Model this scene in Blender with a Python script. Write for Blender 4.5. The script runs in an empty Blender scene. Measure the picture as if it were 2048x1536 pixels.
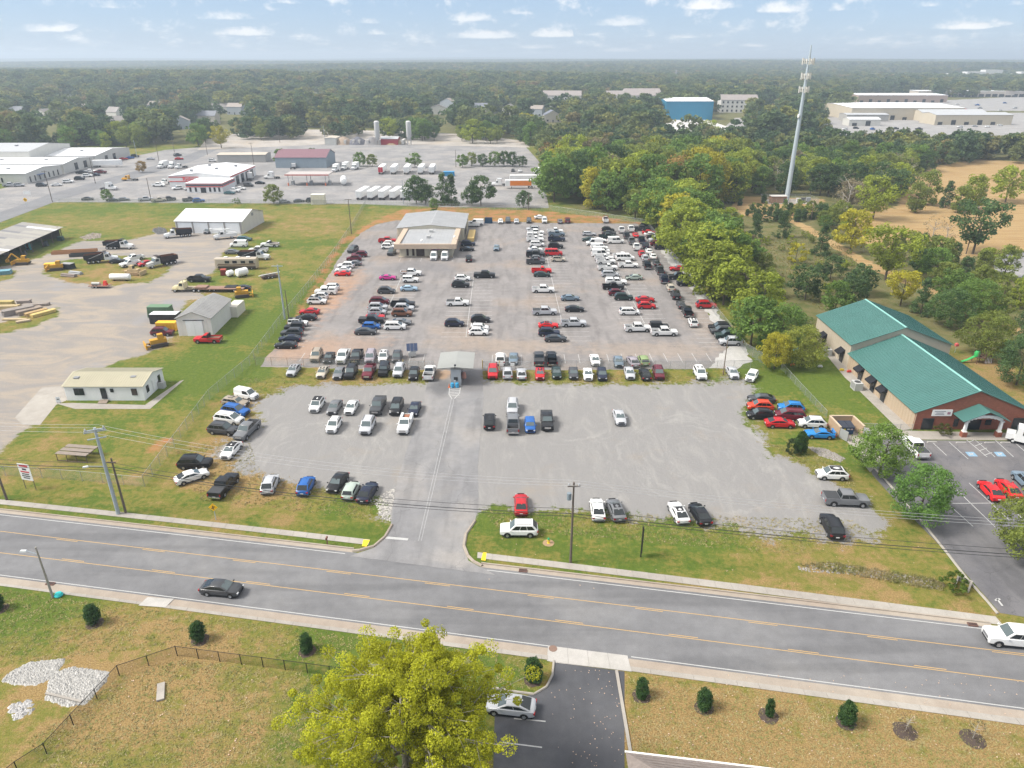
import bpy, bmesh, math, random
import numpy as np
from mathutils import Vector, Matrix
R = math.radians
random.seed(7); rng = np.random.default_rng(7)
SC = bpy.context.scene
COL = SC.collection
# ------------------------------------------------------------------ camera
CAM_H, PITCH, FPX = 57.0, 24.8, 1420.0
cam = bpy.data.cameras.new('camera'); camo = bpy.data.objects.new('camera', cam); COL.objects.link(camo)
cam.sensor_width = 36.0; cam.lens = FPX / 2048 * 36.0; cam.clip_start = 0.5; cam.clip_end = 40000
camo.location = (0, 0, CAM_H); camo.rotation_euler = (R(90 - PITCH), 0, 0)
SC.camera = camo
SC.view_settings.view_transform = 'Standard'; SC.view_settings.look = 'None'
SC.view_settings.exposure = 1.15; SC.view_settings.gamma = 1.0
SC.cycles.use_denoising = True
SC.cycles.max_bounces = 5; SC.cycles.diffuse_bounces = 2; SC.cycles.glossy_bounces = 2
SC.cycles.transmission_bounces = 2; SC.cycles.transparent_max_bounces = 10; SC.cycles.volume_bounces = 0
SC.cycles.caustics_reflective = False; SC.cycles.caustics_refractive = False
SC.cycles.use_adaptive_sampling = True; SC.cycles.adaptive_threshold = 0.02
# ------------------------------------------------------------------ light
SUN_EL, SUN_AZ = 48.0, 262.0            # azimuth: compass degrees clockwise from +Y
sun = bpy.data.lights.new('sun', 'SUN'); suno = bpy.data.objects.new('sun', sun); COL.objects.link(suno)
sun.energy = 2.6; sun.angle = R(20); sun.color = (1.0, 0.95, 0.87)
suno.rotation_euler = (R(90 - SUN_EL), 0, R(180 - SUN_AZ)); suno.location = (-200, 50, 300)
world = bpy.data.worlds.new('World'); SC.world = world; world.use_nodes = True

def nd(nt, typ, **kw):
    n = nt.nodes.new(typ)
    for k, v in kw.items():
        if k in n.inputs: n.inputs[k].default_value = v
        else: setattr(n, k, v)
    return n
def mth(nt, op, a, b=None, c=None, clamp=False):
    n = nt.nodes.new('ShaderNodeMath'); n.operation = op; n.use_clamp = clamp
    for i, v in enumerate((a, b, c)):
        if v is None: continue
        if hasattr(v, 'links'): nt.links.new(v, n.inputs[i])
        else: n.inputs[i].default_value = v
    return n.outputs[0]
def mixc(nt, f, a, b, blend='MIX'):
    n = nt.nodes.new('ShaderNodeMix'); n.data_type = 'RGBA'; n.blend_type = blend
    for s, v in ((n.inputs[0], f), (n.inputs[6], a), (n.inputs[7], b)):
        if hasattr(v, 'links'): nt.links.new(v, s)
        elif isinstance(v, (int, float)): s.default_value = v
        else: s.default_value = (*v[:3], 1)
    return n.outputs[2]
def sstep(nt, x, lo, hi):
    n = nt.nodes.new('ShaderNodeMapRange'); n.interpolation_type = 'SMOOTHSTEP'
    nt.links.new(x, n.inputs[0]); n.inputs[1].default_value = lo; n.inputs[2].default_value = hi
    return n.outputs[0]

def build_sky():
    nt = world.node_tree; nt.nodes.clear()
    out = nt.nodes.new('ShaderNodeOutputWorld'); bg = nt.nodes.new('ShaderNodeBackground')
    sky = nt.nodes.new('ShaderNodeTexSky'); sky.sky_type = 'NISHITA'; sky.sun_disc = False
    sky.sun_elevation = R(SUN_EL); sky.sun_rotation = R(SUN_AZ); sky.altitude = 200
    sky.air_density = 0.9; sky.dust_density = 0.2; sky.ozone_density = 3.0
    tc = nt.nodes.new('ShaderNodeTexCoord'); sp = nt.nodes.new('ShaderNodeSeparateXYZ')
    nt.links.new(tc.outputs['Generated'], sp.inputs[0])
    x, y, z = sp.outputs
    hyp = mth(nt, 'SQRT', mth(nt, 'ADD', mth(nt, 'MULTIPLY', x, x), mth(nt, 'MULTIPLY', y, y)))
    az = mth(nt, 'MULTIPLY', mth(nt, 'ARCTAN2', x, y), 180 / math.pi)
    el = mth(nt, 'MULTIPLY', mth(nt, 'ARCTAN2', z, hyp), 180 / math.pi)
    # fair-weather cumulus: one puff per cell of azimuth and log-elevation, ragged by noise, flat below
    elc = mth(nt, 'MAXIMUM', el, -0.5)
    lg = mth(nt, 'MULTIPLY', mth(nt, 'LOGARITHM', mth(nt, 'ADD', elc, 1.3), math.e), 2.5)
    cv = nt.nodes.new('ShaderNodeCombineXYZ'); nt.links.new(mth(nt, 'MULTIPLY_ADD', az, 0.185, 3.3), cv.inputs[0]); nt.links.new(lg, cv.inputs[1])
    nz = nd(nt, 'ShaderNodeTexNoise', Scale=2.6, Detail=6.0, Roughness=0.62); cn = nt.nodes.new('ShaderNodeCombineXYZ'); nt.links.new(mth(nt, 'MULTIPLY', az, 0.45), cn.inputs[0]); nt.links.new(lg, cn.inputs[1]); nt.links.new(cn.outputs[0], nz.inputs['Vector'])
    vo = nd(nt, 'ShaderNodeTexVoronoi', voronoi_dimensions='2D', Scale=1.0, Randomness=0.95); nt.links.new(cv.outputs[0], vo.inputs['Vector'])
    dv = nt.nodes.new('ShaderNodeVectorMath'); dv.operation = 'SUBTRACT'; nt.links.new(cv.outputs[0], dv.inputs[0]); nt.links.new(vo.outputs['Position'], dv.inputs[1])
    ds = nt.nodes.new('ShaderNodeSeparateXYZ'); nt.links.new(dv.outputs[0], ds.inputs[0])
    u, v = ds.outputs[0], ds.outputs[1]
    vv = mth(nt, 'ADD', mth(nt, 'MULTIPLY', mth(nt, 'MINIMUM', v, 0.0), 4.5), mth(nt, 'MULTIPLY', mth(nt, 'MAXIMUM', v, 0.0), 1.25))
    dist = mth(nt, 'SQRT', mth(nt, 'ADD', mth(nt, 'MULTIPLY', mth(nt, 'MULTIPLY', u, u), 1.7), mth(nt, 'MULTIPLY', vv, vv)))
    cs = nt.nodes.new('ShaderNodeSeparateXYZ'); nt.links.new(vo.outputs['Color'], cs.inputs[0])
    rad = mth(nt, 'MULTIPLY_ADD', cs.outputs[0], 0.74, -0.10)
    acc = mth(nt, 'ADD', mth(nt, 'SUBTRACT', rad, dist), mth(nt, 'MULTIPLY', mth(nt, 'SUBTRACT', nz.outputs[0], .5), 1.0))
    dens = mth(nt, 'MULTIPLY', sstep(nt, acc, -0.06, 0.42), mth(nt, 'MULTIPLY_ADD', cs.outputs[1], .4, .65))
    n2 = nd(nt, 'ShaderNodeTexNoise', Scale=.8, Detail=5.0, Roughness=0.6); nt.links.new(cn.outputs[0], n2.inputs['Vector'])
    dens = mth(nt, 'MAXIMUM', dens, mth(nt, 'MULTIPLY', sstep(nt, mth(nt, 'ADD', n2.outputs[0], mth(nt, 'MULTIPLY', mth(nt, 'SUBTRACT', nz.outputs[0], .5), .6)), .52, .80), .75))
    # thin layer cloud overhead, which softens the light
    veil_ = mth(nt, 'MULTIPLY', sstep(nt, nz.outputs[0], .30, .62), sstep(nt, el, 12.0, 40.0))
    dens = mth(nt, 'MULTIPLY', mth(nt, 'MAXIMUM', dens, mth(nt, 'MULTIPLY', veil_, .75)), 0.92)
    col = nt.nodes.new('ShaderNodeVectorMath'); col.operation = 'SCALE'; col.inputs[3].default_value = 1.0
    nt.links.new(sky.outputs[0], col.inputs[0])
    soft = mixc(nt, 0.62, col.outputs[0], (3.7, 5.1, 7.5))             # high thin veil
    c = mixc(nt, dens, soft, (9.6, 9.5, 9.4))
    c = mixc(nt, mth(nt, 'MULTIPLY', sstep(nt, el, 10.0, 45.0), .8), c, (11.0, 10.7, 10.4))       # bright thin cloud sheet overhead, the source of the soft light
    nt.links.new(c, bg.inputs[0]); bg.inputs[1].default_value = 0.055
    nt.links.new(bg.outputs[0], out.inputs[0])
build_sky()

# ------------------------------------------------------------------ where a pixel of the survey picture meets a level
_p = R(90 - PITCH)
def P(px, py, z=0.0):
    vx, vy, vz = px - 1024.0, 768.0 - py, -FPX
    wx, wy, wz = vx, vy * math.cos(_p) - vz * math.sin(_p), vy * math.sin(_p) + vz * math.cos(_p)
    t = (z - CAM_H) / min(wz, -1.0)
    return Vector((wx * t, wy * t, z))
def PX(v):                                   # world -> picture
    dx, dy, dz = v[0], v[1], v[2] - CAM_H
    cx, cy, cz = dx, dy * math.cos(_p) + dz * math.sin(_p), -dy * math.sin(_p) + dz * math.cos(_p)
    return 1024 + FPX * cx / -cz, 768 - FPX * cy / -cz
def HT(px, py, top):                         # height of something standing at (px,py) whose top shows at row `top`
    g = P(px, py); lo, hi = 0.0, 90.0
    for _ in range(40):
        m = (lo + hi) / 2
        if PX((g.x, g.y, m))[1] > top: lo = m
        else: hi = m
    return lo

# ------------------------------------------------------------------ materials
MATS = {}
def M(name, col=(.5, .5, .5), rough=.7, metal=0.0, var=0.0, scale=3.0, bump=0.0, spec=.3, coat=0.0, emit=None, col2=None, objcol=False, detail=4.0, stretch=None):
    if name in MATS: return MATS[name]
    m = bpy.data.materials.new(name); m.use_nodes = True; nt = m.node_tree; b = nt.nodes['Principled BSDF']
    b.inputs['Roughness'].default_value = rough; b.inputs['Metallic'].default_value = metal
    b.inputs['Specular IOR Level'].default_value = spec
    if coat: b.inputs['Coat Weight'].default_value = coat; b.inputs['Coat Roughness'].default_value = .08
    base = None
    if objcol:
        oi = nt.nodes.new('ShaderNodeObjectInfo'); base = oi.outputs['Color']
    if var or col2 or bump:
        tc = nt.nodes.new('ShaderNodeTexCoord'); vec = tc.outputs['Object']
        if stretch:
            mp = nt.nodes.new('ShaderNodeMapping'); mp.inputs['Scale'].default_value = stretch; nt.links.new(vec, mp.inputs[0]); vec = mp.outputs[0]
        nz = nd(nt, 'ShaderNodeTexNoise', Scale=scale, Detail=detail, Roughness=.6); nt.links.new(vec, nz.inputs['Vector'])
        src = base if base is not None else col
        if col2: c = mixc(nt, sstep(nt, nz.outputs[0], .35, .65), src, col2)
        else:
            f = mth(nt, 'MULTIPLY_ADD', mth(nt, 'SUBTRACT', nz.outputs[0], .5), 2 * var, 1.0)
            vm = nt.nodes.new('ShaderNodeVectorMath'); vm.operation = 'SCALE'
            if base is not None: nt.links.new(base, vm.inputs[0])
            else: vm.inputs[0].default_value = col[:3]
            nt.links.new(f, vm.inputs[3]); c = vm.outputs[0]
        nt.links.new(c, b.inputs['Base Color'])
        if bump:
            bp = nd(nt, 'ShaderNodeBump', Strength=1.0, Distance=bump); nt.links.new(nz.outputs[0], bp.inputs['Height']); nt.links.new(bp.outputs[0], b.inputs['Normal'])
    elif base is not None: nt.links.new(base, b.inputs['Base Color'])
    else: b.inputs['Base Color'].default_value = (*col[:3], 1)
    if emit: b.inputs['Emission Color'].default_value = (*emit[:3], 1); b.inputs['Emission Strength'].default_value = emit[3]
    MATS[name] = m; return m
def veil(name, col, alpha):                  # a fine wire mesh seen from afar: mostly open
    if name in MATS: return MATS[name]
    m = bpy.data.materials.new(name); m.use_nodes = True; nt = m.node_tree; b = nt.nodes['Principled BSDF']
    b.inputs['Base Color'].default_value = (*col, 1); b.inputs['Metallic'].default_value = .3; b.inputs['Roughness'].default_value = .5
    b.inputs['Alpha'].default_value = alpha
    MATS[name] = m; return m

# ------------------------------------------------------------------ mesh helpers
KIDS = {}
class MB:
    def __init__(s): s.v = []; s.f = []; s.m = []; s.sm = []
    def face(s, idx, mat=0, sm=False): s.f.append(tuple(idx)); s.m.append(mat); s.sm.append(sm)
    def poly(s, pts, mat=0, sm=False):
        b = len(s.v); s.v += [tuple(p) for p in pts]; s.face(range(b, b + len(pts)), mat, sm); return s
    def box(s, c, d, mat=0, rz=0.0, taper=1.0):
        cx, cy, cz = c; hx, hy, hz = d[0] / 2, d[1] / 2, d[2] / 2; b = len(s.v); co, si = math.cos(rz), math.sin(rz)
        for k, (x, y, z) in enumerate([(-1,-1,-1),(1,-1,-1),(1,1,-1),(-1,1,-1),(-1,-1,1),(1,-1,1),(1,1,1),(-1,1,1)]):
            t = taper if z > 0 else 1.0; x, y = x * hx * t, y * hy * t
            s.v.append((cx + x * co - y * si, cy + x * si + y * co, cz + z * hz))
        for q in ((0,3,2,1),(4,5,6,7),(0,1,5,4),(1,2,6,5),(2,3,7,6),(3,0,4,7)): s.face([b + i for i in q], mat)
        return s
    def prism(s, pts, z0, z1, mat=0, top=None):
        n = len(pts); a = sum(pts[i][0] * pts[(i + 1) % n][1] - pts[(i + 1) % n][0] * pts[i][1] for i in range(n))
        if a < 0: pts = list(reversed(pts))
        b = len(s.v); s.v += [(p[0], p[1], z0) for p in pts] + [(p[0], p[1], z1) for p in pts]
        s.face([b + n - 1 - i for i in range(n)], mat); s.face([b + n + i for i in range(n)], mat if top is None else top)
        for i in range(n): j = (i + 1) % n; s.face((b + i, b + j, b + n + j, b + n + i), mat)
        return s
    def tube(s, p0, p1, r0, r1=None, n=8, mat=0, caps=True, sm=True):
        r1 = r0 if r1 is None else r1; p0, p1 = Vector(p0), Vector(p1); d = (p1 - p0).normalized()
        u = d.cross(Vector((0, 0, 1)) if abs(d.z) < .95 else Vector((1, 0, 0))).normalized(); w = d.cross(u); b = len(s.v)
        for p, r in ((p0, r0), (p1, r1)):
            for i in range(n): a = 2 * math.pi * i / n; s.v.append(tuple(p + u * (r * math.cos(a)) + w * (r * math.sin(a))))
        for i in range(n): j = (i + 1) % n; s.face((b + i, b + n + i, b + n + j, b + j), mat, sm)
        if caps: s.face([b + i for i in range(n)], mat); s.face([b + 2 * n - 1 - i for i in range(n)], mat)
        return s
    def path(s, pts, r, n=5, mat=0):
        for a, b in zip(pts, pts[1:]): s.tube(a, b, r, r, n, mat)
        return s
    def loft(s, secs, mat=0, caps=True, sm=True, fm=None):
        n = len(secs[0]); b = len(s.v)
        for q in secs: s.v += [tuple(p) for p in q]
        for k in range(len(secs) - 1):
            for i in range(n): j = (i + 1) % n; s.face((b + k * n + i, b + k * n + j, b + (k + 1) * n + j, b + (k + 1) * n + i), mat if fm is None else fm(k, i), sm)
        if caps: s.face([b + n - 1 - i for i in range(n)], mat); s.face([b + (len(secs) - 1) * n + i for i in range(n)], mat)
        return s
    def lathe(s, prof, c=(0, 0, 0), n=16, mat=0, axis='z', sm=True):
        b = len(s.v); cx, cy, cz = c
        for r, h in prof:
            for i in range(n):
                a = 2 * math.pi * i / n; x, y = r * math.cos(a), r * math.sin(a)
                s.v.append((cx + x, cy + y, cz + h) if axis == 'z' else ((cx + h, cy + x, cz + y) if axis == 'x' else (cx + x, cy + h, cz + y)))
        for k in range(len(prof) - 1):
            for i in range(n):
                j = (i + 1) % n; q = (b + k * n + i, b + k * n + j, b + (k + 1) * n + j, b + (k + 1) * n + i)
                s.face(q if axis != 'y' else q[::-1], mat, sm)
        return s
    def mesh(s, name, mats):
        me = bpy.data.meshes.new(name); me.from_pydata(s.v, [], s.f)
        for m in (mats if isinstance(mats, (list, tuple)) else [mats]): me.materials.append(m)
        me.polygons.foreach_set('material_index', s.m); me.polygons.foreach_set('use_smooth', s.sm); me.update()
        if any(s.sm): me.set_sharp_from_angle(angle=R(38))
        return me
    def build(s, name, mats, parent=None, loc=None, rz=0.0):
        return obj(name, s.mesh(name, mats), parent, loc, rz)
def obj(name, me, parent=None, loc=None, rz=0.0):
    o = bpy.data.objects.new(name, me); COL.objects.link(o)
    if parent is not None: o.parent = parent; KIDS.setdefault(parent.name, []).append(o)
    if loc is not None: o.location = loc
    if rz: o.rotation_euler = (0, 0, rz)
    return o
def tag(o, label, cat, group=None):
    o['label'] = label; o['category'] = cat
    if group: o['group'] = group
    return o
def struct(o): o['kind'] = 'structure'; return o
def stuff(o, label=None, cat=None):
    o['kind'] = 'stuff'
    if label: o['label'] = label; o['category'] = cat
    return o
def thing(name, label, cat, loc=(0, 0, 0), rz=0.0, group=None):
    o = bpy.data.objects.new(name, None); COL.objects.link(o); o.empty_display_size = .5
    o.location = loc; o.rotation_euler = (0, 0, rz)
    return tag(o, label, cat, group)
def clone(src, loc, rz=0.0, sc=1.0, label=None, group=None, color=None):     # a thing with its parts and sub-parts
    def cp(o, par):
        c = o.copy(); COL.objects.link(c); c.parent = par
        if color is not None: c.color = (*color, 1)
        for ch in KIDS.get(o.name, ()): cp(ch, c)
        return c
    r = cp(src, None); r.location = loc; r.rotation_euler = (0, 0, rz); r.scale = (sc,) * 3 if not isinstance(sc, tuple) else sc
    if label: r['label'] = label
    if group: r['group'] = group
    return r
def remove_tree(o):
    for c in KIDS.get(o.name, ()): remove_tree(c)
    bpy.data.objects.remove(o)
# ================================================================== THE GROUND
def W(pts, z=0.0): return [P(x, y, z) for x, y in pts]
def sdist(pts2, X, Y):                       # signed distance to a polygon, + inside
    n = len(pts2); d = np.full(X.shape, 1e9); ins = np.zeros(X.shape, bool)
    for i in range(n):
        x0, y0 = pts2[i][0], pts2[i][1]; x1, y1 = pts2[(i + 1) % n][0], pts2[(i + 1) % n][1]
        ex, ey = x1 - x0, y1 - y0; t = np.clip(((X - x0) * ex + (Y - y0) * ey) / (ex * ex + ey * ey + 1e-9), 0, 1)
        d = np.minimum(d, (X - x0 - t * ex) ** 2 + (Y - y0 - t * ey) ** 2)
        c = ((y0 > Y) != (y1 > Y)); xi = x0 + (Y - y0) * ex / (ey if abs(ey) > 1e-9 else 1e-9); ins ^= c & (X < xi)
    return np.sqrt(d) * np.where(ins, 1, -1)
def ldist(pts2, X, Y):                       # distance to an open line
    d = np.full(X.shape, 1e9)
    for (a, b) in zip(pts2, pts2[1:]):
        ex, ey = b[0] - a[0], b[1] - a[1]; t = np.clip(((X - a[0]) * ex + (Y - a[1]) * ey) / (ex * ex + ey * ey + 1e-9), 0, 1)
        d = np.minimum(d, (X - a[0] - t * ex) ** 2 + (Y - a[1] - t * ey) ** 2)
    return np.sqrt(d)
POLY_LOT = [(522,733),(532,716),(566,682),(612,620),(650,563),(680,515),(700,487),(722,466),(752,449),(790,441),(935,441),(1100,446),(1272,447),(1300,458),(1330,498),(1378,565),(1425,640),(1458,688),(1440,715),(1420,737),(1180,740),(960,741),(780,739),(640,736)]
POLY_DRIVE = [(870,736),(965,736),(967,790),(962,860),(955,940),(957,1012),(951,1040),(932,1068),(926,1098),(938,1121),(990,1150),(700,1112),(747,1096),(769,1074),(781,1052),(795,960),(820,880),(845,800),(858,760)]
POLY_TRUCKLOT = [(-260,395),(0,378),(240,318),(330,300),(430,292),(560,287),(690,283),(1050,292),(1080,325),(1098,416),(880,414),(720,408),(420,406),(140,404),(105,405),(0,440),(-260,540)]
GRAVEL = [(500,818),(545,785),(600,768),(700,771),(850,764),(960,760),(1100,768),(1250,770),(1400,767),(1455,755),(1500,770),(1530,776),(1512,795),(1490,815),(1494,850),(1526,868),(1532,890),(1555,915),(1600,930),(1650,965),(1735,1002),(1765,1045),(1742,1078),(1600,1078),(1480,1062),(1400,1045),(1250,1030),(1150,1020),(1050,1022),(985,1012),(955,1037),(780,1040),(752,1000),(700,990),(600,965),(520,955),(470,940),(435,905),(452,880),(498,860),(512,840)]
YARD = [(-140,545),(0,535),(60,522),(110,505),(160,482),(260,480),(300,470),(345,463),(440,468),(485,468),(482,488),(442,505),(430,545),(352,562),(416,592),(372,602),(352,640),(335,690),(300,706),(250,720),(200,736),(120,792),(62,850),(0,902),(-140,1000)]
GRASS_ISLES = [[(85,545),(110,523),(230,510),(345,520),(335,545),(300,565),(210,572),(130,565)],[(-60,655),(20,640),(110,615),(118,630),(60,655),(0,668),(-60,690)],[(-60,545),(42,540),(20,560),(-60,572)]]
CLAY = [(690,476),(722,455),(755,440),(795,420),(900,414),(1050,420),(1200,432),(1290,447),(1270,452),(1100,447),(935,444),(790,443),(748,452),(716,470),(700,487)]
FIELD = [(1795,480),(1790,420),(1830,350),(1880,330),(1960,318),(2150,330),(2350,480),(2048,500),(1960,512),(1905,520),(1840,497)]
FIELD2 = [(1700,440),(1760,400),(1800,430),(1790,500),(1740,500)]
TOWERPAD = [(1460,415),(1475,392),(1650,398),(1640,432),(1560,440),(1490,432)]
MEADOW = [(1500,470),(1640,450),(1700,500),(1760,560),(1800,600),(1640,620),(1560,560)]
PATH = [(1485,415),(1560,430),(1625,462),(1672,492),(1740,530),(1800,560),(1880,588),(1960,630),(2060,672),(2200,700)]
DRYS = [((210,545),18,.8),((50,640),10,.7),((380,600),8,.6),((310,690),9,.7),((200,1290),12,.55),((100,1360),10,.2),((330,1400),14,.5),((560,1330),12,.6),((430,1480),10,.3),((1650,1440),26,.62),((1900,1480),22,.5),((1350,1480),16,.5),((560,920),10,.7),((420,930),8,.8),((600,970),14,.55),((1650,1040),8,.5),((1460,930),6,.3),((640,762),22,.75),((450,820),7,.35),((250,440),20,.5),((430,440),26,.55),((620,450),26,.55),((560,520),18,.4),((60,900),10,.5),((120,960),8,.4),((1050,765),30,.5),((500,700),8,.4),((300,1010),10,.4),((1850,650),16,.6),((2000,750),10,.6),((1700,560),20,.8),((1580,520),20,.6),((1950,430),40,1.0)]
GREENS = [((590,580),9,.5),((530,665),10,.6),((455,740),12,.7),((560,480),16,.3),((640,1290),10,1.0),((900,1320),9,.9),((500,640),14,.4),((400,760),14,.6),((1650,760),10,1.0),((1560,760),8,.6),((1300,1085),12,.35),((1150,1080),9,.2),((1500,1120),8,.1),((350,1000),14,.5),((700,1050),8,.6),((300,420),22,.5),((60,1170),10,.6)]
def axis_steps(lo, hi, a, b, fine, grow, cap):
    c = list(np.arange(a, b + fine, fine)); s = fine
    while c[-1] < hi: s = min(s * grow, cap); c.append(c[-1] + s)
    s = fine; left = [c[0]]
    while left[-1] > lo: s = min(s * grow, cap); left.append(left[-1] - s)
    return np.array(left[::-1][:-1] + c)
HILLS = [(-760, 1250, 300, 13), (-150, 1450, 280, 10), (-1500, 1700, 400, 14), (1700, 2600, 450, 14), (-300, 2500, 500, 14), (900, 3300, 600, 16), (-2000, 3900, 900, 18), (2600, 4600, 1000, 20), (300, 5600, 1200, 22)]
def rise_at(X, Y):                           # low wooded ridges beyond the town
    far = np.clip((Y - 900) / 4000, 0, 1); z = np.exp(-((Y - 9500) / 2200) ** 2) * 30 * (.5 + .5 * np.sin(X * .0011 + 2) * np.cos(X * .00043 + .6)) + far * 10 * np.sin(X * .0007 + 1.3) * np.sin(Y * .0006) - far * 6
    for hx, hy, r, h in HILLS: z = z + h * np.exp(-(((X - hx) / (r * 1.6)) ** 2 + ((Y - hy) / r) ** 2)) * np.clip((Y - 850) / 300, 0, 1)
    return z
def build_ground():
    xs = axis_steps(-16000, 16000, -130, 130, 1.25, 1.09, 1200); ys = axis_steps(-300, 16000, 18, 330, 1.25, 1.06, 1200)
    X, Y = np.meshgrid(xs, ys); nx, ny = len(xs), len(ys)
    Z = rise_at(X, Y)
    v = np.stack([X, Y, Z], -1).reshape(-1, 3)
    i = np.arange(nx * ny).reshape(ny, nx); f = np.stack([i[:-1, :-1], i[:-1, 1:], i[1:, 1:], i[1:, :-1]], -1).reshape(-1, 4)
    me = bpy.data.meshes.new('ground'); me.vertices.add(len(v)); me.vertices.foreach_set('co', v.ravel())
    me.loops.add(f.size); me.loops.foreach_set('vertex_index', f.ravel()); me.polygons.add(len(f))
    me.polygons.foreach_set('loop_start', np.arange(0, f.size, 4)); me.update(calc_edges=True)
    x, y = v[:, 0], v[:, 1]
    def attr(name, a): q = me.attributes.new(name, 'FLOAT', 'POINT'); q.data.foreach_set('value', np.ascontiguousarray(a, dtype=np.float32))
    gr = sdist(W(GRAVEL), x, y)
    yd = sdist(W(YARD), x, y)
    for g in GRASS_ISLES: yd = np.minimum(yd, -sdist(W(g), x, y))
    cl = np.maximum(sdist(W(CLAY), x, y), np.maximum(.9 - ldist(W([(690,478),(672,500),(640,562),(600,625),(575,668)]), x, y), 1.0 - ldist(W([(300,900),(330,880)]), x, y)))
    fd = np.maximum.reduce([sdist(W(FIELD), x, y), sdist(W(FIELD2), x, y), sdist(W(TOWERPAD), x, y), 2.2 - ldist(W(PATH), x, y)])
    sz = lambda L: sum(w * np.exp(-(((x - P(*c).x) ** 2 + (y - P(*c).y) ** 2) / (r * r))) for c, r, w in L)
    dry = sz(DRYS) - sz(GREENS) + .6 * np.clip(sdist(W(MEADOW), x, y) / 6, 0, 1)
    wood = np.clip(np.maximum(sdist([(62,150),(58,270),(20,290),(30,560),(600,640),(600,130),(110,128)], x, y), (y - 520)) / 10, 0, 1)
    attr('gravel', np.clip(gr, -9, 9)); attr('yard', np.clip(yd, -9, 9)); attr('clay', np.clip(cl, -9, 9)); attr('field', np.clip(fd, -9, 9))
    attr('dry', dry); attr('wood', wood)
    o = struct(obj('ground', me)); me.materials.append(ground_mat()); return o
def ground_mat():
    m = bpy.data.materials.new('grass_and_gravel'); m.use_nodes = True; nt = m.node_tree; b = nt.nodes['Principled BSDF']
    b.inputs['Roughness'].default_value = .95; b.inputs['Specular IOR Level'].default_value = .1
    tc = nt.nodes.new('ShaderNodeTexCoord'); vec = tc.outputs['Object']
    def noise(s, d=4, r=.6, st=None, dis=0.0):
        v = vec
        if st: mp = nt.nodes.new('ShaderNodeMapping'); mp.inputs['Scale'].default_value = st[:3]; mp.inputs['Rotation'].default_value = (0, 0, st[3]); nt.links.new(vec, mp.inputs[0]); v = mp.outputs[0]
        n = nd(nt, 'ShaderNodeTexNoise', Scale=s, Detail=d, Roughness=r, Distortion=dis); nt.links.new(v, n.inputs['Vector']); return n.outputs[0]
    at = lambda n: nd(nt, 'ShaderNodeAttribute', attribute_name=n).outputs['Fac']
    big, mid, fine, vf = noise(.035, 5), noise(.22, 5, .65), noise(1.3, 4, .7), noise(7.0, 3, .7)
    c0 = lambda n, k: mth(nt, 'MULTIPLY', mth(nt, 'SUBTRACT', n, .5), k)
    # grass: green to straw
    mow = noise(.5, 2, .5, (.12, 2.2, 1, R(28)))
    d = mth(nt, 'ADD', mth(nt, 'ADD', at('dry'), c0(big, 2.4)), mth(nt, 'ADD', c0(mid, 3.4), mth(nt, 'ADD', c0(fine, 1.5), c0(mow, .7))))
    green = mixc(nt, sstep(nt, fine, .3, .7), (.070, .112, .018), (.112, .145, .026))
    olive = mixc(nt, sstep(nt, fine, .3, .7), (.138, .142, .030), (.190, .168, .044))
    straw = mixc(nt, sstep(nt, vf, .3, .7), (.215, .138, .055), (.295, .210, .092))
    g = mixc(nt, sstep(nt, d, -.35, .35), green, olive); g = mixc(nt, sstep(nt, d, .3, 1.0), g, straw)
    tuft = mth(nt, 'MULTIPLY_ADD', c0(vf, 1.0), 1.3, 1.0)
    vm = nt.nodes.new('ShaderNodeVectorMath'); vm.operation = 'SCALE'; nt.links.new(g, vm.inputs[0]); nt.links.new(tuft, vm.inputs[3]); g = vm.outputs[0]
    wd = mixc(nt, sstep(nt, mid, .35, .6), (.085, .10, .03), (.15, .135, .06)); g = mixc(nt, at('wood'), g, wd)
    # field of straw and bare earth
    fm = sstep(nt, mth(nt, 'ADD', at('field'), mth(nt, 'ADD', c0(mid, 5.0), c0(fine, 1.5))), -.4, .5)
    fcol = mixc(nt, sstep(nt, mow, .35, .65), (.30, .19, .085), (.38, .27, .135)); fcol = mixc(nt, mth(nt, 'MULTIPLY', sstep(nt, fine, .5, .75), .45), fcol, (.20, .17, .06)); g = mixc(nt, fm, g, fcol)
    # clay
    cm = sstep(nt, mth(nt, 'ADD', at('clay'), mth(nt, 'ADD', c0(mid, 6.0), c0(fine, 2.5))), -.6, .9)
    ccol = mixc(nt, sstep(nt, fine, .35, .65), (.36, .14, .055), (.30, .18, .09)); g = mixc(nt, mth(nt, 'MULTIPLY', cm, mth(nt, 'MULTIPLY_ADD', sstep(nt, mid, .4, .62), .5, .42)), g, ccol)
    # grey crushed stone
    gm = sstep(nt, mth(nt, 'ADD', at('gravel'), mth(nt, 'ADD', c0(mid, 11.0), mth(nt, 'ADD', c0(fine, 8.0), c0(vf, 5.0)))), -.35, .35)
    swirl = noise(.30, 7, .66, (1, .30, 1, R(12)), 1.6)
    gc = mixc(nt, sstep(nt, swirl, .44, .80), (.238, .231, .226), (.300, .290, .275))
    gc = mixc(nt, mth(nt, 'MULTIPLY', sstep(nt, noise(.09, 5), .55, .72), .35), gc, (.30, .245, .185))
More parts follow.
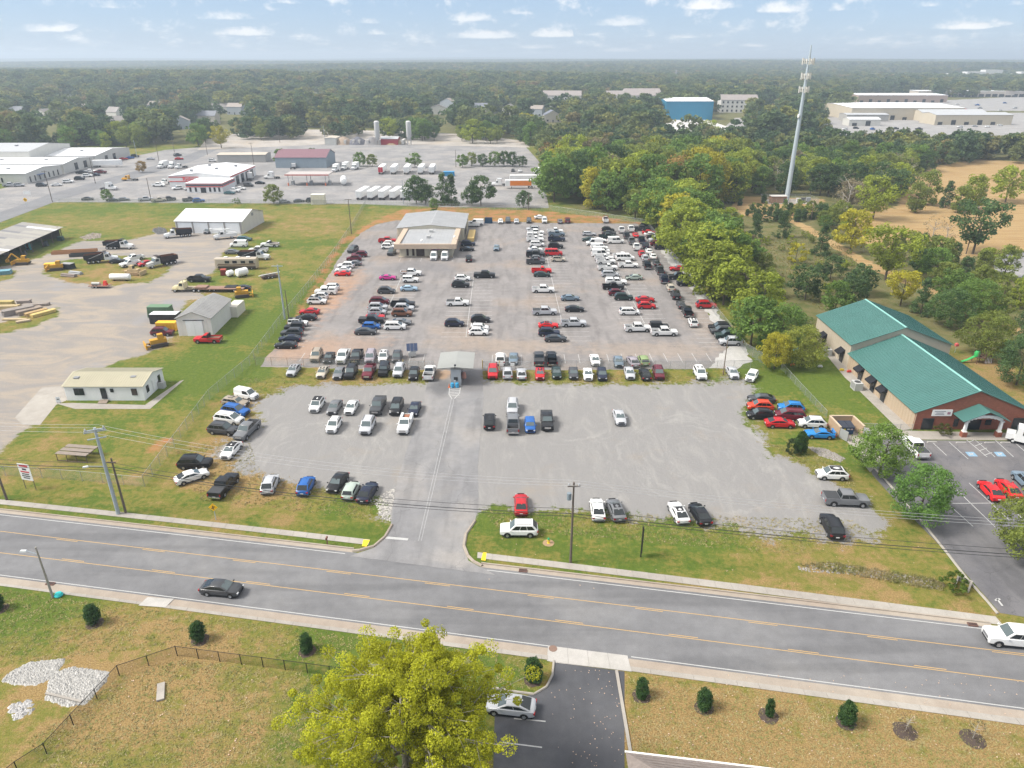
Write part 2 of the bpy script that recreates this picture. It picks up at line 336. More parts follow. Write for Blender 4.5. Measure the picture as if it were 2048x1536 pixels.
    for tx, ty, rr in ((625, 915, 17.0), (1400, 920, 20.0), (1130, 820, 16.0)):      # tyre tracks where cars turn
        q = P(tx, ty); mp = nt.nodes.new('ShaderNodeMapping'); mp.vector_type = 'TEXTURE'; mp.inputs['Location'].default_value = (q.x, q.y, 0); nt.links.new(vec, mp.inputs[0]); sx = nt.nodes.new('ShaderNodeSeparateXYZ'); nt.links.new(mp.outputs[0], sx.inputs[0])
        rad_ = mth(nt, 'SQRT', mth(nt, 'ADD', mth(nt, 'MULTIPLY', sx.outputs[0], sx.outputs[0]), mth(nt, 'MULTIPLY', mth(nt, 'MULTIPLY', sx.outputs[1], sx.outputs[1]), .7))); an_ = mth(nt, 'ARCTAN2', sx.outputs[1], sx.outputs[0])
        cb = nt.nodes.new('ShaderNodeCombineXYZ'); nt.links.new(mth(nt, 'ADD', rad_, c0(mid, 5.0)), cb.inputs[0]); nt.links.new(an_, cb.inputs[1]); cb.inputs[2].default_value = tx * .01
        tn = nd(nt, 'ShaderNodeTexNoise', Scale=1.1, Detail=4.0, Roughness=.7); nt.links.new(cb.outputs[0], tn.inputs['Vector'])
        gc = mixc(nt, mth(nt, 'MULTIPLY', mth(nt, 'MULTIPLY', sstep(nt, tn.outputs[0], .52, .66), sstep(nt, mth(nt, 'SUBTRACT', rr, rad_), 0.0, 6.0)), mth(nt, 'MULTIPLY', sstep(nt, rad_, 2.5, 6.0), .27)), gc, (.36, .35, .33))
    gc2 = nt.nodes.new('ShaderNodeVectorMath'); gc2.operation = 'SCALE'; nt.links.new(gc, gc2.inputs[0]); nt.links.new(mth(nt, 'MULTIPLY_ADD', c0(vf, 1.0), .55, 1.0), gc2.inputs[3])
    g = mixc(nt, gm, g, gc2.outputs[0])
    # yard of stone dust and earth
    ym = sstep(nt, mth(nt, 'ADD', at('yard'), mth(nt, 'ADD', c0(mid, 8.0), mth(nt, 'ADD', c0(fine, 3.0), c0(vf, 1.5)))), -.6, .6)
    ys = noise(.13, 7, .66, (.5, 1.3, 1, R(-32)), 1.2)
    yc = mixc(nt, sstep(nt, ys, .38, .66), (.245, .228, .215), (.335, .285, .230)); yc = mixc(nt, sstep(nt, noise(.05, 4), .55, .7), yc, (.26, .25, .25))
    yc2 = nt.nodes.new('ShaderNodeVectorMath'); yc2.operation = 'SCALE'; nt.links.new(yc, yc2.inputs[0]); nt.links.new(mth(nt, 'MULTIPLY_ADD', c0(vf, 1.0), .4, 1.0), yc2.inputs[3])
    g = mixc(nt, ym, g, yc2.outputs[0])
    nt.links.new(g, b.inputs['Base Color'])
    bp = nd(nt, 'ShaderNodeBump', Strength=.7, Distance=.12); nt.links.new(mth(nt, 'ADD', vf, mth(nt, 'MULTIPLY', fine, 1.5)), bp.inputs['Height']); nt.links.new(bp.outputs[0], b.inputs['Normal'])
    return m
def paving_mat(name, c1, c2, stain=None, stain_amt=0.0, crack=0.0, streak=None, rough=.9, grain=.35, spots=()):
    if name in MATS: return MATS[name]
    m = bpy.data.materials.new(name); m.use_nodes = True; nt = m.node_tree; b = nt.nodes['Principled BSDF']
    b.inputs['Roughness'].default_value = rough; b.inputs['Specular IOR Level'].default_value = .2
    tc = nt.nodes.new('ShaderNodeTexCoord'); vec = tc.outputs['Object']
    def noise(s, d=4, r=.6, st=None, dis=0.0):
        v = vec
        if st: mp = nt.nodes.new('ShaderNodeMapping'); mp.inputs['Scale'].default_value = st[:3]; mp.inputs['Rotation'].default_value = (0, 0, st[3]); nt.links.new(vec, mp.inputs[0]); v = mp.outputs[0]
        n = nd(nt, 'ShaderNodeTexNoise', Scale=s, Detail=d, Roughness=r, Distortion=dis); nt.links.new(v, n.inputs['Vector']); return n.outputs[0]
    c = mixc(nt, sstep(nt, noise(.09, 5), .36, .64), c1, c2)
    if streak: c = mixc(nt, mth(nt, 'MULTIPLY', sstep(nt, noise(1.0, 3, .5, streak), .46, .66), .5), c, tuple(x * .72 for x in c1))
    if stain: c = mixc(nt, mth(nt, 'MULTIPLY', sstep(nt, noise(.045, 6, .6), .5, .68), stain_amt), c, stain)
    for (sx, sy, rx, ry, sc_, am) in spots:      # oil, rust and mud where cars have leaked and tracked it in
        q = P(sx, sy); mp = nt.nodes.new('ShaderNodeMapping'); mp.vector_type = 'TEXTURE'; mp.inputs['Location'].default_value = (q.x, q.y, 0); mp.inputs['Scale'].default_value = (rx, ry, 1); nt.links.new(vec, mp.inputs[0])
        ln = nt.nodes.new('ShaderNodeVectorMath'); ln.operation = 'LENGTH'; nt.links.new(mp.outputs[0], ln.inputs[0]); dd = mth(nt, 'ADD', mth(nt, 'SUBTRACT', 1.0, ln.outputs[1]), mth(nt, 'MULTIPLY', mth(nt, 'SUBTRACT', noise(.35, 5, .65), .5), 1.8))
        c = mixc(nt, mth(nt, 'MULTIPLY', sstep(nt, dd, -.1, .7), am), c, sc_)
    gv = mth(nt, 'MULTIPLY_ADD', mth(nt, 'SUBTRACT', noise(9.0, 3, .7), .5), grain * 1.6, 1.0)
    gv = mth(nt, 'MULTIPLY', gv, mth(nt, 'MULTIPLY_ADD', mth(nt, 'SUBTRACT', noise(.7, 5, .65), .5), .5, 1.0))
    vm = nt.nodes.new('ShaderNodeVectorMath'); vm.operation = 'SCALE'; nt.links.new(c, vm.inputs[0]); nt.links.new(gv, vm.inputs[3]); c = vm.outputs[0]
    if crack:
        mx = nt.nodes.new('ShaderNodeVectorMath'); mx.operation = 'MULTIPLY_ADD'; nzc = nd(nt, 'ShaderNodeTexNoise', Scale=.5, Detail=4.0); nt.links.new(vec, nzc.inputs['Vector'])
        nt.links.new(nzc.outputs['Color'], mx.inputs[0]); mx.inputs[1].default_value = (2.5,) * 3; nt.links.new(vec, mx.inputs[2])
        vo = nd(nt, 'ShaderNodeTexVoronoi', feature='DISTANCE_TO_EDGE', Scale=crack); nt.links.new(mx.outputs[0], vo.inputs['Vector'])
        c = mixc(nt, mth(nt, 'MULTIPLY', mth(nt, 'SUBTRACT', 1.0, sstep(nt, vo.outputs['Distance'], .001, .005)), .4), c, tuple(x * .4 for x in c1))
    nt.links.new(c, b.inputs['Base Color']); MATS[name] = m; return m
def sheet(name, pts, z, mat, kind='structure', parent=None, ragged=0.0):
    if ragged:
        q = []
        for a, b in zip(pts, pts[1:] + pts[:1]):
            L = (Vector(b) - Vector(a)).length; n = max(1, int(L / 1.2))
            for i in range(n):
                p = Vector(a).lerp(Vector(b), i / n); q.append((p.x + random.uniform(-ragged, ragged), p.y + random.uniform(-ragged, ragged), p.z))
        pts = q
    bm = bmesh.new(); vs = [bm.verts.new((p[0], p[1], z)) for p in pts]; f = bm.faces.new(vs); f.normal_update()
    if f.normal.z < 0: f.normal_flip()
    bmesh.ops.triangulate(bm, faces=bm.faces[:]); me = bpy.data.meshes.new(name); bm.to_mesh(me); bm.free(); me.materials.append(mat)
    o = obj(name, me, parent)
    if kind and parent is None: o['kind'] = kind
    return o
def fit(pts, deg=2):
    w = [P(*p) for p in pts]; c = np.polyfit([p.x for p in w], [p.y for p in w], deg); return lambda x: float(np.polyval(c, x))
L_nwhite = fit([(0,1030),(342,1067),(687,1107),(973,1139),(1144,1161),(1400,1191),(1737,1230),(1974,1258)])
L_yel1 = fit([(0,1063),(342,1102),(700,1145),(900,1169),(1154,1200),(1440,1235),(1808,1279),(2048,1307)])
L_yel2 = fit([(0,1105),(413,1157),(700,1191),(1200,1254),(1626,1308),(2048,1363)])
L_swhite = fit([(0,1150),(540,1219),(837,1260),(1108,1291),(1200,1306),(1614,1360),(2048,1417)])
L_nwalk0 = fit([(0,1000),(195,1019),(400,1041),(700,1076),(1010,1112),(1270,1142),(1500,1172),(1737,1200),(1960,1230)])
L_nwalk1 = fit([(0,1009),(195,1028),(400,1053),(700,1087),(1010,1124),(1270,1152),(1500,1186),(1737,1214),(1960,1246)])
L_swalk = fit([(0,1175),(200,1195),(540,1245),(700,1263),(1096,1323),(1264,1344),(1614,1393),(2048,1449)])
def strip(name, f0, f1, x0, x1, z, mat, parent=None, step=2.0):
    xs = np.linspace(x0, x1, max(2, int((x1 - x0) / step))); mb = MB()
    for a, b in zip(xs, xs[1:]): mb.poly([(a, f0(a), z), (b, f0(b), z), (b, f1(b), z), (a, f1(a), z)])
    o = mb.build(name, mat, parent)
    if parent is None: struct(o)
    return o
def build_paving():
    asph = paving_mat('lot_asphalt', (.205, .192, .188), (.245, .229, .223), (.285, .215, .158), .45, crack=.12, streak=(.5, .08, 1, 0), spots=[(655,590,7,26,(.36,.215,.135),.8),(600,700,9,8,(.34,.22,.15),.7),(690,690,12,9,(.31,.22,.165),.6),(700,560,6,14,(.31,.21,.15),.5),(850,535,16,8,(.16,.155,.16),.5),(1000,690,20,5,(.30,.24,.19),.5),(1300,700,22,6,(.30,.24,.19),.5),(1400,640,6,16,(.29,.24,.20),.5)])
    drive = paving_mat('drive_asphalt', (.205, .203, .208), (.25, .243, .24), (.27, .235, .20), .35, crack=.10, streak=(.5, .08, 1, R(8)), spots=[(880,775,3,5,(.11,.11,.115),.75),(945,770,3,5,(.13,.125,.125),.6),(885,750,2.5,3,(.36,.24,.15),.8),(930,1115,6,2,(.30,.28,.26),.6),(870,1000,2,16,(.18,.18,.185),.4)])
    roadm = paving_mat('road_asphalt', (.150, .150, .156), (.180, .180, .185), (.215, .208, .20), .4, crack=.0, streak=(.035, .42, 1, R(-8)))
    dark = paving_mat('new_asphalt', (.075, .077, .086), (.100, .101, .108), (.14, .14, .143), .6, streak=(.3, .08, 1, R(4)), grain=.25)
    dayc = paving_mat('worn_asphalt', (.115, .113, .122), (.155, .150, .155), (.20, .185, .18), .5, crack=.12, streak=(.4, .1, 1, R(20)))
    conc = paving_mat('concrete', (.30, .275, .245), (.36, .335, .30), (.24, .21, .18), .5, grain=.25)
    conc2 = paving_mat('pale_concrete', (.37, .355, .33), (.42, .40, .38), (.30, .28, .26), .5, grain=.2)
    gut = paving_mat('gutter_concrete', (.30, .25, .205), (.345, .30, .25), (.22, .19, .16), .5, grain=.25)
    truck = paving_mat('truck_lot_asphalt', (.21, .205, .205), (.275, .265, .262), (.32, .29, .26), .5, crack=.06, grain=.3)
    wht = M('road_paint_white', (.44, .44, .43), .7, var=.25, scale=4); yel = M('road_paint_yellow', (.44, .29, .12), .7, var=.25, scale=4); ypad = M('tactile_yellow', (.85, .58, .03), .7)
    sheet('parking_lot', W(POLY_LOT), .012, asph, ragged=.25)
    sheet('driveway', W(POLY_DRIVE), .020, drive, ragged=.08)
    sheet('truck_lot', W(POLY_TRUCKLOT), .02, truck)
    sheet('pale_gravel_strip', W([(1312,487),(1338,497),(1366,531),(1402,574),(1450,645),(1488,690),(1500,722),(1470,738),(1418,738),(1460,690),(1430,650),(1380,573),(1338,526)]), .024, paving_mat('white_gravel', (.36, .35, .34), (.43, .42, .40), (.26, .24, .21), .5, grain=.5), ragged=.5)
    # asphalt north of the truck lot, side road
    sheet('side_road', W([(-260,505),(0,425),(95,390),(350,320),(440,285),(470,283),(380,325),(120,400),(0,445),(-260,560)]), .03, paving_mat('side_road_asphalt', (.17,.17,.178), (.20,.20,.205)))
    sheet('stone_yard', W([(395,300),(420,270),(560,258),(800,262),(960,270),(1045,282),(1060,295),(690,287)]), .045, paving_mat('stone_yard', (.33,.30,.27), (.40,.37,.34), (.34,.27,.19), .5))
    rd = strip('road', lambda x: L_nwhite(x) + .45, lambda x: L_swhite(x) - .35, -110, 85, .004, roadm)
    for nm, f in (('edge_line', L_nwhite), ('edge_line', L_swhite)):
        segs = [(-110, P(690,1107).x), (P(971,1139).x, P(1978,1258).x), (P(2100,1270).x, 85)] if f is L_nwhite else [(-110, P(1104,1291).x), (P(1262,1312).x, 85)]
        for a, b in segs: strip(nm, lambda x: f(x) + .055, lambda x: f(x) - .055, a, b, .010, wht, rd)
    for f, s in ((L_yel1, -1), (L_yel2, 1)):
        strip('lane_line', lambda x: f(x) + .05, lambda x: f(x) - .05, -110, 85, .010, yel, rd)
        for k in range(16):
            a = -108 + k * 12.2 + (3 if s > 0 else 0); strip('lane_dash', lambda x: f(x) + s * .25 + .05, lambda x: f(x) + s * .25 - .05, a, a + 3.05, .010, yel, rd)
    # gutters, kerbs, walks
    gn = [(-110, P(705,1106).x), (P(962,1137).x, P(1990,1258).x)]
    for a, b in gn:
        strip('gutter', lambda x: L_nwhite(x) + 1.05, lambda x: L_nwhite(x) + .40, a, b, .012, gut)
        kb = MB()
        xs = np.linspace(a, b, int((b - a) / 2))
        for u, v in zip(xs, xs[1:]):
            kb.loft([[(u, L_nwhite(u) + 1.05, 0), (u, L_nwhite(u) + 1.05, .13), (u, L_nwhite(u) + 1.22, .14), (u, L_nwhite(u) + 1.22, 0)], [(v, L_nwhite(v) + 1.05, 0), (v, L_nwhite(v) + 1.05, .13), (v, L_nwhite(v) + 1.22, .14), (v, L_nwhite(v) + 1.22, 0)]], sm=False)
        struct(kb.build('kerb', gut))
    wk = struct(strip('pavement', lambda x: L_nwalk0(x), lambda x: L_nwalk1(x), -110, P(740,1080).x, .02, conc)); wk2 = struct(strip('pavement', lambda x: L_nwalk0(x), lambda x: L_nwalk1(x), P(955,1108).x, P(1990,1232).x, .02, conc))
    def slabs(par, f0, f1, a, b, L):
        x = a
        while x < b - .3:
            e = min(x + L, b) - .03; mb = MB(); mb.prism([(x, f0(x)), (e, f0(e)), (e, f1(e)), (x, f1(x))], .02, .055 + random.uniform(0, .012)); mb.build('slab', conc, par); x += L
    slabs(wk, L_nwalk0, L_nwalk1, -80, P(740,1080).x, 1.9); slabs(wk2, L_nwalk0, L_nwalk1, P(955,1108).x, P(1990,1232).x, 1.9)
    for a, b in ((-110, P(1098,1290).x), (P(1254,1312).x, 85)):
        g = strip('gutter', lambda x: L_swhite(x) - .30, lambda x: L_swhite(x) - 1.35, a, b, .014, gut)
        w3 = strip('pavement', lambda x: L_swhite(x) - 1.35, L_swalk, a, b, .02, conc); slabs(w3, lambda x: L_swhite(x) - 1.36, L_swalk, max(a, -62), min(b, 62), 2.1)
    ap = sheet('driveway_apron', W([(1096,1292),(1254,1312),(1264,1344),(1250,1342),(1106,1325),(1094,1322)]), .03, conc2)
    for k in range(4):
        a, b = k / 4, (k + 1) / 4 - .006; q0, q1 = P(1096,1292), P(1256,1312); r0, r1 = P(1096,1322.5), P(1264,1344)
        mb = MB(); mb.prism([tuple(q0.lerp(q1, a))[:2], tuple(q0.lerp(q1, b))[:2], tuple(r0.lerp(r1, b))[:2], tuple(r0.lerp(r1, a))[:2]], .03, .06); mb.build('slab', conc2, ap)
    # drive south of the road, its kerbs and stall lines
    sheet('side_drive', W([(1108,1325),(1249,1343),(1249,1600),(985,1600),(990,1410),(1067,1388),(1093,1372),(1104,1350)]), .016, dark)
    kp = W([(1108,1322),(1105,1350),(1093,1374),(1068,1389),(1030,1384),(985,1376)]); kb = MB()
    for a, b in zip(kp, kp[1:]): kb.tube(a + Vector((0, 0, .06)), b + Vector((0, 0, .06)), .13, .13, 6)
    struct(kb.build('kerb', conc)); kb = MB()
    a, b = P(1250,1342), P(1250,1560); kb.box(((a.x + b.x) / 2, (a.y + b.y) / 2, .07), (.3, abs(a.y - b.y), .14)); struct(kb.build('kerb', conc))
    def line(par, p, q, w, z=.024, mat=None):
        p, q = P(*p), P(*q); d = (q - p).normalized(); n = Vector((-d.y, d.x, 0)) * w / 2; mb = MB(); mb.poly([(*(p - n).xy, z), (*(q - n).xy, z), (*(q + n).xy, z), (*(p + n).xy, z)]); return mb.build('painted_line', mat or wht, par)
    sd = bpy.data.objects['side_drive']
    for p, q in (((1028,1437),(1091,1443)), ((1005,1485),(1084,1495)), ((985,1538),(1076,1548))): line(sd, p, q, .13)
    # stop bar, double line, hatching on the entrance drive
    dv = bpy.data.objects['driveway']
    line(dv, (768,1075), (816,1079), .45, .026)
    worn = M('worn_paint', (.31, .31, .31), .8, var=.35, scale=1.5)
    for o in (0, 5.5): line(dv, (903 + o, 797), (837 + o, 1082), .09, .026, worn)
    for k in range(6): line(dv, (899.5, 776 + k * 3.2), (919.5, 774.5 + k * 3.2), .16, .026)
    for a, b in (((899,776),(898,789)), ((921,774),(919,787)), ((898,789),(904,798)), ((919,787),(908,798))): line(dv, a, b, .14, .026)
    for q in ([(727,1080),(740,1081),(733,1094),(724,1093)], [(966,1106),(973,1106),(971,1122),(962,1121)]): sheet('tactile_pad', W(q), .075, ypad)
    # entrance kerb returns
    for pts in ([(784,1050),(770,1074),(748,1093),(720,1101),(705,1102)], [(950,1042),(932,1068),(928,1092),(936,1112),(948,1124),(964,1132)]):
        kb = MB(); w = W(pts)
        for a, b in zip(w, w[1:]): kb.tube(a + Vector((0, 0, .03)), b + Vector((0, 0, .03)), .22, .22, 6)
        struct(kb.build('kerb', gut))
    # lot markings (all lines belong to the lot)
    lot = bpy.data.objects['parking_lot']
    for p, q in (((803,554),(756,663)), ((948,548),(932,674)), ((1092,508),(1123,640)), ((1206,486),(1289,647))): line(lot, p, q, .12, .020)
    def ladder(x_at, y0, y1, n, half):
        for k in range(n + 1):
            y = P(1024, y0).y + (P(1024, y1).y - P(1024, y0).y) * k / n; xm = x_at(y); px, py = PX((xm - half, y, 0)); qx, qy = PX((xm + half, y, 0)); line(lot, (px, py), (qx, qy), .10, .020)
    def along(p, q):
        a, b = P(*p), P(*q); return lambda y: a.x + (b.x - a.x) * (y - a.y) / (b.y - a.y)
    ladder(along((803,554),(756,663)), 552, 674, 17, 5.6); ladder(along((948,548),(932,674)), 545, 674, 18, 5.6)
    ladder(along((1092,508),(1123,640)), 500, 682, 28, 5.6); ladder(along((1206,486),(1289,647)), 486, 664, 28, 5.6)
    def stalls(pts, d, n, z=.020):
        a, b = P(*pts[0]), P(*pts[1])
        for k in range(n + 1):
            p = a.lerp(b, k / n); q = p + Vector(d); line(lot, PX(p), PX(q), .10, z)
    stalls(((560,693),(694,512)), (5.3, 0, 0), 26); stalls(((1338,510),(1452,694)), (-5.4, 0, 0), 30)
    stalls(((610,706),(850,708)), (0, -4.6, 0), 9); stalls(((985,710),(1440,706)), (0, -4.8, 0), 16)
    stalls(((803,514),(907,514)), (0, -5.2, 0), 5)
    # day-care parking, walks and the markings there
    dp = sheet('daycare_parking', W([(1742,868),(1800,880),(2150,884),(2150,1250),(2000,1226),(1900,1112),(1790,1000),(1745,950),(1730,905)]), .016, dayc)
    for p, q in (((1864,884),(1893,911)), ((1898,884),(1936,918)), ((1932,879),(1974,914)), ((1949,879),(1990,914)), ((1990,880),(2027,914)), ((2028,884),(2060,912)), ((1800,905),(1816,917)), ((1898,965),(1990,1054)), ((1938,966),(2018,1040)), ((1870,985),(1946,1053)), ((1905,1007),(2048,1006)), ((2005,1000),(2060,1052))): line(dp, p, q, .11, .024)
    for k in range(4): line(dp, (1938 + k * 10, 884 + k * 9), (1954 + k * 10, 884 + k * 9 - 6), .11, .024)
    for cx in (1943, 2000):
        sheet('accessible_bay_mark', W([(cx - 13,904),(cx + 4,904),(cx + 13,913),(cx - 5,913)]), .026, M('bay_blue', (.20, .33, .45), .7), None, dp)
        line(dp, (cx - 6, 906.0), (cx + 4, 911), .18, .030); line(dp, (cx - 3, 910.5), (cx + 3, 906.5), .18, .030)
    line(dp, (1993,1197), (2005,1212), .22, .026); line(dp, (1990,1201), (2000,1198), .22, .026)
    kp = W([(1690,878),(1724,912),(1760,948),(1800,994),(1850,1052),(1895,1108),(1935,1160),(1975,1204),(1995,1228)]); kb = MB()
    for a, b in zip(kp, kp[1:]): kb.tube(a + Vector((0, 0, .05)), b + Vector((0, 0, .05)), .16, .16, 6)
    struct(kb.build('kerb', conc))
    for k, c in enumerate((1862, 1920, 1977, 2009)):
        mb = MB(); g = P(c, 884.5 if k else 883.5); mb.box((0, 0, .09), (1.7, .22, .16), taper=.85); tag(mb.build('wheel_stop', conc2, None, (g.x, g.y - .3, .018)), ['concrete wheel stop beside the white pickup at the day-care','concrete wheel stop left of the hatched bay at the day-care','concrete wheel stop right of the hatched bay at the day-care','concrete wheel stop nearest the white shuttle bus'][k], 'wheel stop', 'day-care wheel stops')
    sheet('daycare_walk', W([(1700,868),(1722,855),(1823,862),(2100,868),(2100,882),(1800,879),(1745,876)]), .05, conc)
    sheet('side_walk', W([(1644,700),(1660,694),(1700,742),(1826,858),(1800,862),(1745,808),(1706,770),(1690,756)]), .05, conc)
    sheet('bin_slab', W([(1668,838),(1720,845),(1742,872),(1765,920),(1740,945),(1705,900)]), .04, conc)
    sheet('path_slab', W([(112,807),(145,806),(290,810),(360,762),(368,760),(300,818),(150,818)]), .02, conc)
    sheet('path_slab', W([(30,835),(84,775),(126,772),(135,800),(112,810),(80,850),(45,850)]), .016, conc)
    sheet('cul_de_sac', W([(1985,520),(2010,508),(2060,503),(2200,500),(2200,575),(2060,562),(2010,556),(1990,540)]), .02, paving_mat('pale_asphalt', (.25,.245,.245), (.30,.29,.29)))
    sheet('far_car_park', W([(1440,262),(1470,236),(1700,230),(2300,222),(2300,268),(1900,272),(1660,280)]), .05, paving_mat('far_asphalt', (.26,.25,.245), (.32,.31,.30)))
    sheet('mall_car_park', W([(1790,215),(1830,196),(2400,192),(2400,222),(1950,222)]), .08, paving_mat('far_asphalt', (.26,.25,.245), (.32,.31,.30)))
    sheet('blue_shed_yard', W([(1310,280),(1330,238),(1400,235),(1480,262),(1440,290),(1360,292)]), .11, paving_mat('white_yard', (.5,.48,.46), (.6,.58,.56)))
build_ground(); build_paving()
# ================================================================== BUILDINGS
GLASS = M('dark_glass', (.02, .025, .03), .08, spec=.5)
WHITEP = M('white_paint', (.78, .78, .76), .6, var=.06, scale=.6)
def siding(name, c, c2=None):                # metal sheet wall: faint vertical ribs come from geometry, streaks from noise
    return M(name, c, .6, var=.10, scale=.5, stretch=(1.2, 1.2, .25))
def roofmat(name, c, var=.12): return M(name, c, .5, var=var, scale=.35, spec=.3)
def opening(par, kind, x, y, z, w, h, face='f', frame=None, pane=None, t=.06):
    frame = frame or M('frame_dark', (.04, .04, .045), .6); pane = pane or GLASS
    def bx(mb, w_, h_, t_, dz=0.0):
        if face == 'f': mb.box((x, y - t_ / 2, z + h / 2 + dz), (w_, t_, h_))
        elif face == 'b': mb.box((x, y + t_ / 2, z + h / 2 + dz), (w_, t_, h_))
        elif face == 'r': mb.box((x + t_ / 2, y, z + h / 2 + dz), (t_, w_, h_))
        else: mb.box((x - t_ / 2, y, z + h / 2 + dz), (t_, w_, h_))
        return mb
    f = bx(MB(), w, h, t).build(kind, frame, par); bx(MB(), w - .14, h - .14, t + .03).build('pane' if kind != 'garage_door' else 'door_panel', pane, f); return f
def gabled(root, w, d, h, rise, wall, roof, axis='x', over=.35, seam=.6, x0=0.0, y0=0.0, rtrim=None, ribs=.9):
    mb = MB(); x1, y1 = x0 + w, y0 + d
    if axis == 'x':
        ym = (y0 + y1) / 2; mb.prism([(x0, y0), (x1, y0), (x1, y1), (x0, y1)], 0, h)
        for x in (x0, x1): q = [(x, y0, h), (x, y1, h), (x, ym, h + rise)]; mb.poly(q if x == x1 else q[::-1])
    else:
        xm = (x0 + x1) / 2; mb.prism([(x0, y0), (x1, y0), (x1, y1), (x0, y1)], 0, h)
        for y in (y0, y1): q = [(x0, y, h), (x1, y, h), (xm, y, h + rise)]; mb.poly(q if y == y0 else q[::-1])
    n = int(w / ribs)
    for k in range(1, n): mb.box((x0 + w * k / n, y0 - .012, h / 2), (.05, .03, h - .05))
    n = int(d / ribs)
    for k in range(1, n):
        for x in (x0 - .012, x1 + .012): mb.box((x, y0 + d * k / n, h / 2), (.03, .05, h - .05))
    mb.build('wall', wall, root)
    if axis == 'x': run, L, a0 = d / 2, w, y0
    else: run, L, a0 = w / 2, d, x0
    sl = rise / run; t = .09
    for s in (0, 1):
        rb = MB()
        e0 = -over; z0 = h - over * sl + .05; z1 = h + rise + .05
        def pt(u, v, dz):                    # u along the ridge, v 0 eave..1 ridge
            c = e0 + (run - e0) * v; c = c if s == 0 else 2 * run - c; zz = z0 + (z1 - z0) * v + dz
            return (x0 - over + (L + 2 * over) * u, a0 + c, zz) if axis == 'x' else (a0 + c, y0 - over + (L + 2 * over) * u, zz)
        for q in ([pt(0,0,t), pt(1,0,t), pt(1,1,t), pt(0,1,t)], [pt(0,0,0), pt(0,1,0), pt(1,1,0), pt(1,0,0)], [pt(0,0,0), pt(1,0,0), pt(1,0,t), pt(0,0,t)], [pt(0,0,0), pt(0,0,t), pt(0,1,t), pt(0,1,0)], [pt(1,0,0), pt(1,1,0), pt(1,1,t), pt(1,0,t)]):
            rb.poly(q)
        ro = rb.build('roof', roof, root)
        if seam:
            sb = MB(); n = int(L / seam)
            for k in range(1, n):
                u = k / n; du = .03 / L
                a, b_, c, d_ = pt(u - du, .01, t), pt(u + du, .01, t), pt(u + du, .985, t), pt(u - du, .985, t); up = .05
                A, B, C_, D = [(p[0], p[1], p[2] + up) for p in (a, b_, c, d_)]
                sb.poly([A, B, C_, D]); sb.poly([a, A, D, d_]); sb.poly([b_, c, C_, B]); sb.poly([a, b_, B, A])
            so = sb.build('roof_seam', roof, ro); so['kind'] = 'stuff'
    if rtrim:
        rt = MB()
        if axis == 'x': rt.loft([[(x0 - over, y0 + run - .28, h + rise + .10), (x0 - over, y0 + run, h + rise + .22), (x0 - over, y0 + run + .28, h + rise + .10)], [(x1 + over, y0 + run - .28, h + rise + .10), (x1 + over, y0 + run, h + rise + .22), (x1 + over, y0 + run + .28, h + rise + .10)]], sm=False)
        else: rt.loft([[(x0 + run - .28, y0 - over, h + rise + .10), (x0 + run, y0 - over, h + rise + .22), (x0 + run + .28, y0 - over, h + rise + .10)], [(x0 + run - .28, y1 + over, h + rise + .10), (x0 + run, y1 + over, h + rise + .22), (x0 + run + .28, y1 + over, h + rise + .10)]], sm=False)
        rt.build('ridge_cap', rtrim, root)
def text(s, size, mat, par, loc, rot, name='lettering', ext=.01):
    cu = bpy.data.curves.new(name, 'FONT'); cu.body = s; cu.size = size; cu.extrude = ext; cu.align_x = 'CENTER'; cu.align_y = 'CENTER'
    t = bpy.data.objects.new('tmp', cu); COL.objects.link(t); me = bpy.data.meshes.new_from_object(t.evaluated_get(bpy.context.evaluated_depsgraph_get())); bpy.data.objects.remove(t)
    me.materials.clear(); me.materials.append(mat); o = obj(name, me, par, loc); o.rotation_euler = rot; return o
FRONT = (R(90), 0, 0)
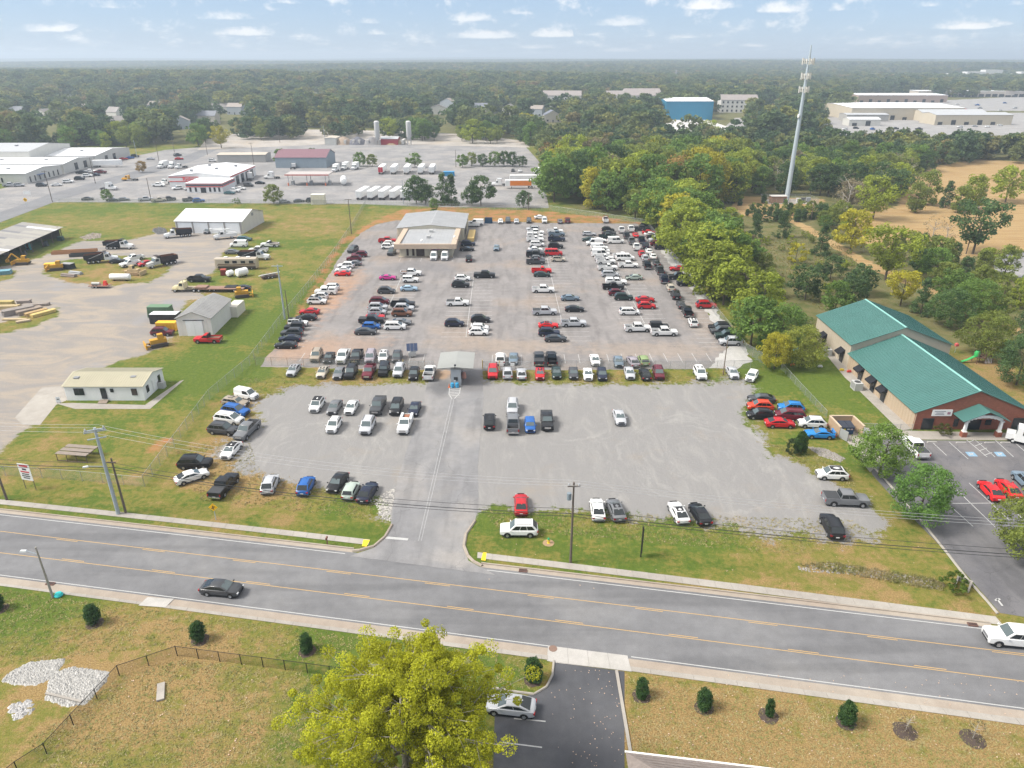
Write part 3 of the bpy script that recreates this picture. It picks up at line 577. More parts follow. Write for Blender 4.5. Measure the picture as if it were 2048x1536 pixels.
def daycare():
    g = P(1823, 858); r = thing('daycare_building', 'red brick and tan metal day-care building with two green metal roofs', 'building', (g.x, g.y, 0))
    green = roofmat('green_metal_roof', (.060, .158, .142), .16); tan = siding('tan_siding', (.42, .33, .235)); trim = M('green_trim', (.05, .19, .165), .5)
    brick = M('brick', (.26, .095, .062), .85, var=.3, scale=2.2, col2=None); white = WHITEP; cream = siding('cream_siding', (.46, .40, .32))
    gabled(r, 19.2, 25.5, 3.2, 3.9, tan, green, 'y', .35, .45, rtrim=M('green_ridge', (.20, .42, .38), .45))
    gabled(r, 19.8, 17.2, 5.0, 3.6, cream, green, 'y', .35, .45, x0=.2, y0=25.9, rtrim=MATS['green_ridge'])
    # brick front: courses of real bricks in front of the gable wall
    fr = MB(); fr.prism([(0, -.16), (19.2, -.16), (19.2, -.02), (0, -.02)], 0, 3.15); fr.poly([(0, -.16, 3.15), (19.2, -.16, 3.15), (9.6, -.16, 6.95)]); fo = fr.build('brick_wall', brick, r)
    bw = MB(); bw.box((0, 0, 0), (.40, .03, .12)); bme = bw.mesh('brick', M('brick_face', (.31, .11, .07), .85, var=.35, scale=.9))
    for j in range(20):                       # nearest courses picked out; the material carries the fine bond
        z = .12 + j * .33
        half = 9.5 if z < 3.0 else max(0.0, 9.5 * (1 - (z - 3.0) / 3.8))
        x = 9.6 - half + (.35 if j % 2 else 0)
        while x < 9.6 + half:
            if random.random() < .40: obj('brick', bme, fo, (x, -.175, z))
            x += 1.05
    # doors, windows, sign on the front
    opening(r, 'door', 2.3, -.20, 0, 1.9, 2.15); opening(r, 'door', 9.9, -.20, 0, 2.6, 2.3); opening(r, 'window', 12.4, -.20, .9, 1.0, 1.2); opening(r, 'door', 17.4, -.20, 0, 1.9, 2.2); opening(r, 'window', 7.0, -.20, .6, .8, 1.4)
    sg = MB(); sg.box((4.2, -.28, 3.2), (3.3, .1, 1.15)); so = sg.build('sign_board', white, r)
    grey = M('sign_grey', (.22, .22, .26), .6)
    for k, (zz, wd) in enumerate(((3.5, 2.3), (3.2, 1.5), (2.95, 1.9))): b = MB(); b.box((3.8, -.345, zz), (wd * .8, .02, .10)); b.build('lettering', grey, so)
    b = MB(); b.box((5.3, -.345, 3.15), (.5, .02, .45)); b.build('sign_emblem', M('emblem', (.35, .2, .25), .6), so)
    # porch
    pr = thing('porch', 'white-columned entrance porch with a small green roof', 'porch', (0, 0, 0)); pr.parent = r
    del pr['label'], pr['category']
    for x in (7.1, 12.8):
        c = MB(); c.box((x, -2.6, .45), (.8, .8, .9)); c.build('column_base', brick, pr)
        c = MB(); c.box((x, -2.6, 1.0), (.62, .62, .2)); c.box((x, -2.6, 1.95), (.42, .42, 1.7), taper=.85); c.box((x, -2.6, 2.85), (.6, .6, .15)); c.build('column', white, pr)
    a = MB(); n = 12
    for k in range(n):
        t0, t1 = math.pi * k / n, math.pi * (k + 1) / n; f = lambda t, o: (9.95 - (2.9 - o) * math.cos(t), 2.9 + (.95 - o * .3) * math.sin(t))
        p0, p1, q0, q1 = f(t0, 0), f(t1, 0), f(t0, .35), f(t1, .35)
        a.prism([(0, 0)] * 0 or [(p0[0], -2.75), (p1[0], -2.75), (p1[0], -2.5), (p0[0], -2.5)], min(q0[1], q1[1]) - .25, max(p0[1], p1[1]) + .1)
    a.build('arch', white, pr)
    for s in (0, 1):
        rb = MB(); xs = (6.1, 9.95) if s == 0 else (9.95, 13.8); za, zb = (3.0, 4.75) if s == 0 else (4.75, 3.0)
        q = [(xs[0], -3.3, za), (xs[1], -3.3, zb), (xs[1], 0, zb), (xs[0], 0, za)]; rb.poly([(x, y, z + .1) for x, y, z in q]); rb.poly(q[::-1])
        for i in range(4): u, v = q[i], q[(i + 1) % 4]; rb.poly([u, v, (v[0], v[1], v[2] + .1), (u[0], u[1], u[2] + .1)])
        for k in range(1, 8): y = -3.3 + k * 3.3 / 8; rb.poly([(xs[0], y - .03, za + .15), (xs[1], y - .03, zb + .15), (xs[1], y + .03, zb + .15), (xs[0], y + .03, za + .15)])
        rb.build('porch_roof', green, pr)
    gb = MB(); gb.poly([(7.0, -2.5, 3.1), (12.9, -2.5, 3.1), (9.95, -2.5, 4.55)]); gb.build('porch_gable', brick, pr)
    # side doors with black awnings
    aw = M('black_awning', (.012, .013, .018), .7)
    for y, hh in ((2.2 + 12.5, 0), (10.6, 0), (19.8, 0), (29.0, 1), (38.0, 1)):
        x0 = 0 if not hh else .2; opening(r, 'door', x0 - .02, y, 0, 1.5, 2.2, 'l')
        a = MB(); a.poly([(x0, y - 1.1, 3.0), (x0 - 1.2, y - 1.1, 2.2), (x0 - 1.2, y + 1.1, 2.2), (x0, y + 1.1, 3.0)]); a.poly([(x0, y - 1.1, 3.0), (x0, y - 1.1, 2.2), (x0 - 1.2, y - 1.1, 2.2)]); a.poly([(x0, y + 1.1, 3.0), (x0 - 1.2, y + 1.1, 2.2), (x0, y + 1.1, 2.2)]); a.poly([(x0 - 1.2, y - 1.1, 2.2), (x0 - 1.2, y - 1.1, 1.95), (x0 - 1.2, y + 1.1, 1.95), (x0 - 1.2, y + 1.1, 2.2)]); a.build('awning', aw, r)
    for x in (0, 19.2):
        d = MB(); d.tube((x, -.3, .1), (x, -.3, 3.1), .06, .06, 6); d.build('downpipe', tan, r)
    for k, (px, py, lb) in enumerate(((1712, 778, 'by the second side door'), (1652, 710, 'at the rear wing'))):
        c = P(px, py); t = thing('air_conditioner', 'grey air conditioning unit beside the day-care %s' % lb, 'air conditioner', (c.x, c.y, 0), 0, 'day-care air conditioners')
        b = MB(); b.box((0, 0, .75), (1.5, 1.9, 1.5)); b.build('casing', M('ac_grey', (.42, .42, .41), .6, var=.1), t); b = MB(); b.lathe([(.55, 1.5), (.55, 1.56), (.0, 1.56)], n=16); b.build('fan_grille', M('grille_dark', (.05, .05, .05), .6), t)
        for s in (-.76, .76): b = MB(); [b.box((s, -.7 + .2 * i, .8), (.02, .1, 1.1)) for i in range(8)]; b.build('louvre', M('ac_louvre', (.25, .25, .25), .6), t)
daycare()
def auction():
    r = thing('auction_building', 'low tan auction office with a gabled metal warehouse behind it', 'building', (-35.1, 218.5, 0))
    cream = siding('cream_metal', (.60, .55, .43)); metal = roofmat('galvanised_roof', (.34, .345, .35), .22); fas = M('tan_fascia', (.47, .37, .28), .7, var=.08, scale=.5)
    gabled(r, 22.6, 24, 4.4, 1.1, cream, metal, 'y', .25, 1.1, x0=-3.6, y0=20.2)
    w = MB(); w.prism([(0, 0), (16.5, 0), (16.5, 20.1), (0, 20.1)], 0, 2.95); n = 30
    for k in range(n): w.box((.4 + k * .54, -.02, 1.45), (.05, .04, 2.85))
    w.build('office_wall', cream, r)
    f = MB(); x0, x1, y0, y1 = -1.3, 17.9, -2.2, 20.0
    f.prism([(x0, y0), (x1, y0), (x1, y0 + .9), (x0, y0 + .9)], 2.95, 4.4); f.prism([(x0, y0 + .9), (x0 + 1.6, y0 + .9), (x0 + 1.6, y1), (x0, y1)], 2.95, 4.395); f.prism([(x1 - 1.6, y0 + .9), (x1, y0 + .9), (x1, y1), (x1 - 1.6, y1)], 2.95, 4.395); f.build('fascia', fas, r)
    rf = MB(); xa, xb = x0 + 1.6, x1 - 1.6; xm = (xa + xb) / 2
    rf.poly([(xa, y0 + .9, 3.85), (xm, y0 + .9, 4.15), (xm, y1, 4.35), (xa, y1, 4.05)]); rf.poly([(xm, y0 + .9, 4.15), (xb, y0 + .9, 3.85), (xb, y1, 4.05), (xm, y1, 4.35)])
    for k in range(1, 15):
        x = xa + (xb - xa) * k / 15; z = 3.9 + .3 * (1 - abs(x - xm) / (xb - xm)); rf.poly([(x - .03, y0 + .95, z + .03), (x + .03, y0 + .95, z + .03), (x + .03, y1, z + .23), (x - .03, y1, z + .23)])
    rf.build('office_roof', metal, r)
    for x, w_ in ((2.5, .7), (4.3, .7)): opening(r, 'window', x, -.05, .3, w_, 2.3, pane=M('bronze_glass', (.05, .03, .025), .1))
    opening(r, 'door', 6.5, -.05, 0, 2.6, 2.5, pane=MATS['bronze_glass'])
    s = MB(); s.box((11.3, -.10, 2.35), (2.9, .06, .5)); so = s.build('sign', M('sign_pink', (.50, .16, .22), .6), r); b = MB(); b.box((11.3, -.14, 2.45), (2.5, .02, .16)); b.build('sign_stripe', M('sign_blue', (.08, .10, .35), .6), so)
    for x in (8.5,): 
        for y in (7.0, 15.0): b = MB(); b.box((x, y, 4.65), (1.2, 1.2, .7)); b.build('roof_unit', M('ac_grey', (.42, .42, .41), .6, var=.1), r)
    d = MB(); d.box((21.1, 26, .6), (2.2, 13, 1.2)); d.build('loading_dock', M('dock_yellow', (.55, .40, .16), .7, var=.2), r)
    for y in (21, 25, 29): opening(r, 'door', 19.05, y + 1, 1.2, 2.4, 2.4, 'r')
    k = MB(); k.box((8.2, -.55, .08), (17, 1.0, .16)); k.build('front_step', M('step_concrete', (.40, .34, .26), .8), r)
    for x, y in ((7.3, -1.0), (17.0, 4.0)): p = MB(); p.tube((x, y, 4.3), (x, y, 5.2), .05); p.lathe([(.05, 5.15), (.45, 5.25), (.35, 5.55), (0, 5.6)], (x, y, 0), 10); p.build('dome_lamp', WHITEP, r)
    for x in (-3.2, 18.5): p = MB(); p.tube((x, 20.0, 0), (x, 20.0, 4.3), .07); p.build('downpipe', cream, r)
auction()
def trailer_house():
    g = P(134.8, 801); r = thing('office_trailer', 'long white office trailer with a ribbed cream metal roof', 'building', (g.x, g.y, 0))
    gabled(r, 14.2, 8.0, 2.85, 1.0, siding('trailer_white', (.78, .78, .77)), roofmat('cream_roof', (.40, .37, .27), .15), 'x', .3, .42, ribs=50)
    b = MB(); b.box((7.1, 4, .15), (14.0, 7.8, .28)); b.build('skirting', M('skirt_grey', (.45, .44, .42), .8), r)
    brown = M('brown_glass', (.07, .055, .05), .15)
    w = opening(r, 'window', 2.6, -.05, 1.1, 1.8, 1.35); b = MB(); b.box((2.6, -.15, 1.78), (.08, .02, 1.3)); b.build('mullion', MATS['frame_dark'], w)
    opening(r, 'door', 7.0, -.05, .4, 1.0, 2.1); opening(r, 'window', 8.6, -.05, 1.7, .6, .7); opening(r, 'window', 12.6, -.05, 1.1, 1.0, 1.3, pane=brown)
    for y in (1.6, 6.2): opening(r, 'window', 14.22, y, 1.0, .9, 1.3, 'r')
    opening(r, 'door', 14.22, 4.0, .3, 1.0, 2.1, 'r', WHITEP, WHITEP)
    for k in range(3): b = MB(); b.box((7.0, -.5 - .32 * k, .30 - .1 * k), (1.6, .34, .10)); b.build('step', M('step_wood', (.32, .26, .21), .8), r)
    for x, y in ((1.4, 2.2), (11.6, 2.6)): b = MB(); b.box((x, y, 3.55), (.9, .7, .35)); b.build('roof_vent', M('vent_grey', (.25, .26, .28), .6), r)
    c = P(321, 775); t = thing('heat_pump', 'grey heat pump beside the white office trailer', 'air conditioner', (c.x, c.y, 0)); b = MB(); b.box((0, 0, .6), (1.9, 1.0, 1.2)); b.build('casing', M('ac_grey', (.42, .42, .41), .6, var=.1), t); b = MB(); b.lathe([(.35, 1.2), (.35, 1.25), (0, 1.25)], (0, 0, 0), 12); b.build('fan_grille', M('grille_dark', (.05, .05, .05), .6), t)
trailer_house()
def white_shed():
    g = P(358.4, 672); r = thing('metal_shed', 'white metal shed with grey gable roof and big sliding doors', 'shed', (g.x, g.y, 0), R(1.5))
    wall = siding('shed_white', (.66, .64, .61)); gabled(r, 7.6, 13.5, 4.1, 1.5, wall, roofmat('shed_roof', (.30, .295, .285), .22), 'y', .25, .75)
    for x in (2.9, 4.75): b = MB(); b.box((x, -.06, 1.8), (1.82, .08, 3.6)); b.build('sliding_door', siding('door_white', (.74, .76, .78)), r)
    b = MB(); b.box((3.8, -.08, 3.7), (4.6, .12, .14)); b.build('door_track', MATS['frame_dark'], r)
    b = MB(); b.box((8.6, 15.2, 1.3), (2.4, 5.5, 2.6)); tag(b.build('storage_box', siding('box_cream', (.60, .56, .48)), None, (g.x - 1, g.y, 0)), 'cream storage box behind the white metal shed', 'container')
white_shed()
def garage():
    g = P(354, 466); r = thing('garage_building', 'white four-bay garage with a smooth white gable roof', 'garage', (g.x, g.y, 0), R(-3))
    gabled(r, 24, 20, 4.2, 2.4, siding('garage_wall', (.58, .56, .52)), roofmat('white_roof', (.74, .75, .77), .05), 'x', .3, 0, ribs=3)
    for k in range(4): b = MB(); b.box((3.4 + 5.7 * k, -.06, 1.85), (5.1, .1, 3.7)); b.build('garage_door', siding('door_white', (.74, .76, .78)), r)
    for k in range(5): b = MB(); b.box((.55 + 5.72 * k, -.1, 2.0), (.55, .16, 4.0)); b.build('pier', M('pier_grey', (.30, .29, .28), .8), r)
    b = MB(); b.box((24.05, 10, 4.9), (.1, 1.6, 1.0)); b.build('gable_vent', M('vent_grey', (.25, .26, .28), .6), r)
garage()
def barn():
    r = thing('open_barn', 'long open-fronted barn with patched rusty grey roof sheets', 'barn', (-152.3, 208, 0), R(4))
    wood = M('barn_wood', (.12, .085, .06), .9, var=.3, scale=1.5, stretch=(2, 2, .3))
    b = MB(); b.box((-11.5, 10, 2.4), (.2, 50, 4.8)); b.build('back_wall', wood, r); b = MB(); b.box((-6, 35, 2.0), (11.0, .2, 4.0)); b.build('end_wall', wood, r)
    cols = [(.36, .34, .30), (.30, .285, .265), (.20, .195, .20), (.34, .33, .315), (.42, .40, .36)]
    for k in range(26):
        y0 = -15.5 + k * 1.98; b = MB(); cuts = sorted(random.sample([.3, .45, .6, .75], 1)); vs = [0] + cuts + [1]
        for j in range(2):
            a, c = vs[j], vs[j + 1]; q = [(-12.2 + 13 * a, y0, 5.6 - 1.9 * a), (-12.2 + 13 * c, y0, 5.6 - 1.9 * c), (-12.2 + 13 * c, y0 + 1.96, 5.6 - 1.9 * c), (-12.2 + 13 * a, y0 + 1.96, 5.6 - 1.9 * a)]
            b.poly([(x, y, z + random.uniform(0, .05)) for x, y, z in [q[0]]] + [q[1], q[2], q[3]]) if False else b.poly(q, mat=random.choice([0, 0, 1, 1, 2]) if random.random() > .06 else 3); b.poly([(x, y, z - .05) for x, y, z in q[::-1]], mat=1)
        b.build('roof_sheet', [M('barn_roof_%d' % i, cols[i], .6, var=.15, scale=.6) for i in (0, 1, 2)] + [M('skylight_sheet', (.7, .7, .68), .5)], r)
    for k in range(9): b = MB(); y = -15 + k * 6.2; b.tube((.2, y, 0), (.2, y, 3.7), .16, .14, 7); b.tube((.2, y, 2.9), (-1.6, y, 4.0), .09, .09, 5); b.build('post', wood, r)
    b = MB(); b.box((.25, 10, 3.55), (.2, 50, .3)); b.build('header_beam', wood, r)
    c = P(67, 500); t = thing('cable_reel', 'big teal cable reel standing inside the open barn', 'reel', (c.x - 1.2, c.y, 1.3), R(12)); teal = M('teal_paint', (.05, .22, .24), .6)
    for s in (-.5, .5): b = MB(); b.lathe([(0, s - .06), (1.3, s - .06), (1.3, s + .06), (0, s + .06)], (0, 0, 0), 20, 0, 'x'); b.build('flange', teal, t)
    b = MB(); b.tube((-.5, 0, 0), (.5, 0, 0), .7, .7, 14); b.build('drum', wood, t)
    for i, (px, py, s, cl, lb) in enumerate(((92, 492, 1.6, (.04, .05, .05), 'dark covered machine in the open barn nearest the end wall'), (50, 510, 1.2, (.10, .10, .09), 'small grey machine in the middle of the open barn'), (15, 512, 1.5, (.25, .18, .15), 'pale upright crate in front of the open barn'))):
        c = P(px, py); b = MB(); b.box((0, 0, s * .4), (s, s * .8, s * .8), taper=.8); b.box((s * .2, 0, s * .9), (s * .5, s * .4, s * .3)); tag(b.build('machine' if i < 2 else 'crate', M('machine_%d' % i, cl, .7, var=.3), None, (c.x, c.y, 0)), lb, 'machine' if i < 2 else 'crate')
barn()
def gatehouse():
    r = thing('gate_kiosk', 'pale grey metal gate kiosk under a flat canopy at the lot entrance', 'kiosk', (-11.6, 122.6, 0))
    wall = siding('kiosk_grey', (.42, .44, .45)); b = MB(); b.prism([(0, 0), (1.9, 0), (1.9, 4.6), (0, 4.6)], 0, 3.6)
    for k in range(6): b.box((.15 + k * .32, -.012, 1.8), (.04, .025, 3.6))
    b.build('wall', wall, r); opening(r, 'window', .95, -.03, 1.1, .75, .7); 
    for y in (1.2, 3.0): opening(r, 'window', 1.92, y, 1.0, 1.1, 1.1, 'r'); opening(r, 'window', -.02, y, 1.0, 1.1, 1.1, 'l')
    c = MB(); x0, x1, xm = -2.5, 4.3, .9
    for q in ([(x0, -.3, 3.55), (xm, -.3, 3.85), (xm, 7.4, 3.95), (x0, 7.4, 3.65)], [(xm, -.3, 3.85), (x1, -.3, 3.55), (x1, 7.4, 3.65), (xm, 7.4, 3.95)]):
        c.poly([(x, y, z + .14) for x, y, z in q]); c.poly(q[::-1])
        for i in range(4): u, v = q[i], q[(i + 1) % 4]; c.poly([u, v, (v[0], v[1], v[2] + .14), (u[0], u[1], u[2] + .14)])
    for k in range(1, 14):
        y = -.3 + k * .55; z = .165; c.poly([(x0, y, 3.55 + z), (xm, y, 3.86 + z), (xm, y + .05, 3.86 + z), (x0, y + .05, 3.55 + z)]); c.poly([(xm, y, 3.86 + z), (x1, y, 3.55 + z), (x1, y + .05, 3.55 + z), (xm, y + .05, 3.86 + z)])
    c.build('canopy', roofmat('canopy_roof', (.29, .295, .28), .1), r)
    e = MB(); e.box((.9, -.34, 3.6), (6.8, .07, .12)); e.build('canopy_edge', M('edge_dark', (.12, .11, .10), .7), r)
    l = MB(); l.tube((.9, -.5, 3.7), (.9, -.5, 4.4), .05); l.box((.95, -.6, 4.5), (.35, .35, .25)); l.build('camera_post', MATS['frame_dark'], r)
    g = P(910, 772); 
    for k in (0, 1): b = MB(); b.lathe([(0, 0), (.32, 0), (.36, .5), (.30, .9), (0, .95)], n=12); tag(b.build('blue_bin', M('bin_blue', (.05, .32, .55), .5), None, (g.x - .45 + .9 * k, g.y - .6, 0)), 'bright blue drum at the kiosk front, %s of the pair' % ('left' if k == 0 else 'right'), 'bin', 'blue drums at the gate kiosk')
    b = MB(); b.box((0, 0, .5), (.3, .35, 1.0)); b.box((0, 0, 1.1), (.36, .4, .2)); tag(b.build('water_cooler', M('cooler_white', (.6, .62, .62), .5), None, (g.x, g.y + .1, 0)), 'white water cooler between the blue drums at the kiosk', 'cooler')
    g2 = P(928, 756); b = MB(); b.lathe([(0, 0), (.45, 0), (.45, .7), (.3, 1.2), (0, 1.25)], n=10); tag(b.build('pink_barrel', M('pink_barrel', (.55, .28, .22), .6, var=.2), None, (g2.x, g2.y, 0)), 'faded pink barrel right of the gate kiosk', 'barrel')
    g3 = P(898.5, 775); b = MB(); b.lathe([(.22, 0), (.22, .04), (.14, .04), (.03, .75), (0, .75)], n=10); tag(b.build('traffic_cone', M('cone_orange', (.75, .17, .04), .6), None, (g3.x, g3.y, .02)), 'orange traffic cone at the kiosk corner', 'traffic cone')
gatehouse()
def simple_hall(name, label, px, py, w, d, h, rise, wall, roof, axis='x', rz=0.0, seam=0, cat='building', ribs=2.5, wins=None):
    g = P(px, py); r = thing(name, label, cat, (g.x, g.y, 0), R(rz)); gabled(r, w, d, h, rise, wall, roof, axis, .3, seam, ribs=ribs)
    for (k, x, z, ww, hh) in wins or (): opening(r, k, x, -.06, z, ww, hh)
    return r
pale = siding('pale_metal', (.56, .55, .51)); wroof = roofmat('membrane_roof', (.74, .745, .75), .06); groof = roofmat('dull_roof', (.42, .43, .44), .1)
def far_left_works():
    # white-roofed works at the far left: three halls stepping back
    for i, (x1, y0, d, h, rise, rf, lb) in enumerate(((-238, 358, 30, 4.7, 1.3, wroof, 'front hall of the white-roofed works with a row of narrow windows'), (-238, 390, 30, 4.9, 1.5, wroof, 'middle hall of the white-roofed works with a loading dock'), (-238, 422, 40, 5.2, 1.9, wroof, 'right hall of the white-roofed works nearest the road'), (-266, 408, 40, 9.2, 2.4, groof, 'tall grey-roofed hall at the back of the works'))):
        w = 130; r = thing('works_hall', lb, 'building', (x1 - w, y0, 0)); gabled(r, w, d, h, rise, pale, rf, 'x', .3, 0, ribs=3)
        if i == 0:
            for k in range(7): opening(r, 'window', w + .02, 3 + 3.9 * k, .4, .9, 2.6, 'r')
            for k in range(4): opening(r, 'window', w - 12 - 4 * k, -.05, .6, .9, 2.2)
            opening(r, 'door', w - 34, -.05, 0, 4.5, 3.6); a = MB(); a.box((w + .8, 11, 3.0), (1.5, 5, .3)); a.build('awning', M('awning_blue', (.15, .20, .35), .6), r)
            a = MB(); a.box((w - 16, -.1, 3.3), (4, .1, 1.4)); a.build('sign', M('sign_bluegrey', (.22, .27, .36), .6), r)
        elif i < 3:
            for k in range(2): opening(r, 'door', w + .02, 12 + 9 * k, .6, 3.2, 3.6, 'r')
        for k in range(4): b = MB(); b.box((w - 14 - 24 * k, d * .32, h + rise * .72), (1.4, 1.4, .9)); b.build('roof_vent', M('vent_grey', (.25, .26, .28), .6), r)
    # rental depot
    r = thing('depot_building', 'white rental depot with red stripes and a red name sign', 'building', (-163.7, 348.4, 0), R(0))
    white = siding('depot_white', (.70, .70, .69)); red = M('stripe_red', (.62, .08, .07), .6); blk = M('stripe_dark', (.06, .07, .09), .5)
    gabled(r, 29.4, 36, 5.0, 1.5, white, wroof, 'y', .3, 0, ribs=4)
    b = MB(); b.box((23, -8, 2.1), (16.5, 16.0, 4.2)); b.build('office_wall', white, r); b = MB(); b.box((23, -8.1, 4.28), (17.1, 16.6, .16)); b.build('office_roof', wroof, r)
    for z, m_, hh in ((3.95, red, .35), (3.35, blk, .5), (2.75, red, .35)):
        b = MB(); b.box((23, -16.05, z), (16.6, .12, hh)); b.build('stripe', m_, r); b = MB(); b.box((31.3, -8, z), (.12, 16.1, hh)); b.build('stripe', m_, r)
    for z in (4.6, 2.6): b = MB(); b.box((7.2, -.08, z), (14.2, .12, .35)); b.build('stripe', red, r)
    b = MB(); b.box((29.46, 18, 4.6), (.12, 36, .4)); b.build('stripe', red, r)
    for k in range(4): opening(r, 'door', 29.45, 9 + 7 * k, 0, 4.0, 4.0, 'r')
    for k, x in enumerate((16.5, 19, 25.5, 27.6, 29.7)): opening(r, 'window', x, -16.02, .5, .9, 1.9)
    opening(r, 'door', 22.4, -16.02, 0, 2.4, 2.3)
    text('Ryder', 2.3, M('sign_red', (.75, .04, .05), .5), r, (9.5, -.25, 3.7), FRONT, 'name_sign', .08)
    for k, (x, y) in enumerate(((8, 8), (18, 14), (24, 24), (10, 26))): b = MB(); b.box((x, y, 6.6), (1.2, 1.2, .9)); b.build('roof_vent', M('vent_grey', (.25, .26, .28), .6), r)
    # barn with a plum roof, fuel canopy, tank, long shed
    simple_hall('plum_roof_building', 'grey-blue metal building with a plum-coloured gable roof', 552, 336, 28.5, 22, 5.6, 3.2, siding('bluegrey_siding', (.25, .30, .34)), roofmat('plum_roof', (.20, .105, .125), .1), 'x')
    simple_hall('brown_trim_shed', 'long low shed with brown roof edge behind the depot', 436, 325, 28, 12, 4.2, .6, siding('grey_block', (.36, .35, .33)), roofmat('tan_flat_roof', (.50, .44, .36), .15), 'x', 2)
    r = thing('fuel_canopy', 'flat fuel canopy on thin posts with orange-based pumps', 'canopy', (P(578, 371).x, P(578, 371).y, 0)); b = MB(); b.box((9.5, 3.5, 5.2), (21, 10, .5)); b.build('roof', M('canopy_top', (.44, .40, .38), .6, var=.1), r); b = MB(); b.box((9.5, -1.6, 5.15), (21.2, .15, .55)); b.build('edge', M('canopy_edge', (.48, .14, .12), .6), r)
    for x in (0, 9, 18):
        for y in (0, 7): b = MB(); b.tube((x, y, 0), (x, y, 5.0), .14); b.build('post', M('post_grey', (.35, .35, .36), .5), r)
        b = MB(); b.tube((x, -.7, 0), (x, -.7, 1.3), .32); b.build('bollard', M('bollard_orange', (.70, .20, .10), .6), r); b = MB(); b.box((x + 1.2, 3, .9), (1.2, 2.2, 1.8)); b.build('pump', M('pump_grey', (.35, .36, .36), .5), r)
    t = thing('fuel_tank', 'white horizontal fuel tank on saddles beside the fuel canopy', 'tank', (P(688, 372).x, P(688, 372).y, 0), R(12)); b = MB(); b.lathe([(0, -.3), (1.3, 0), (1.5, .4), (1.5, 9.6), (1.3, 10), (0, 10.3)], (0, 0, 2.1), 18, 0, 'y'); b.build('shell', WHITEP, t)
    for y in (2, 8): b = MB(); b.box((0, y, .5), (2.2, .5, 1.0)); b.build('saddle', M('post_grey', (.35, .35, .36), .5), t)
    for px, lb in ((756, 'tall grey batching silo left of the red shed'), (819, 'tall grey batching silo standing alone at the stone yard')):
        t = thing('silo', lb, 'silo', (P(px, 290).x, P(px, 290).y, 0)); b = MB(); b.lathe([(.4, 3.2), (1.8, 5.5), (1.8, 15.4), (1.2, 16.0), (0, 16.2)], n=16); b.build('shell', siding('silo_grey', (.50, .50, .49)), t)
        for a in range(4): b = MB(); x, y = 1.6 * math.cos(a * 1.57 + .78), 1.6 * math.sin(a * 1.57 + .78); b.tube((x, y, 0), (x, y, 5.6), .16); b.build('leg', M('post_grey', (.35, .35, .36), .5), t)
    simple_hall('red_shed', 'small red shed beside the batching silo', 762, 290, 12, 10, 4, 1.2, siding('red_siding', (.35, .04, .05)), roofmat('dull_roof', (.42, .43, .44)), 'x')
    simple_hall('white_yard_box', 'small white block building at the edge of the stone yard', 650, 290, 8, 14, 4.5, .4, siding('pale_metal', (.56, .55, .51)), roofmat('tan_flat_roof', (.50, .44, .36)), 'y')
    for k, (px, c, lb) in enumerate(((688, (.32, .25, .19), 'brown heap of sand in the first block bay'), (716, (.13, .13, .15), 'dark heap of stone in the second block bay'), (744, (.22, .21, .21), 'grey heap of grit in the third block bay'), (785, (.42, .32, .20), 'tan heap of sand right of the silo'))):
        g = P(px, 288); t = thing('stone_heap', lb, 'heap', (g.x, g.y, 0)); b = MB(); prof = [(7.5, 0), (5.2, 2.2), (2.6, 4.2), (.6, 5.0), (0, 5.1)]
        b.lathe([(r_ * random.uniform(.9, 1.1), z) for r_, z in prof], n=14); b.build('heap', M('heap_%d' % k, c, .95, var=.3, scale=.8), t)
        for s in (-1, 1): b = MB(); [b.box((s * 8, -5 + 1.9 * i, 1.0 + 1.5 * j), (1.5, 1.8, 1.45)) for i in range(6) for j in range(2)]; b.build('block_wall', M('block_grey', (.52, .50, .47), .9, var=.1), t)
far_left_works()
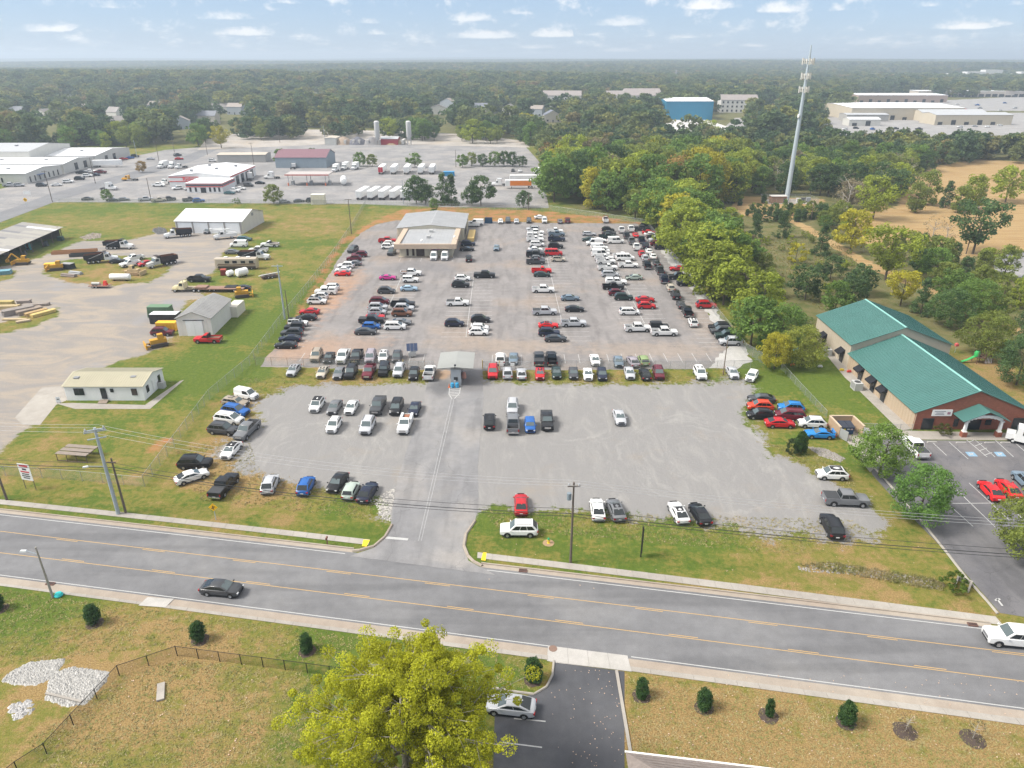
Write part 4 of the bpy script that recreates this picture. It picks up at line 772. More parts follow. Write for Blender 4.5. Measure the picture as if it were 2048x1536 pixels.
def far_places():
    # blue shed, flats and the shops beyond the wood
    simple_hall('blue_shed', 'large bright blue metal shed with a white roof beyond the wood', 1330, 240, 46, 60, 17, 2, siding('blue_siding', (.02, .20, .34)), wroof, 'x', 0)
    w = siding('flats_white', (.62, .60, .57)); tr = roofmat('flats_roof', (.28, .245, .23), .2)
    for i, (px, py, ww, dd, hh, lb) in enumerate(((1085, 216, 46, 24, 14, 'three-storey block of flats with brown roof left of the yellow tree'), (1215, 214, 60, 26, 13, 'long block of flats with brown roof left of the blue shed'), (1250, 210, 46, 26, 14, 'block of flats with brown roof partly behind the blue shed'), (1440, 225, 40, 22, 13, 'block of flats half hidden in the wood right of the blue shed'))):
        r = simple_hall('apartment_block', lb, px, py, ww, dd, hh, 5, w, tr, 'x', random.uniform(-8, 8), 0, 'apartment block', 50)
        r['group'] = 'flats beyond the wood'
        for z in (1, 5.3, 9.6):
            for k in range(int(ww / 5)): opening(r, 'window', 2.5 + 5 * k, -.1, z, 1.8, 2.0)
    hr = [roofmat('house_roof_%d' % i, c, .15) for i, c in enumerate(((.22, .20, .19), (.30, .26, .23), (.17, .18, .21)))]; hw = [siding('house_wall_%d' % i, c) for i, c in enumerate(((.62, .60, .56), (.50, .46, .40), (.35, .38, .42)))]
    houses = [(75,246,'left of the red maple'),(155,232,'at the far left behind the tall trees'),(20,240,'at the picture\'s left edge'),(215,243,'behind the works, half hidden by trees'),(290,228,'far back between dark trees'),(395,252,'beside the yellow tree'),(425,230,'above the yellow tree'),(455,232,'with a reddish roof above the hedge'),(720,222,'half hidden left of the silos'),(860,232,'with a large double roof behind the tree belt'),(880,222,'with a dark roof rising behind another house'),(945,232,'with a grey gable between two trees'),(1005,232,'left of the golden tree'),(1060,236,'right of the golden tree'),(1090,248,'low among the trees near the wood edge'),(225,262,'close behind the works roof'),(345,262,'with a white gable beside the road'),(130,212,'farthest back on the left'),(620,205,'alone in the distant wood'),(245,205,'with a pale roof deep in the wood')]
    for i, (px, py, where) in enumerate(houses):
        w_ = random.uniform(12, 18); r = simple_hall('house', 'small %s house %s' % (['grey-roofed', 'tan-roofed', 'slate-roofed'][i % 3], where), px, py - 3, w_, random.uniform(9, 12), random.uniform(6.0, 8.5), random.uniform(3, 4.4), hw[(i * 2) % 3], hr[i % 3], random.choice('xy'), random.uniform(-25, 25), 0, 'house', 50, [('window', 2.5, 1, 1.6, 1.5), ('door', w_ / 2, 0, 1.2, 2.2), ('window', w_ - 2.5, 1, 1.6, 1.5)])
        r['group'] = 'houses in the trees'
    tanw = siding('store_tan', (.50, .44, .34)); redb = siding('store_red', (.40, .30, .25))
    L = [('timber_store', 'large white-roofed timber store at the right', 1700, 240, 110, 90, 11, 1.5, tanw, wroof, 'x'), ('timber_shed', 'open-sided grey-roofed timber shed below the white-roofed store', 1845, 243, 62, 26, 7, 3, tanw, groof, 'x'),
         ('tan_hall', 'tan metal hall with bay doors beside the far road', 1868, 250, 70, 26, 8.5, 1.5, tanw, groof, 'x'), ('small_white_hall', 'small white hall below the timber store', 1697, 252, 28, 14, 5.5, 1.5, siding('pale_metal', (.56, .55, .51)), wroof, 'x'),
         ('low_grey_hall', 'low grey hall at the left of the timber yard', 1692, 243, 40, 18, 6, 1, siding('grey_block', (.36, .35, .33)), groof, 'x'), ('brick_store', 'long brick store with a white roof behind the trees', 1715, 205, 120, 60, 9, 1, redb, wroof, 'x')]
    for nm, lb, px, py, w_, d_, h_, ri, wl, rf, ax in L:
        r = simple_hall(nm, lb, px, py, w_, d_, h_, ri, wl, rf, ax, 0, 0, 'building', 6)
        for k in range(max(2, int(w_ / 12))): opening(r, 'door', 5 + k * 12, -.1, 0, 4.2, 4.2 if k % 2 else 2.6)
    r = thing('shopping_parade', 'very long parade of shops with dark windows at the right', 'building', (P(1835, 194).x, P(1835, 194).y, 0), R(-3)); b = MB(); b.box((165, 15, 4.2), (330, 30, 8.4)); b.build('wall', siding('parade_wall', (.52, .46, .41)), r); b = MB(); b.box((165, 16, 8.5), (331, 32, .35)); b.build('roof', wroof, r)
    for k in range(33): opening(r, 'shopfront', 5 + k * 9.9, -.1, .3, 7.6, 4.2)
    for k in range(6): b = MB(); b.box((25 + 55 * k, -.3, 6.2), (14, .6, 6.5)); b.build('gable_front', redb if k % 2 else siding('parade_wall', (.52, .46, .41)), r)
    r = thing('far_flats', 'pale four-storey flats far away at the right', 'building', (P(1895, 163).x, P(1895, 163).y, 0)); b = MB()
    for k in range(6): b.box((20 + 44 * k, 10, 9 + 2 * (k % 3)), (42, 22, 18 + 4 * (k % 3)))
    b.build('wall', siding('flats_pale', (.66, .65, .63)), r)
    for k in range(36):
        for z in (3, 9, 14): opening(r, 'window', 4 + 7.2 * k, -1.1, z, 3, 3)
    for px, py, w_, lb in ((1850, 152, 260, 'long low white-roofed shed far away at the right'), (1700, 160, 170, 'white flat roof among distant trees'), (1960, 130, 900, 'huge pale warehouse on the right skyline'), (760, 123, 420, 'pale strip of a far-off works on the skyline'), (1300, 128, 260, 'pale far-off building right of centre on the skyline'), (570, 171, 130, 'pale low building beyond the pylon')):
        r = thing('far_warehouse', lb, 'building', (P(px, py).x, P(px, py).y, 0)); b = MB(); b.box((w_ / 2, 30, 6), (w_, 60, 12)); b.build('wall', siding('flats_pale', (.66, .65, .63)), r); b = MB(); b.box((w_ / 2, 30, 12.2), (w_ + 1, 61, .5)); b.build('roof', wroof, r)
far_places()
def corner_roof():
    r = thing('shingle_roof_house', 'brown shingled roof corner at the bottom right edge', 'building', (0, 0, 0)); sh = M('shingles', (.20, .17, .155), .9, var=.35, scale=3.0)
    z = 4.2; a, b_ = P(1251, 1504, z), P(1560, 1541, z); c, d = Vector((b_.x, b_.y - 14, z)), Vector((a.x, a.y - 14, z)); m1, m2 = Vector((a.x + 4, a.y - 5, z + 2.2)), Vector((b_.x, b_.y - 5, z + 2.2))
    q = MB(); q.poly([a, m1, m2, b_]); q.poly([a, d, m1]); q.poly([d, c, m2, m1]); q.build('roof', sh, r)
    q = MB(); q.prism([(a.x + .5, a.y - .5), (b_.x, b_.y - .5), (c.x, c.y), (d.x + .5, d.y)], 0, z - .05); q.build('wall', siding('house_wall_1', (.5, .46, .4)), r)
    q = MB(); q.tube(a + Vector((-.05, .05, 0)), b_ + Vector((0, .05, 0)), .09, .09, 6); q.build('gutter', WHITEP, r)
    t = MB()
    for k in range(12):
        f = k / 12; u0, u1 = a.lerp(m1, f), b_.lerp(m2, f); t.tube(u0 + Vector((0, 0, .01)), u1 + Vector((0, 0, .01)), .025, .025, 4)
    o = t.build('shingle_course', sh, r); o['kind'] = 'stuff'
corner_roof()
# ================================================================== VEHICLES
PAINT = M('car_paint', rough=.38, spec=.3, coat=.25, objcol=True); TRIM = M('black_trim', (.02, .02, .022), .6); TYRE = M('tyre', (.018, .018, .018), .85); RIM = M('rim', (.45, .46, .48), .35, .7)
CGLASS = M('car_glass', (.015, .02, .022), .05, spec=.6); CGLASS2 = M('windscreen_glass', (.085, .11, .115), .06, spec=.6); HEAD = M('headlight', (.65, .66, .68), .15, .2); TAIL = M('taillight', (.35, .015, .02), .25); PLATE = M('plate', (.6, .6, .6), .5); BEDM = M('bed_liner', (.025, .025, .027), .8); CHROME = M('chrome', (.6, .6, .62), .25, .9)  # windscreen glass has the pale sky reflection put into its base colour
CT = {  # L, W, H, wheel r, hood z, belt z, deck z, cowl, roof front, roof rear, back base (fractions of L from the middle), glass panes a side
 'sedan':   (4.82, 1.85, 1.46, .34, .95, 1.01, 1.04, .245, .055, -.20, -.415, 2), 'coupe': (4.75, 1.90, 1.37, .35, .93, .98, 1.00, .19, .0, -.18, -.42, 1),
 'hatchback': (4.25, 1.78, 1.52, .32, .94, .98, 1.02, .25, .12, -.36, -.47, 2), 'crossover': (4.55, 1.87, 1.70, .36, 1.02, 1.06, 1.12, .265, .09, -.31, -.475, 3),
 'SUV':     (4.88, 1.97, 1.84, .39, 1.10, 1.13, 1.17, .25, .095, -.355, -.482, 3), 'wagon': (4.85, 1.84, 1.50, .33, .92, .98, 1.02, .22, .07, -.38, -.48, 3),
 'minivan': (5.10, 1.98, 1.76, .35, 1.04, 1.12, 1.16, .33, .13, -.38, -.485, 3), 'jeep': (4.45, 1.86, 1.84, .40, 1.12, 1.16, 1.16, .17, .11, -.45, -.47, 3),
 'cargo van': (5.60, 2.05, 2.25, .36, 1.20, 1.25, 1.25, .34, .20, -.475, -.492, 1), 'passenger van': (5.60, 2.05, 2.15, .36, 1.20, 1.25, 1.25, .34, .20, -.475, -.492, 4), 'small van': (4.6, 1.85, 1.95, .33, 1.10, 1.15, 1.15, .32, .16, -.465, -.487, 1),
 'crew cab pickup': (5.90, 2.05, 1.99, .43, 1.24, 1.30, 1.28, .245, .12, -.14, -.17, 2), 'extended cab pickup': (5.75, 2.02, 1.95, .42, 1.22, 1.28, 1.26, .235, .115, -.08, -.115, 2), 'regular cab pickup': (5.75, 2.02, 1.95, .42, 1.22, 1.28, 1.26, .21, .09, -.02, -.05, 1)}
def sec(x, w, z0, zt):
    zm = (z0 + zt) / 2 + .05
    return [(x, -w * .86, z0), (x, -w, z0 + .16), (x, -w, zm), (x, -w * .965, zt - .07), (x, -w * .84, zt), (x, 0, zt + .025), (x, w * .84, zt), (x, w * .965, zt - .07), (x, w, zm), (x, w, z0 + .16), (x, w * .86, z0)]
def make_car(kind, opt='', lite=False):
    L, Wd, H, r, zh, zb, zd, c, f, q, b, panes = CT[kind]; w = Wd / 2; pk = 'pickup' in kind; g = .22 if not (pk or kind in ('jeep', 'SUV')) else .32
    root = thing(kind.lower().replace(' ', '_'), 'car', 'car'); hx = L / 2; xc, xf, xr, xb = c * L, f * L, q * L, b * L; xbed = xb - .05
    m = MB(); boxy = kind in ('jeep', 'cargo van', 'passenger van')
    nose = [(hx - .55, w * .97, g, zh - .02), (hx - .18, w * .90, g + .03, zh - .12), (hx - .03, w * .82, g + .08, zh - .32), (hx, w * .72, g + .14, .62)] if not (boxy or pk or kind == 'SUV') else [(hx - .25, w * .95, g, zh - .03), (hx - .04, w * .92, g + .05, zh - .10), (hx, w * .85, g + .12, zh - .3)]
    tail = [(-hx, w * .80, g + .16, .70), (-hx + .05, w * .90, g + .06, zd - .12), (-hx + .22, w * .97, g, zd - .02), (xb - .02 if xb > -hx + .35 else -hx + .3, w, g, zd)]
    if pk: tail = [(xbed, w, g, zb)]
    st = tail + [(xr, w, g, zb), (0 if xr < -.1 < xc else (xr + xc) / 2, w, g, zb), (xc, w, g, zb - .01), (xc + .06, w * .995, g, zh + .02), ((xc + hx) / 2, w * .99, g, zh + .01)] + nose
    xs_ = sorted(set(st), key=lambda t: t[0]); m.loft([sec(*t) if False else sec(t[0], t[1], t[2], t[3]) for t in xs_])
    wb, wt = w * .91, w * (.78 if kind in ('sedan', 'coupe', 'wagon') else .84)
    if kind == 'jeep': wt = w * .86
    def gs(x, z0, z1, k): u = wb + (wt - wb) * k; return [(x, -wb, z0 - .05), (x, -u, max(z1 - .07, z0)), (x, -u * .86, z1), (x, 0, z1 + .03 * k), (x, u * .86, z1), (x, u, max(z1 - .07, z0)), (x, wb, z0 - .05)]
    m.loft([gs(xb, zd, zd + .02, 0), gs(xr, zb, H, 1), gs((xr + xf) / 2, zb, H + .02, 1), gs(xf, zb, H, 1), gs(xc, zb - .01, zb + .02, 0)])
    ax = [hx - .95 if not boxy else hx - .85, -hx + (1.0 if not pk else 1.15)]
    for x in ax:                               # wheel openings and dark sills
        for s in (-1, 1):
            pts = [(x + (r + .07) * math.cos(a), s * (w + .004), r + (r + .07) * math.sin(a)) for a in np.linspace(-.3, math.pi + .3, 12)]; m.poly(pts if s < 0 else pts[::-1], 1)
    m.box((0, 0, g + .02), (L * .90 if not pk else L * .9, Wd * .96, .12), 1)
    m.box((hx - .06, 0, .50), (.13, Wd * .62, .20), 1); m.box((-hx + .05, 0, .42), (.12, Wd * .80, .14), 1)
    if not lite:
        for s in (-1, 1): m.box((xc - .12, s * (w + .09), zb + .08), (.12, .20, .13), 0)
    if kind == 'SUV' or kind == 'crossover' or kind == 'minivan':
        for s in (-1, 1): m.box(((xr + xf) / 2, s * wt * .84, H + .055), ((xf - xr) * .85, .05, .05), 1)
    if 'sunroof' in opt: m.box(((xr + xf) / 2 + .1, 0, H + .022), (.95 if 'pano' not in opt else 1.7, wt * 1.3, .03), 1)
    if 'blackroof' in opt: m.box(((xr + xf) / 2, 0, H + .02), ((xf - xr) * 1.0, wt * 1.75, .045), 1)
    body = m.build('body', [PAINT, TRIM, CHROME], root)
    def yz(z): return wb + (wt - wb) * (z - zb) / max(.1, H - .07 - zb)
    def pane(name, pts, mat): k = MB(); k.poly(pts); return k.build(name, mat, root)
    def endglass(name, x0, z0, x1, z1, mat):
        n = Vector((z1 - z0, 0, -(x1 - x0))).normalized()
        if (n.x < 0) != (x0 < x1): n = -n
        if n.z < 0: n = -n
        o = n * .022; fb, ft = .07, .92; P0 = lambda t: (x0 + (x1 - x0) * t, z0 + (z1 - z0) * t); a, d = P0(fb), P0(ft)
        pane(name, [(a[0] + o.x, -wb * .88, a[1] + o.z), (a[0] + o.x, wb * .88, a[1] + o.z), (d[0] + o.x, wt * .84, d[1] + o.z), (d[0] + o.x, -wt * .84, d[1] + o.z)], mat)
    endglass('windscreen', xc, zb + .01, xf, H, CGLASS2)
    if kind != 'cargo van' or True: endglass('rear_window', xb, zd + (.02 if not boxy else .35), xr, H - (0 if not boxy else .08), CGLASS)
    zl, zu = zb + .05, H - .13; front_b, rear_b = xc - .28, xb + (.30 if not boxy and not pk else .12); front_t, rear_t = xf - .05, xr + (.12 if not pk else .03)
    if kind in ('cargo van', 'small van'): rear_b = rear_t = xf - .95
    fr = lambda t, u: (rear_b + (front_b - rear_b) * t) * (1 - u) + (rear_t + (front_t - rear_t) * t) * u
    for s in (-1, 1):
        for k in range(panes):
            t0, t1 = k / panes + (.015 if k else 0), (k + 1) / panes - (.015 if k < panes - 1 else 0)
            pts = [(fr(t0, 0), s * (yz(zl) + .014), zl), (fr(t1, 0), s * (yz(zl) + .014), zl), (fr(t1, 1), s * (yz(zu) + .014), zu), (fr(t0, 1), s * (yz(zu) + .014), zu)]; pane('side_window', pts if s < 0 else pts[::-1], CGLASS)
    if kind == 'cargo van' and 'win' in opt:
        for x in (.2, -1.1):
            z0, z1 = 1.3, 1.85; pane('side_window', [(x, -yz(z0) - .014, z0), (x + 1.1, -yz(z0) - .014, z0), (x + 1.1, -yz(z1) - .014, z1), (x, -yz(z1) - .014, z1)], CGLASS)
    # wheels
    wm = KIDS.get('_wheel%.2f%d' % (r, lite))
    if wm is None:
        k = MB(); k.lathe([(r * .62, .0), (r * .95, .0), (r, .05), (r, .19), (r * .95, .24), (0, .24)], n=16 if not lite else 10, axis='y'); me1 = k.mesh('tyre', TYRE)
        k = MB(); k.lathe([(0, .02), (r * .25, .015), (r * .60, .03), (r * .64, .0)], n=14 if not lite else 8, axis='y')
        for j in range(5): a = j * 2 * math.pi / 5; k.box((r * .38 * math.cos(a), .012, r * .38 * math.sin(a)), (.10, .03, .10))
        me2 = k.mesh('rim', [RIM, TRIM]); wm = KIDS['_wheel%.2f%d' % (r, lite)] = (me1, me2)
    for x in ax:
        for s in (-1, 1):
            wo = obj('wheel', wm[0], root, (x, s * (w + .025), r)); wo.rotation_euler = (0, 0, 0 if s < 0 else math.pi)
            obj('rim', wm[1], wo)
    # lights
    if not lite:
        for s in (-1, 1):
            k = MB(); k.box((hx - .13, s * w * .66, zh - .26), (.20, .36, .14)); k.build('headlight', HEAD, root)
            k = MB(); (k.box((-hx + .045, s * w * .80, zd - .26), (.14, .30, .20)) if not (pk or boxy) else k.box((-hx + .02, s * w * .90, .95), (.10, .16, .34))); k.build('taillight', TAIL, root)
        k = MB(); k.box((-hx + .0, 0, .68 if not pk else .62), (.06, .42, .15)); k.build('number_plate', PLATE, root)
        k = MB(); k.box((hx - .03, 0, .78 if not pk else .86), (.12, Wd * .52, .16 if not pk else .3)); k.build('grille', TRIM if not pk else CHROME, root)
    if pk:
        k = MB(); t = .09; zr = zb + .02; x0 = -hx + .02
        for s in (-1, 1): k.prism([(x0, s * w), (xbed, s * w), (xbed, s * (w - t)), (x0, s * (w - t))], g + .05, zr)
        k.box(((x0 + xbed) / 2, 0, g + .36), (xbed - x0 - .05, Wd - .22, .1), 1)
        for x in ax[1:]:
            for s in (-1, 1):
                pts = [(x + (r + .07) * math.cos(a), s * (w + .006), r + (r + .07) * math.sin(a)) for a in np.linspace(-.3, math.pi + .3, 12)]; k.poly(pts if s < 0 else pts[::-1], 2)
        k.build('bed', [PAINT, BEDM, TRIM], root)
        k = MB(); k.box((x0 + .04, 0, (g + .2 + zr) / 2), (.09, Wd - .02, zr - g - .2)); k.build('tailgate', PAINT, root)
        k = MB(); k.box((-hx - .04, 0, .58), (.16, Wd * .9, .2)); k.build('rear_bumper', CHROME, root)
        if 'cover' in opt:
            k = MB(); k.box(((x0 + xbed) / 2, 0, zr + .02), (xbed - x0 - .1, Wd - .16, .05)); k.build('bed_cover', M('tonneau', (.05, .052, .056) if 'light' not in opt else (.25, .26, .28), .7), root)
        if 'cap' in opt:
            k = MB(); k.box(((x0 + xbed) / 2, 0, zr + .33), (xbed - x0 - .1, Wd - .1, .66), taper=.9); cp = k.build('camper_shell', PAINT, root)
            for s in (-1, 1): k = MB(); k.box(((x0 + xbed) / 2, s * (w - .10), zr + .34), (1.4, .06, .32)); k.build('shell_window', CGLASS, cp)
    if 'rack' in opt:
        k = MB(); z = H + .45
        for x in (-hx + .3, xb, xf): k.tube((x, -w * .8, zb), (x, -w * .8, z), .04); k.tube((x, w * .8, zb), (x, w * .8, z), .04); k.tube((x, -w * .8, z), (x, w * .8, z), .04)
        for s in (-1, 1): k.tube((-hx + .3, s * w * .8, z), (xf, s * w * .8, z), .04)
        k.build('ladder_rack', M('rack_red', (.25, .05, .05), .6), root)
    if 'flat' in opt or 'util' in opt:
        k = MB(); (k.box(((-hx + xbed) / 2, 0, 1.0), (xbed + hx, Wd + .15, .14)) if 'flat' in opt else None)
        if 'util' in opt:
            for s in (-1, 1): k.box(((-hx + xbed) / 2, s * (w - .18), 1.0), (xbed + hx, .42, 1.0))
            k.box((-hx + .6, 0, 1.05), (.7, 1.0, .4), 1); k.box((-hx + 1.5, .1, 1.15), (.6, .7, .5), 1)
        k.build('work_body', [PAINT if 'util' in opt else M('deck_wood', (.16, .09, .06), .8), M('rusty_gear', (.28, .12, .07), .8)], root)
        if 'flat' in opt: k = MB(); k.box((xbed + .05, 0, 1.5), (.1, Wd, .9)); k.build('headboard', TRIM, root)
    if 'hoodopen' in opt:
        k = MB(); k.poly([(xc, -w * .8, zh), (xc + .35, -w * .8, zh + 1.1), (xc + .35, w * .8, zh + 1.1), (xc, w * .8, zh)]); k.build('open_bonnet', PAINT, root); k = MB(); k.box(((xc + hx) / 2, 0, zh + .03), (1.0, 1.3, .04)); k.build('engine', TRIM, root)
    if 'spoiler' in opt: k = MB(); k.box((-hx + .2, 0, zd + .28), (.3, Wd * .85, .05)); k.box((-hx + .2, w * .5, zd + .14), (.2, .05, .28)); k.box((-hx + .2, -w * .5, zd + .14), (.2, .05, .28)); k.build('spoiler', PAINT, root)
    if 'softtop' in opt: k = MB(); k.box(((xr + xf) / 2, 0, H + .015), (xf - xr + .05, wt * 1.8, .05)); k.build('soft_top', TRIM, root)
    return root
COLS = {'white': (.74, .74, .73), 'silver': (.42, .43, .45), 'grey': (.16, .165, .175), 'dark grey': (.055, .058, .064), 'black': (.010, .011, .014), 'red': (.46, .012, .018), 'maroon': (.115, .010, .020), 'blue': (.015, .10, .34), 'navy': (.012, .017, .04), 'light blue': (.30, .42, .52), 'magenta': (.42, .02, .19), 'brown': (.15, .065, .035), 'beige': (.50, .45, .37), 'tan': (.32, .27, .21), 'dark green': (.015, .035, .032), 'pale green': (.36, .42, .37), 'green': (.25, .34, .14), 'orange-red': (.60, .055, .02), 'blue-grey': (.14, .19, .24), 'bright blue': (.012, .17, .46), 'mauve': (.30, .27, .30), 'teal': (.05, .12, .13), 'yellow': (.65, .36, .02), 'bright red': (.65, .012, .015)}
PROTO = {}; ORD = ['first', 'second', 'third', 'fourth', 'fifth', 'sixth', 'seventh', 'eighth', 'ninth', 'tenth']
CARS = 0
def place_cars(phrase, group, order, rows, lite=False):
    """rows: (px, py, heading deg, colour, kind[, options[, own label]])"""
    global CARS
    seen = {}
    for i, c in enumerate(rows): seen.setdefault((c[3], c[4]), []).append(i)
    for i, c in enumerate(rows):
        px, py, hd, colr, kind = c[:5]; opt = c[5] if len(c) > 5 else ''; key = (kind, opt, lite)
        if key not in PROTO: PROTO[key] = make_car(kind, opt, lite)
        jit = random.uniform(.88, 1.08); g = P(px, py, .75); own = c[6] if len(c) > 6 else None
        same = sorted(seen[(colr, kind)], key=lambda j: (-rows[j][1] if order == 'near' else rows[j][0]))
        if own: lb = own
        elif len(same) == 1: lb = '%s %s %s' % (colr, kind, phrase)
        else: lb = '%s %s %s, %s from the %s' % (colr, kind, phrase, ORD[min(same.index(i), 9)], 'near end' if order == 'near' else 'left')
        if len(lb.split()) > 16: lb = ' '.join(lb.split()[:16])
        o = clone(PROTO[key], (g.x, g.y, .022), R(hd + random.uniform(-1.5, 1.5)), random.uniform(.98, 1.02), lb, group, tuple(x * jit for x in COLS[colr]))
        o['category'] = 'van' if 'van' in kind else ('pickup' if 'pickup' in kind else 'car'); CARS += 1
SED, SUV, XO, CREW, EXT, REG, VAN, MINI, CPE, HB, JEEP = 'sedan', 'SUV', 'crossover', 'crew cab pickup', 'extended cab pickup', 'regular cab pickup', 'cargo van', 'minivan', 'coupe', 'hatchback', 'jeep'
place_cars('parked along the lot\'s left fence', 'cars along the left fence of the lot', 'near', [(706,499,255,'dark grey',SUV),(719,509,180,'maroon',SUV),(708,516,180,'maroon',XO),(707,526,180,'grey',SED),(692,531,180,'white',SUV),(686,539,180,'white',SED),(685,546,180,'bright red',CPE),(660,575,180,'white',SUV),(652,583,180,'white',EXT,'cap'),(639,592,180,'white',XO),(634,602,0,'white',SUV,'blackroof'),(619,622,180,'red',SED),(613,634,180,'black',SED),(596,646,0,'white',JEEP,'blackroof'),(589,654,180,'black',JEEP),(584,665,180,'dark grey',SUV),(580,676,180,'navy',SED),(572,689,180,'black',CPE)])
place_cars('in the lot\'s leftmost middle column', 'cars in the left island, left column', 'near', [(776,554,0,'magenta',CPE),(773,581,0,'dark grey',XO),(759,602,0,'maroon',MINI),(756,614,0,'silver',SUV),(755,623,0,'silver',XO),(751,632,0,'red',CPE,'blackroof'),(743,640,0,'black',CREW,'cover'),(743,651,0,'blue',HB),(731,662,0,'dark grey',SED)])
place_cars('in the column right of the left white line', 'cars in the left island, right column', 'near', [(822,546,0,'white',CREW,'flat'),(821,559,0,'white',JEEP),(818,576,0,'light blue',SED),(806,608,0,'black',CREW),(808,616,0,'silver',SUV),(804,626,0,'brown',SUV),(802,643,0,'grey',SED),(790,652,0,'white',MINI)])
place_cars('beside the tan auction office', 'cars around the auction office', 'near', [(775,481,0,'red',CREW),(780,487,0,'white',XO),(777,493,0,'white',SUV),(783,504,265,'dark grey',SUV),(868,513,270,'white',VAN),(890,513,270,'white',VAN),(936,487,0,'navy',SUV),(934,497,0,'black',CPE),(938,517,90,'black',XO),(993,495,268,'blue-grey',SED)])
place_cars('in the second middle column of the lot', 'cars in the second island', 'near', [(925,556,0,'white',XO),(921,569,0,'black',SUV),(969,550,0,'black',CREW,'cover'),(915,605,0,'white',EXT,'coverlight'),(909,646,0,'navy',XO),(961,638,0,'black',XO),(960,654,0,'white',HB,'spoiler'),(957,663,0,'white',XO)])
place_cars('in the third middle column of the lot', 'cars in the third island', 'near', [(1066,458,180,'silver',SUV),(1071,465,0,'white',CREW),(1070,472,0,'white',EXT,'cap'),(1070,479,0,'white',REG),(1074,488,0,'white',MINI),(1071,498,0,'white',SED),(1073,503,0,'grey',SED),(1071,509,0,'black',CREW,'cap'),(1075,517,0,'grey',XO),(1071,523,0,'dark grey',EXT),(1083,541,0,'bright red',REG),(1084,548,0,'dark green',SED),(1086,579,0,'white',CREW,'','white crew cab pickup standing alone below the dark green sedan'),(1089,623,0,'silver',CREW,'coverlight'),(1097,649,0,'bright red',CPE,'softtop'),(1098,665,0,'navy',SUV),(1111,676,0,'dark grey',SED)])
place_cars('just right of the third white line', 'cars in the third island, right side', 'near', [(1110,462,0,'white',EXT),(1113,468,0,'blue-grey',EXT),(1113,478,0,'navy',CREW),(1111,492,0,'black',SUV),(1107,506,0,'red','passenger van'),(1117,518,0,'beige',XO,'blackroof'),(1140,595,0,'blue-grey',SED),(1149,617,0,'black',SED),(1147,646,0,'silver',CREW)])
place_cars('at the lot\'s back edge below the bank', 'cars at the back edge of the lot', 'left', [(1001,442,270,'white',SED),(1016,441,270,'dark grey',SUV),(1033,442,270,'silver',SED),(1058,441,270,'dark grey',XO),(1081,434,0,'white',SED,'','white sedan parked sideways on the grass bank'),(1089,441,270,'white',SUV),(1120,442,90,'grey',SED),(1135,441,90,'maroon',SUV),(1211,440,90,'white',REG,'rack','white work pickup with a red ladder rack at the back edge'),(944,449,180,'white',REG,'util','white work truck parked against the warehouse side'),(953,446,180,'white',VAN)])
place_cars('in the long white fleet row', 'vehicles in the fleet row', 'near', [(1178,467,0,'silver','wagon'),(1216,459,0,'black',XO),(1218,465,0,'dark grey',SED),(1214,473,0,'dark green',EXT),(1178,478,180,'dark green',SED),(1199,480,0,'white',SED),(1189,486,180,'white',VAN),(1231,482,0,'white',VAN,'win'),(1198,496,0,'white',VAN,'win'),(1202,502,0,'white',VAN),(1201,508,0,'white',VAN,'win'),(1208,516,0,'white',REG),(1212,523,0,'white',REG),(1215,535,0,'white',REG),(1220,548,0,'silver',MINI),(1232,564,0,'white',EXT,'cap'),(1226,573,0,'black',EXT),(1234,585,0,'maroon',XO),(1247,594,0,'dark green',SUV),(1244,512,0,'white',EXT),(1250,516,0,'white','passenger van'),(1256,530,0,'white',CREW),(1268,554,180,'pale green',SED,'hoodopen','pale green sedan with its bonnet open right of the fleet row'),(1290,598,0,'red',SED),(1293,611,0,'red',XO),(1259,623,0,'white',MINI),(1275,656,0,'white',CREW),(1318,652,0,'black',JEEP),(1328,664,0,'white',CREW,'','white crew cab pickup in front of the black jeep')])
place_cars('in the diagonal row near the wood', 'vehicles in the diagonal row', 'near', [(1243,460,87,'white',CREW),(1262,458,87,'white',CREW),(1253,471,87,'dark grey',CREW),(1271,469,87,'bright red',CPE),(1263,482,87,'grey',CREW),(1283,480,87,'navy',CREW),(1273,494,87,'white',CREW),(1291,491,87,'navy',SUV),(1283,507,87,'red',XO),(1298,502,87,'white',SED),(1290,516,87,'silver',SUV),(1306,512,87,'white',SED),(1294,530,87,'black',CREW),(1313,525,87,'dark grey',SED),(1320,541,87,'dark grey',EXT),(1328,558,87,'navy',CREW),(1341,575,87,'beige',XO),(1351,590,87,'black',SUV),(1362,608,87,'dark grey',SED),(1374,623,87,'black',CREW),(1386,644,87,'white',XO,'sunroofpano')])
place_cars('against the wood-side fence', 'vehicles along the wood-side fence', 'near', [(1293,452,0,'black',SUV),(1283,457,0,'dark grey',CREW),(1298,459,0,'black',SED),(1298,464,0,'red',SED),(1302,468,0,'white',SED),(1307,473,0,'black',SED),(1314,480,180,'silver','passenger van'),(1314,487,0,'maroon',XO),(1324,494,0,'black',MINI),(1355,536,180,'red',CPE),(1358,553,180,'black',CREW),(1375,566,180,'black',CREW),(1412,610,0,'red',SUV),(1439,654,180,'black',SUV),(1442,661,180,'dark grey',SUV),(1456,671,180,'dark green',CREW),(1461,683,180,'silver',SUV)])
place_cars('just inside the front fence, left of the kiosk', 'cars inside the front fence, left', 'left', [(633,711,272,'tan',SUV),(658,714,272,'black',SED),(686,713,272,'white',CREW),(713,713,272,'black',CREW),(741,713,272,'mauve',MINI),(767,713,272,'white',XO,'sunroof'),(794,713,272,'dark grey',XO)])
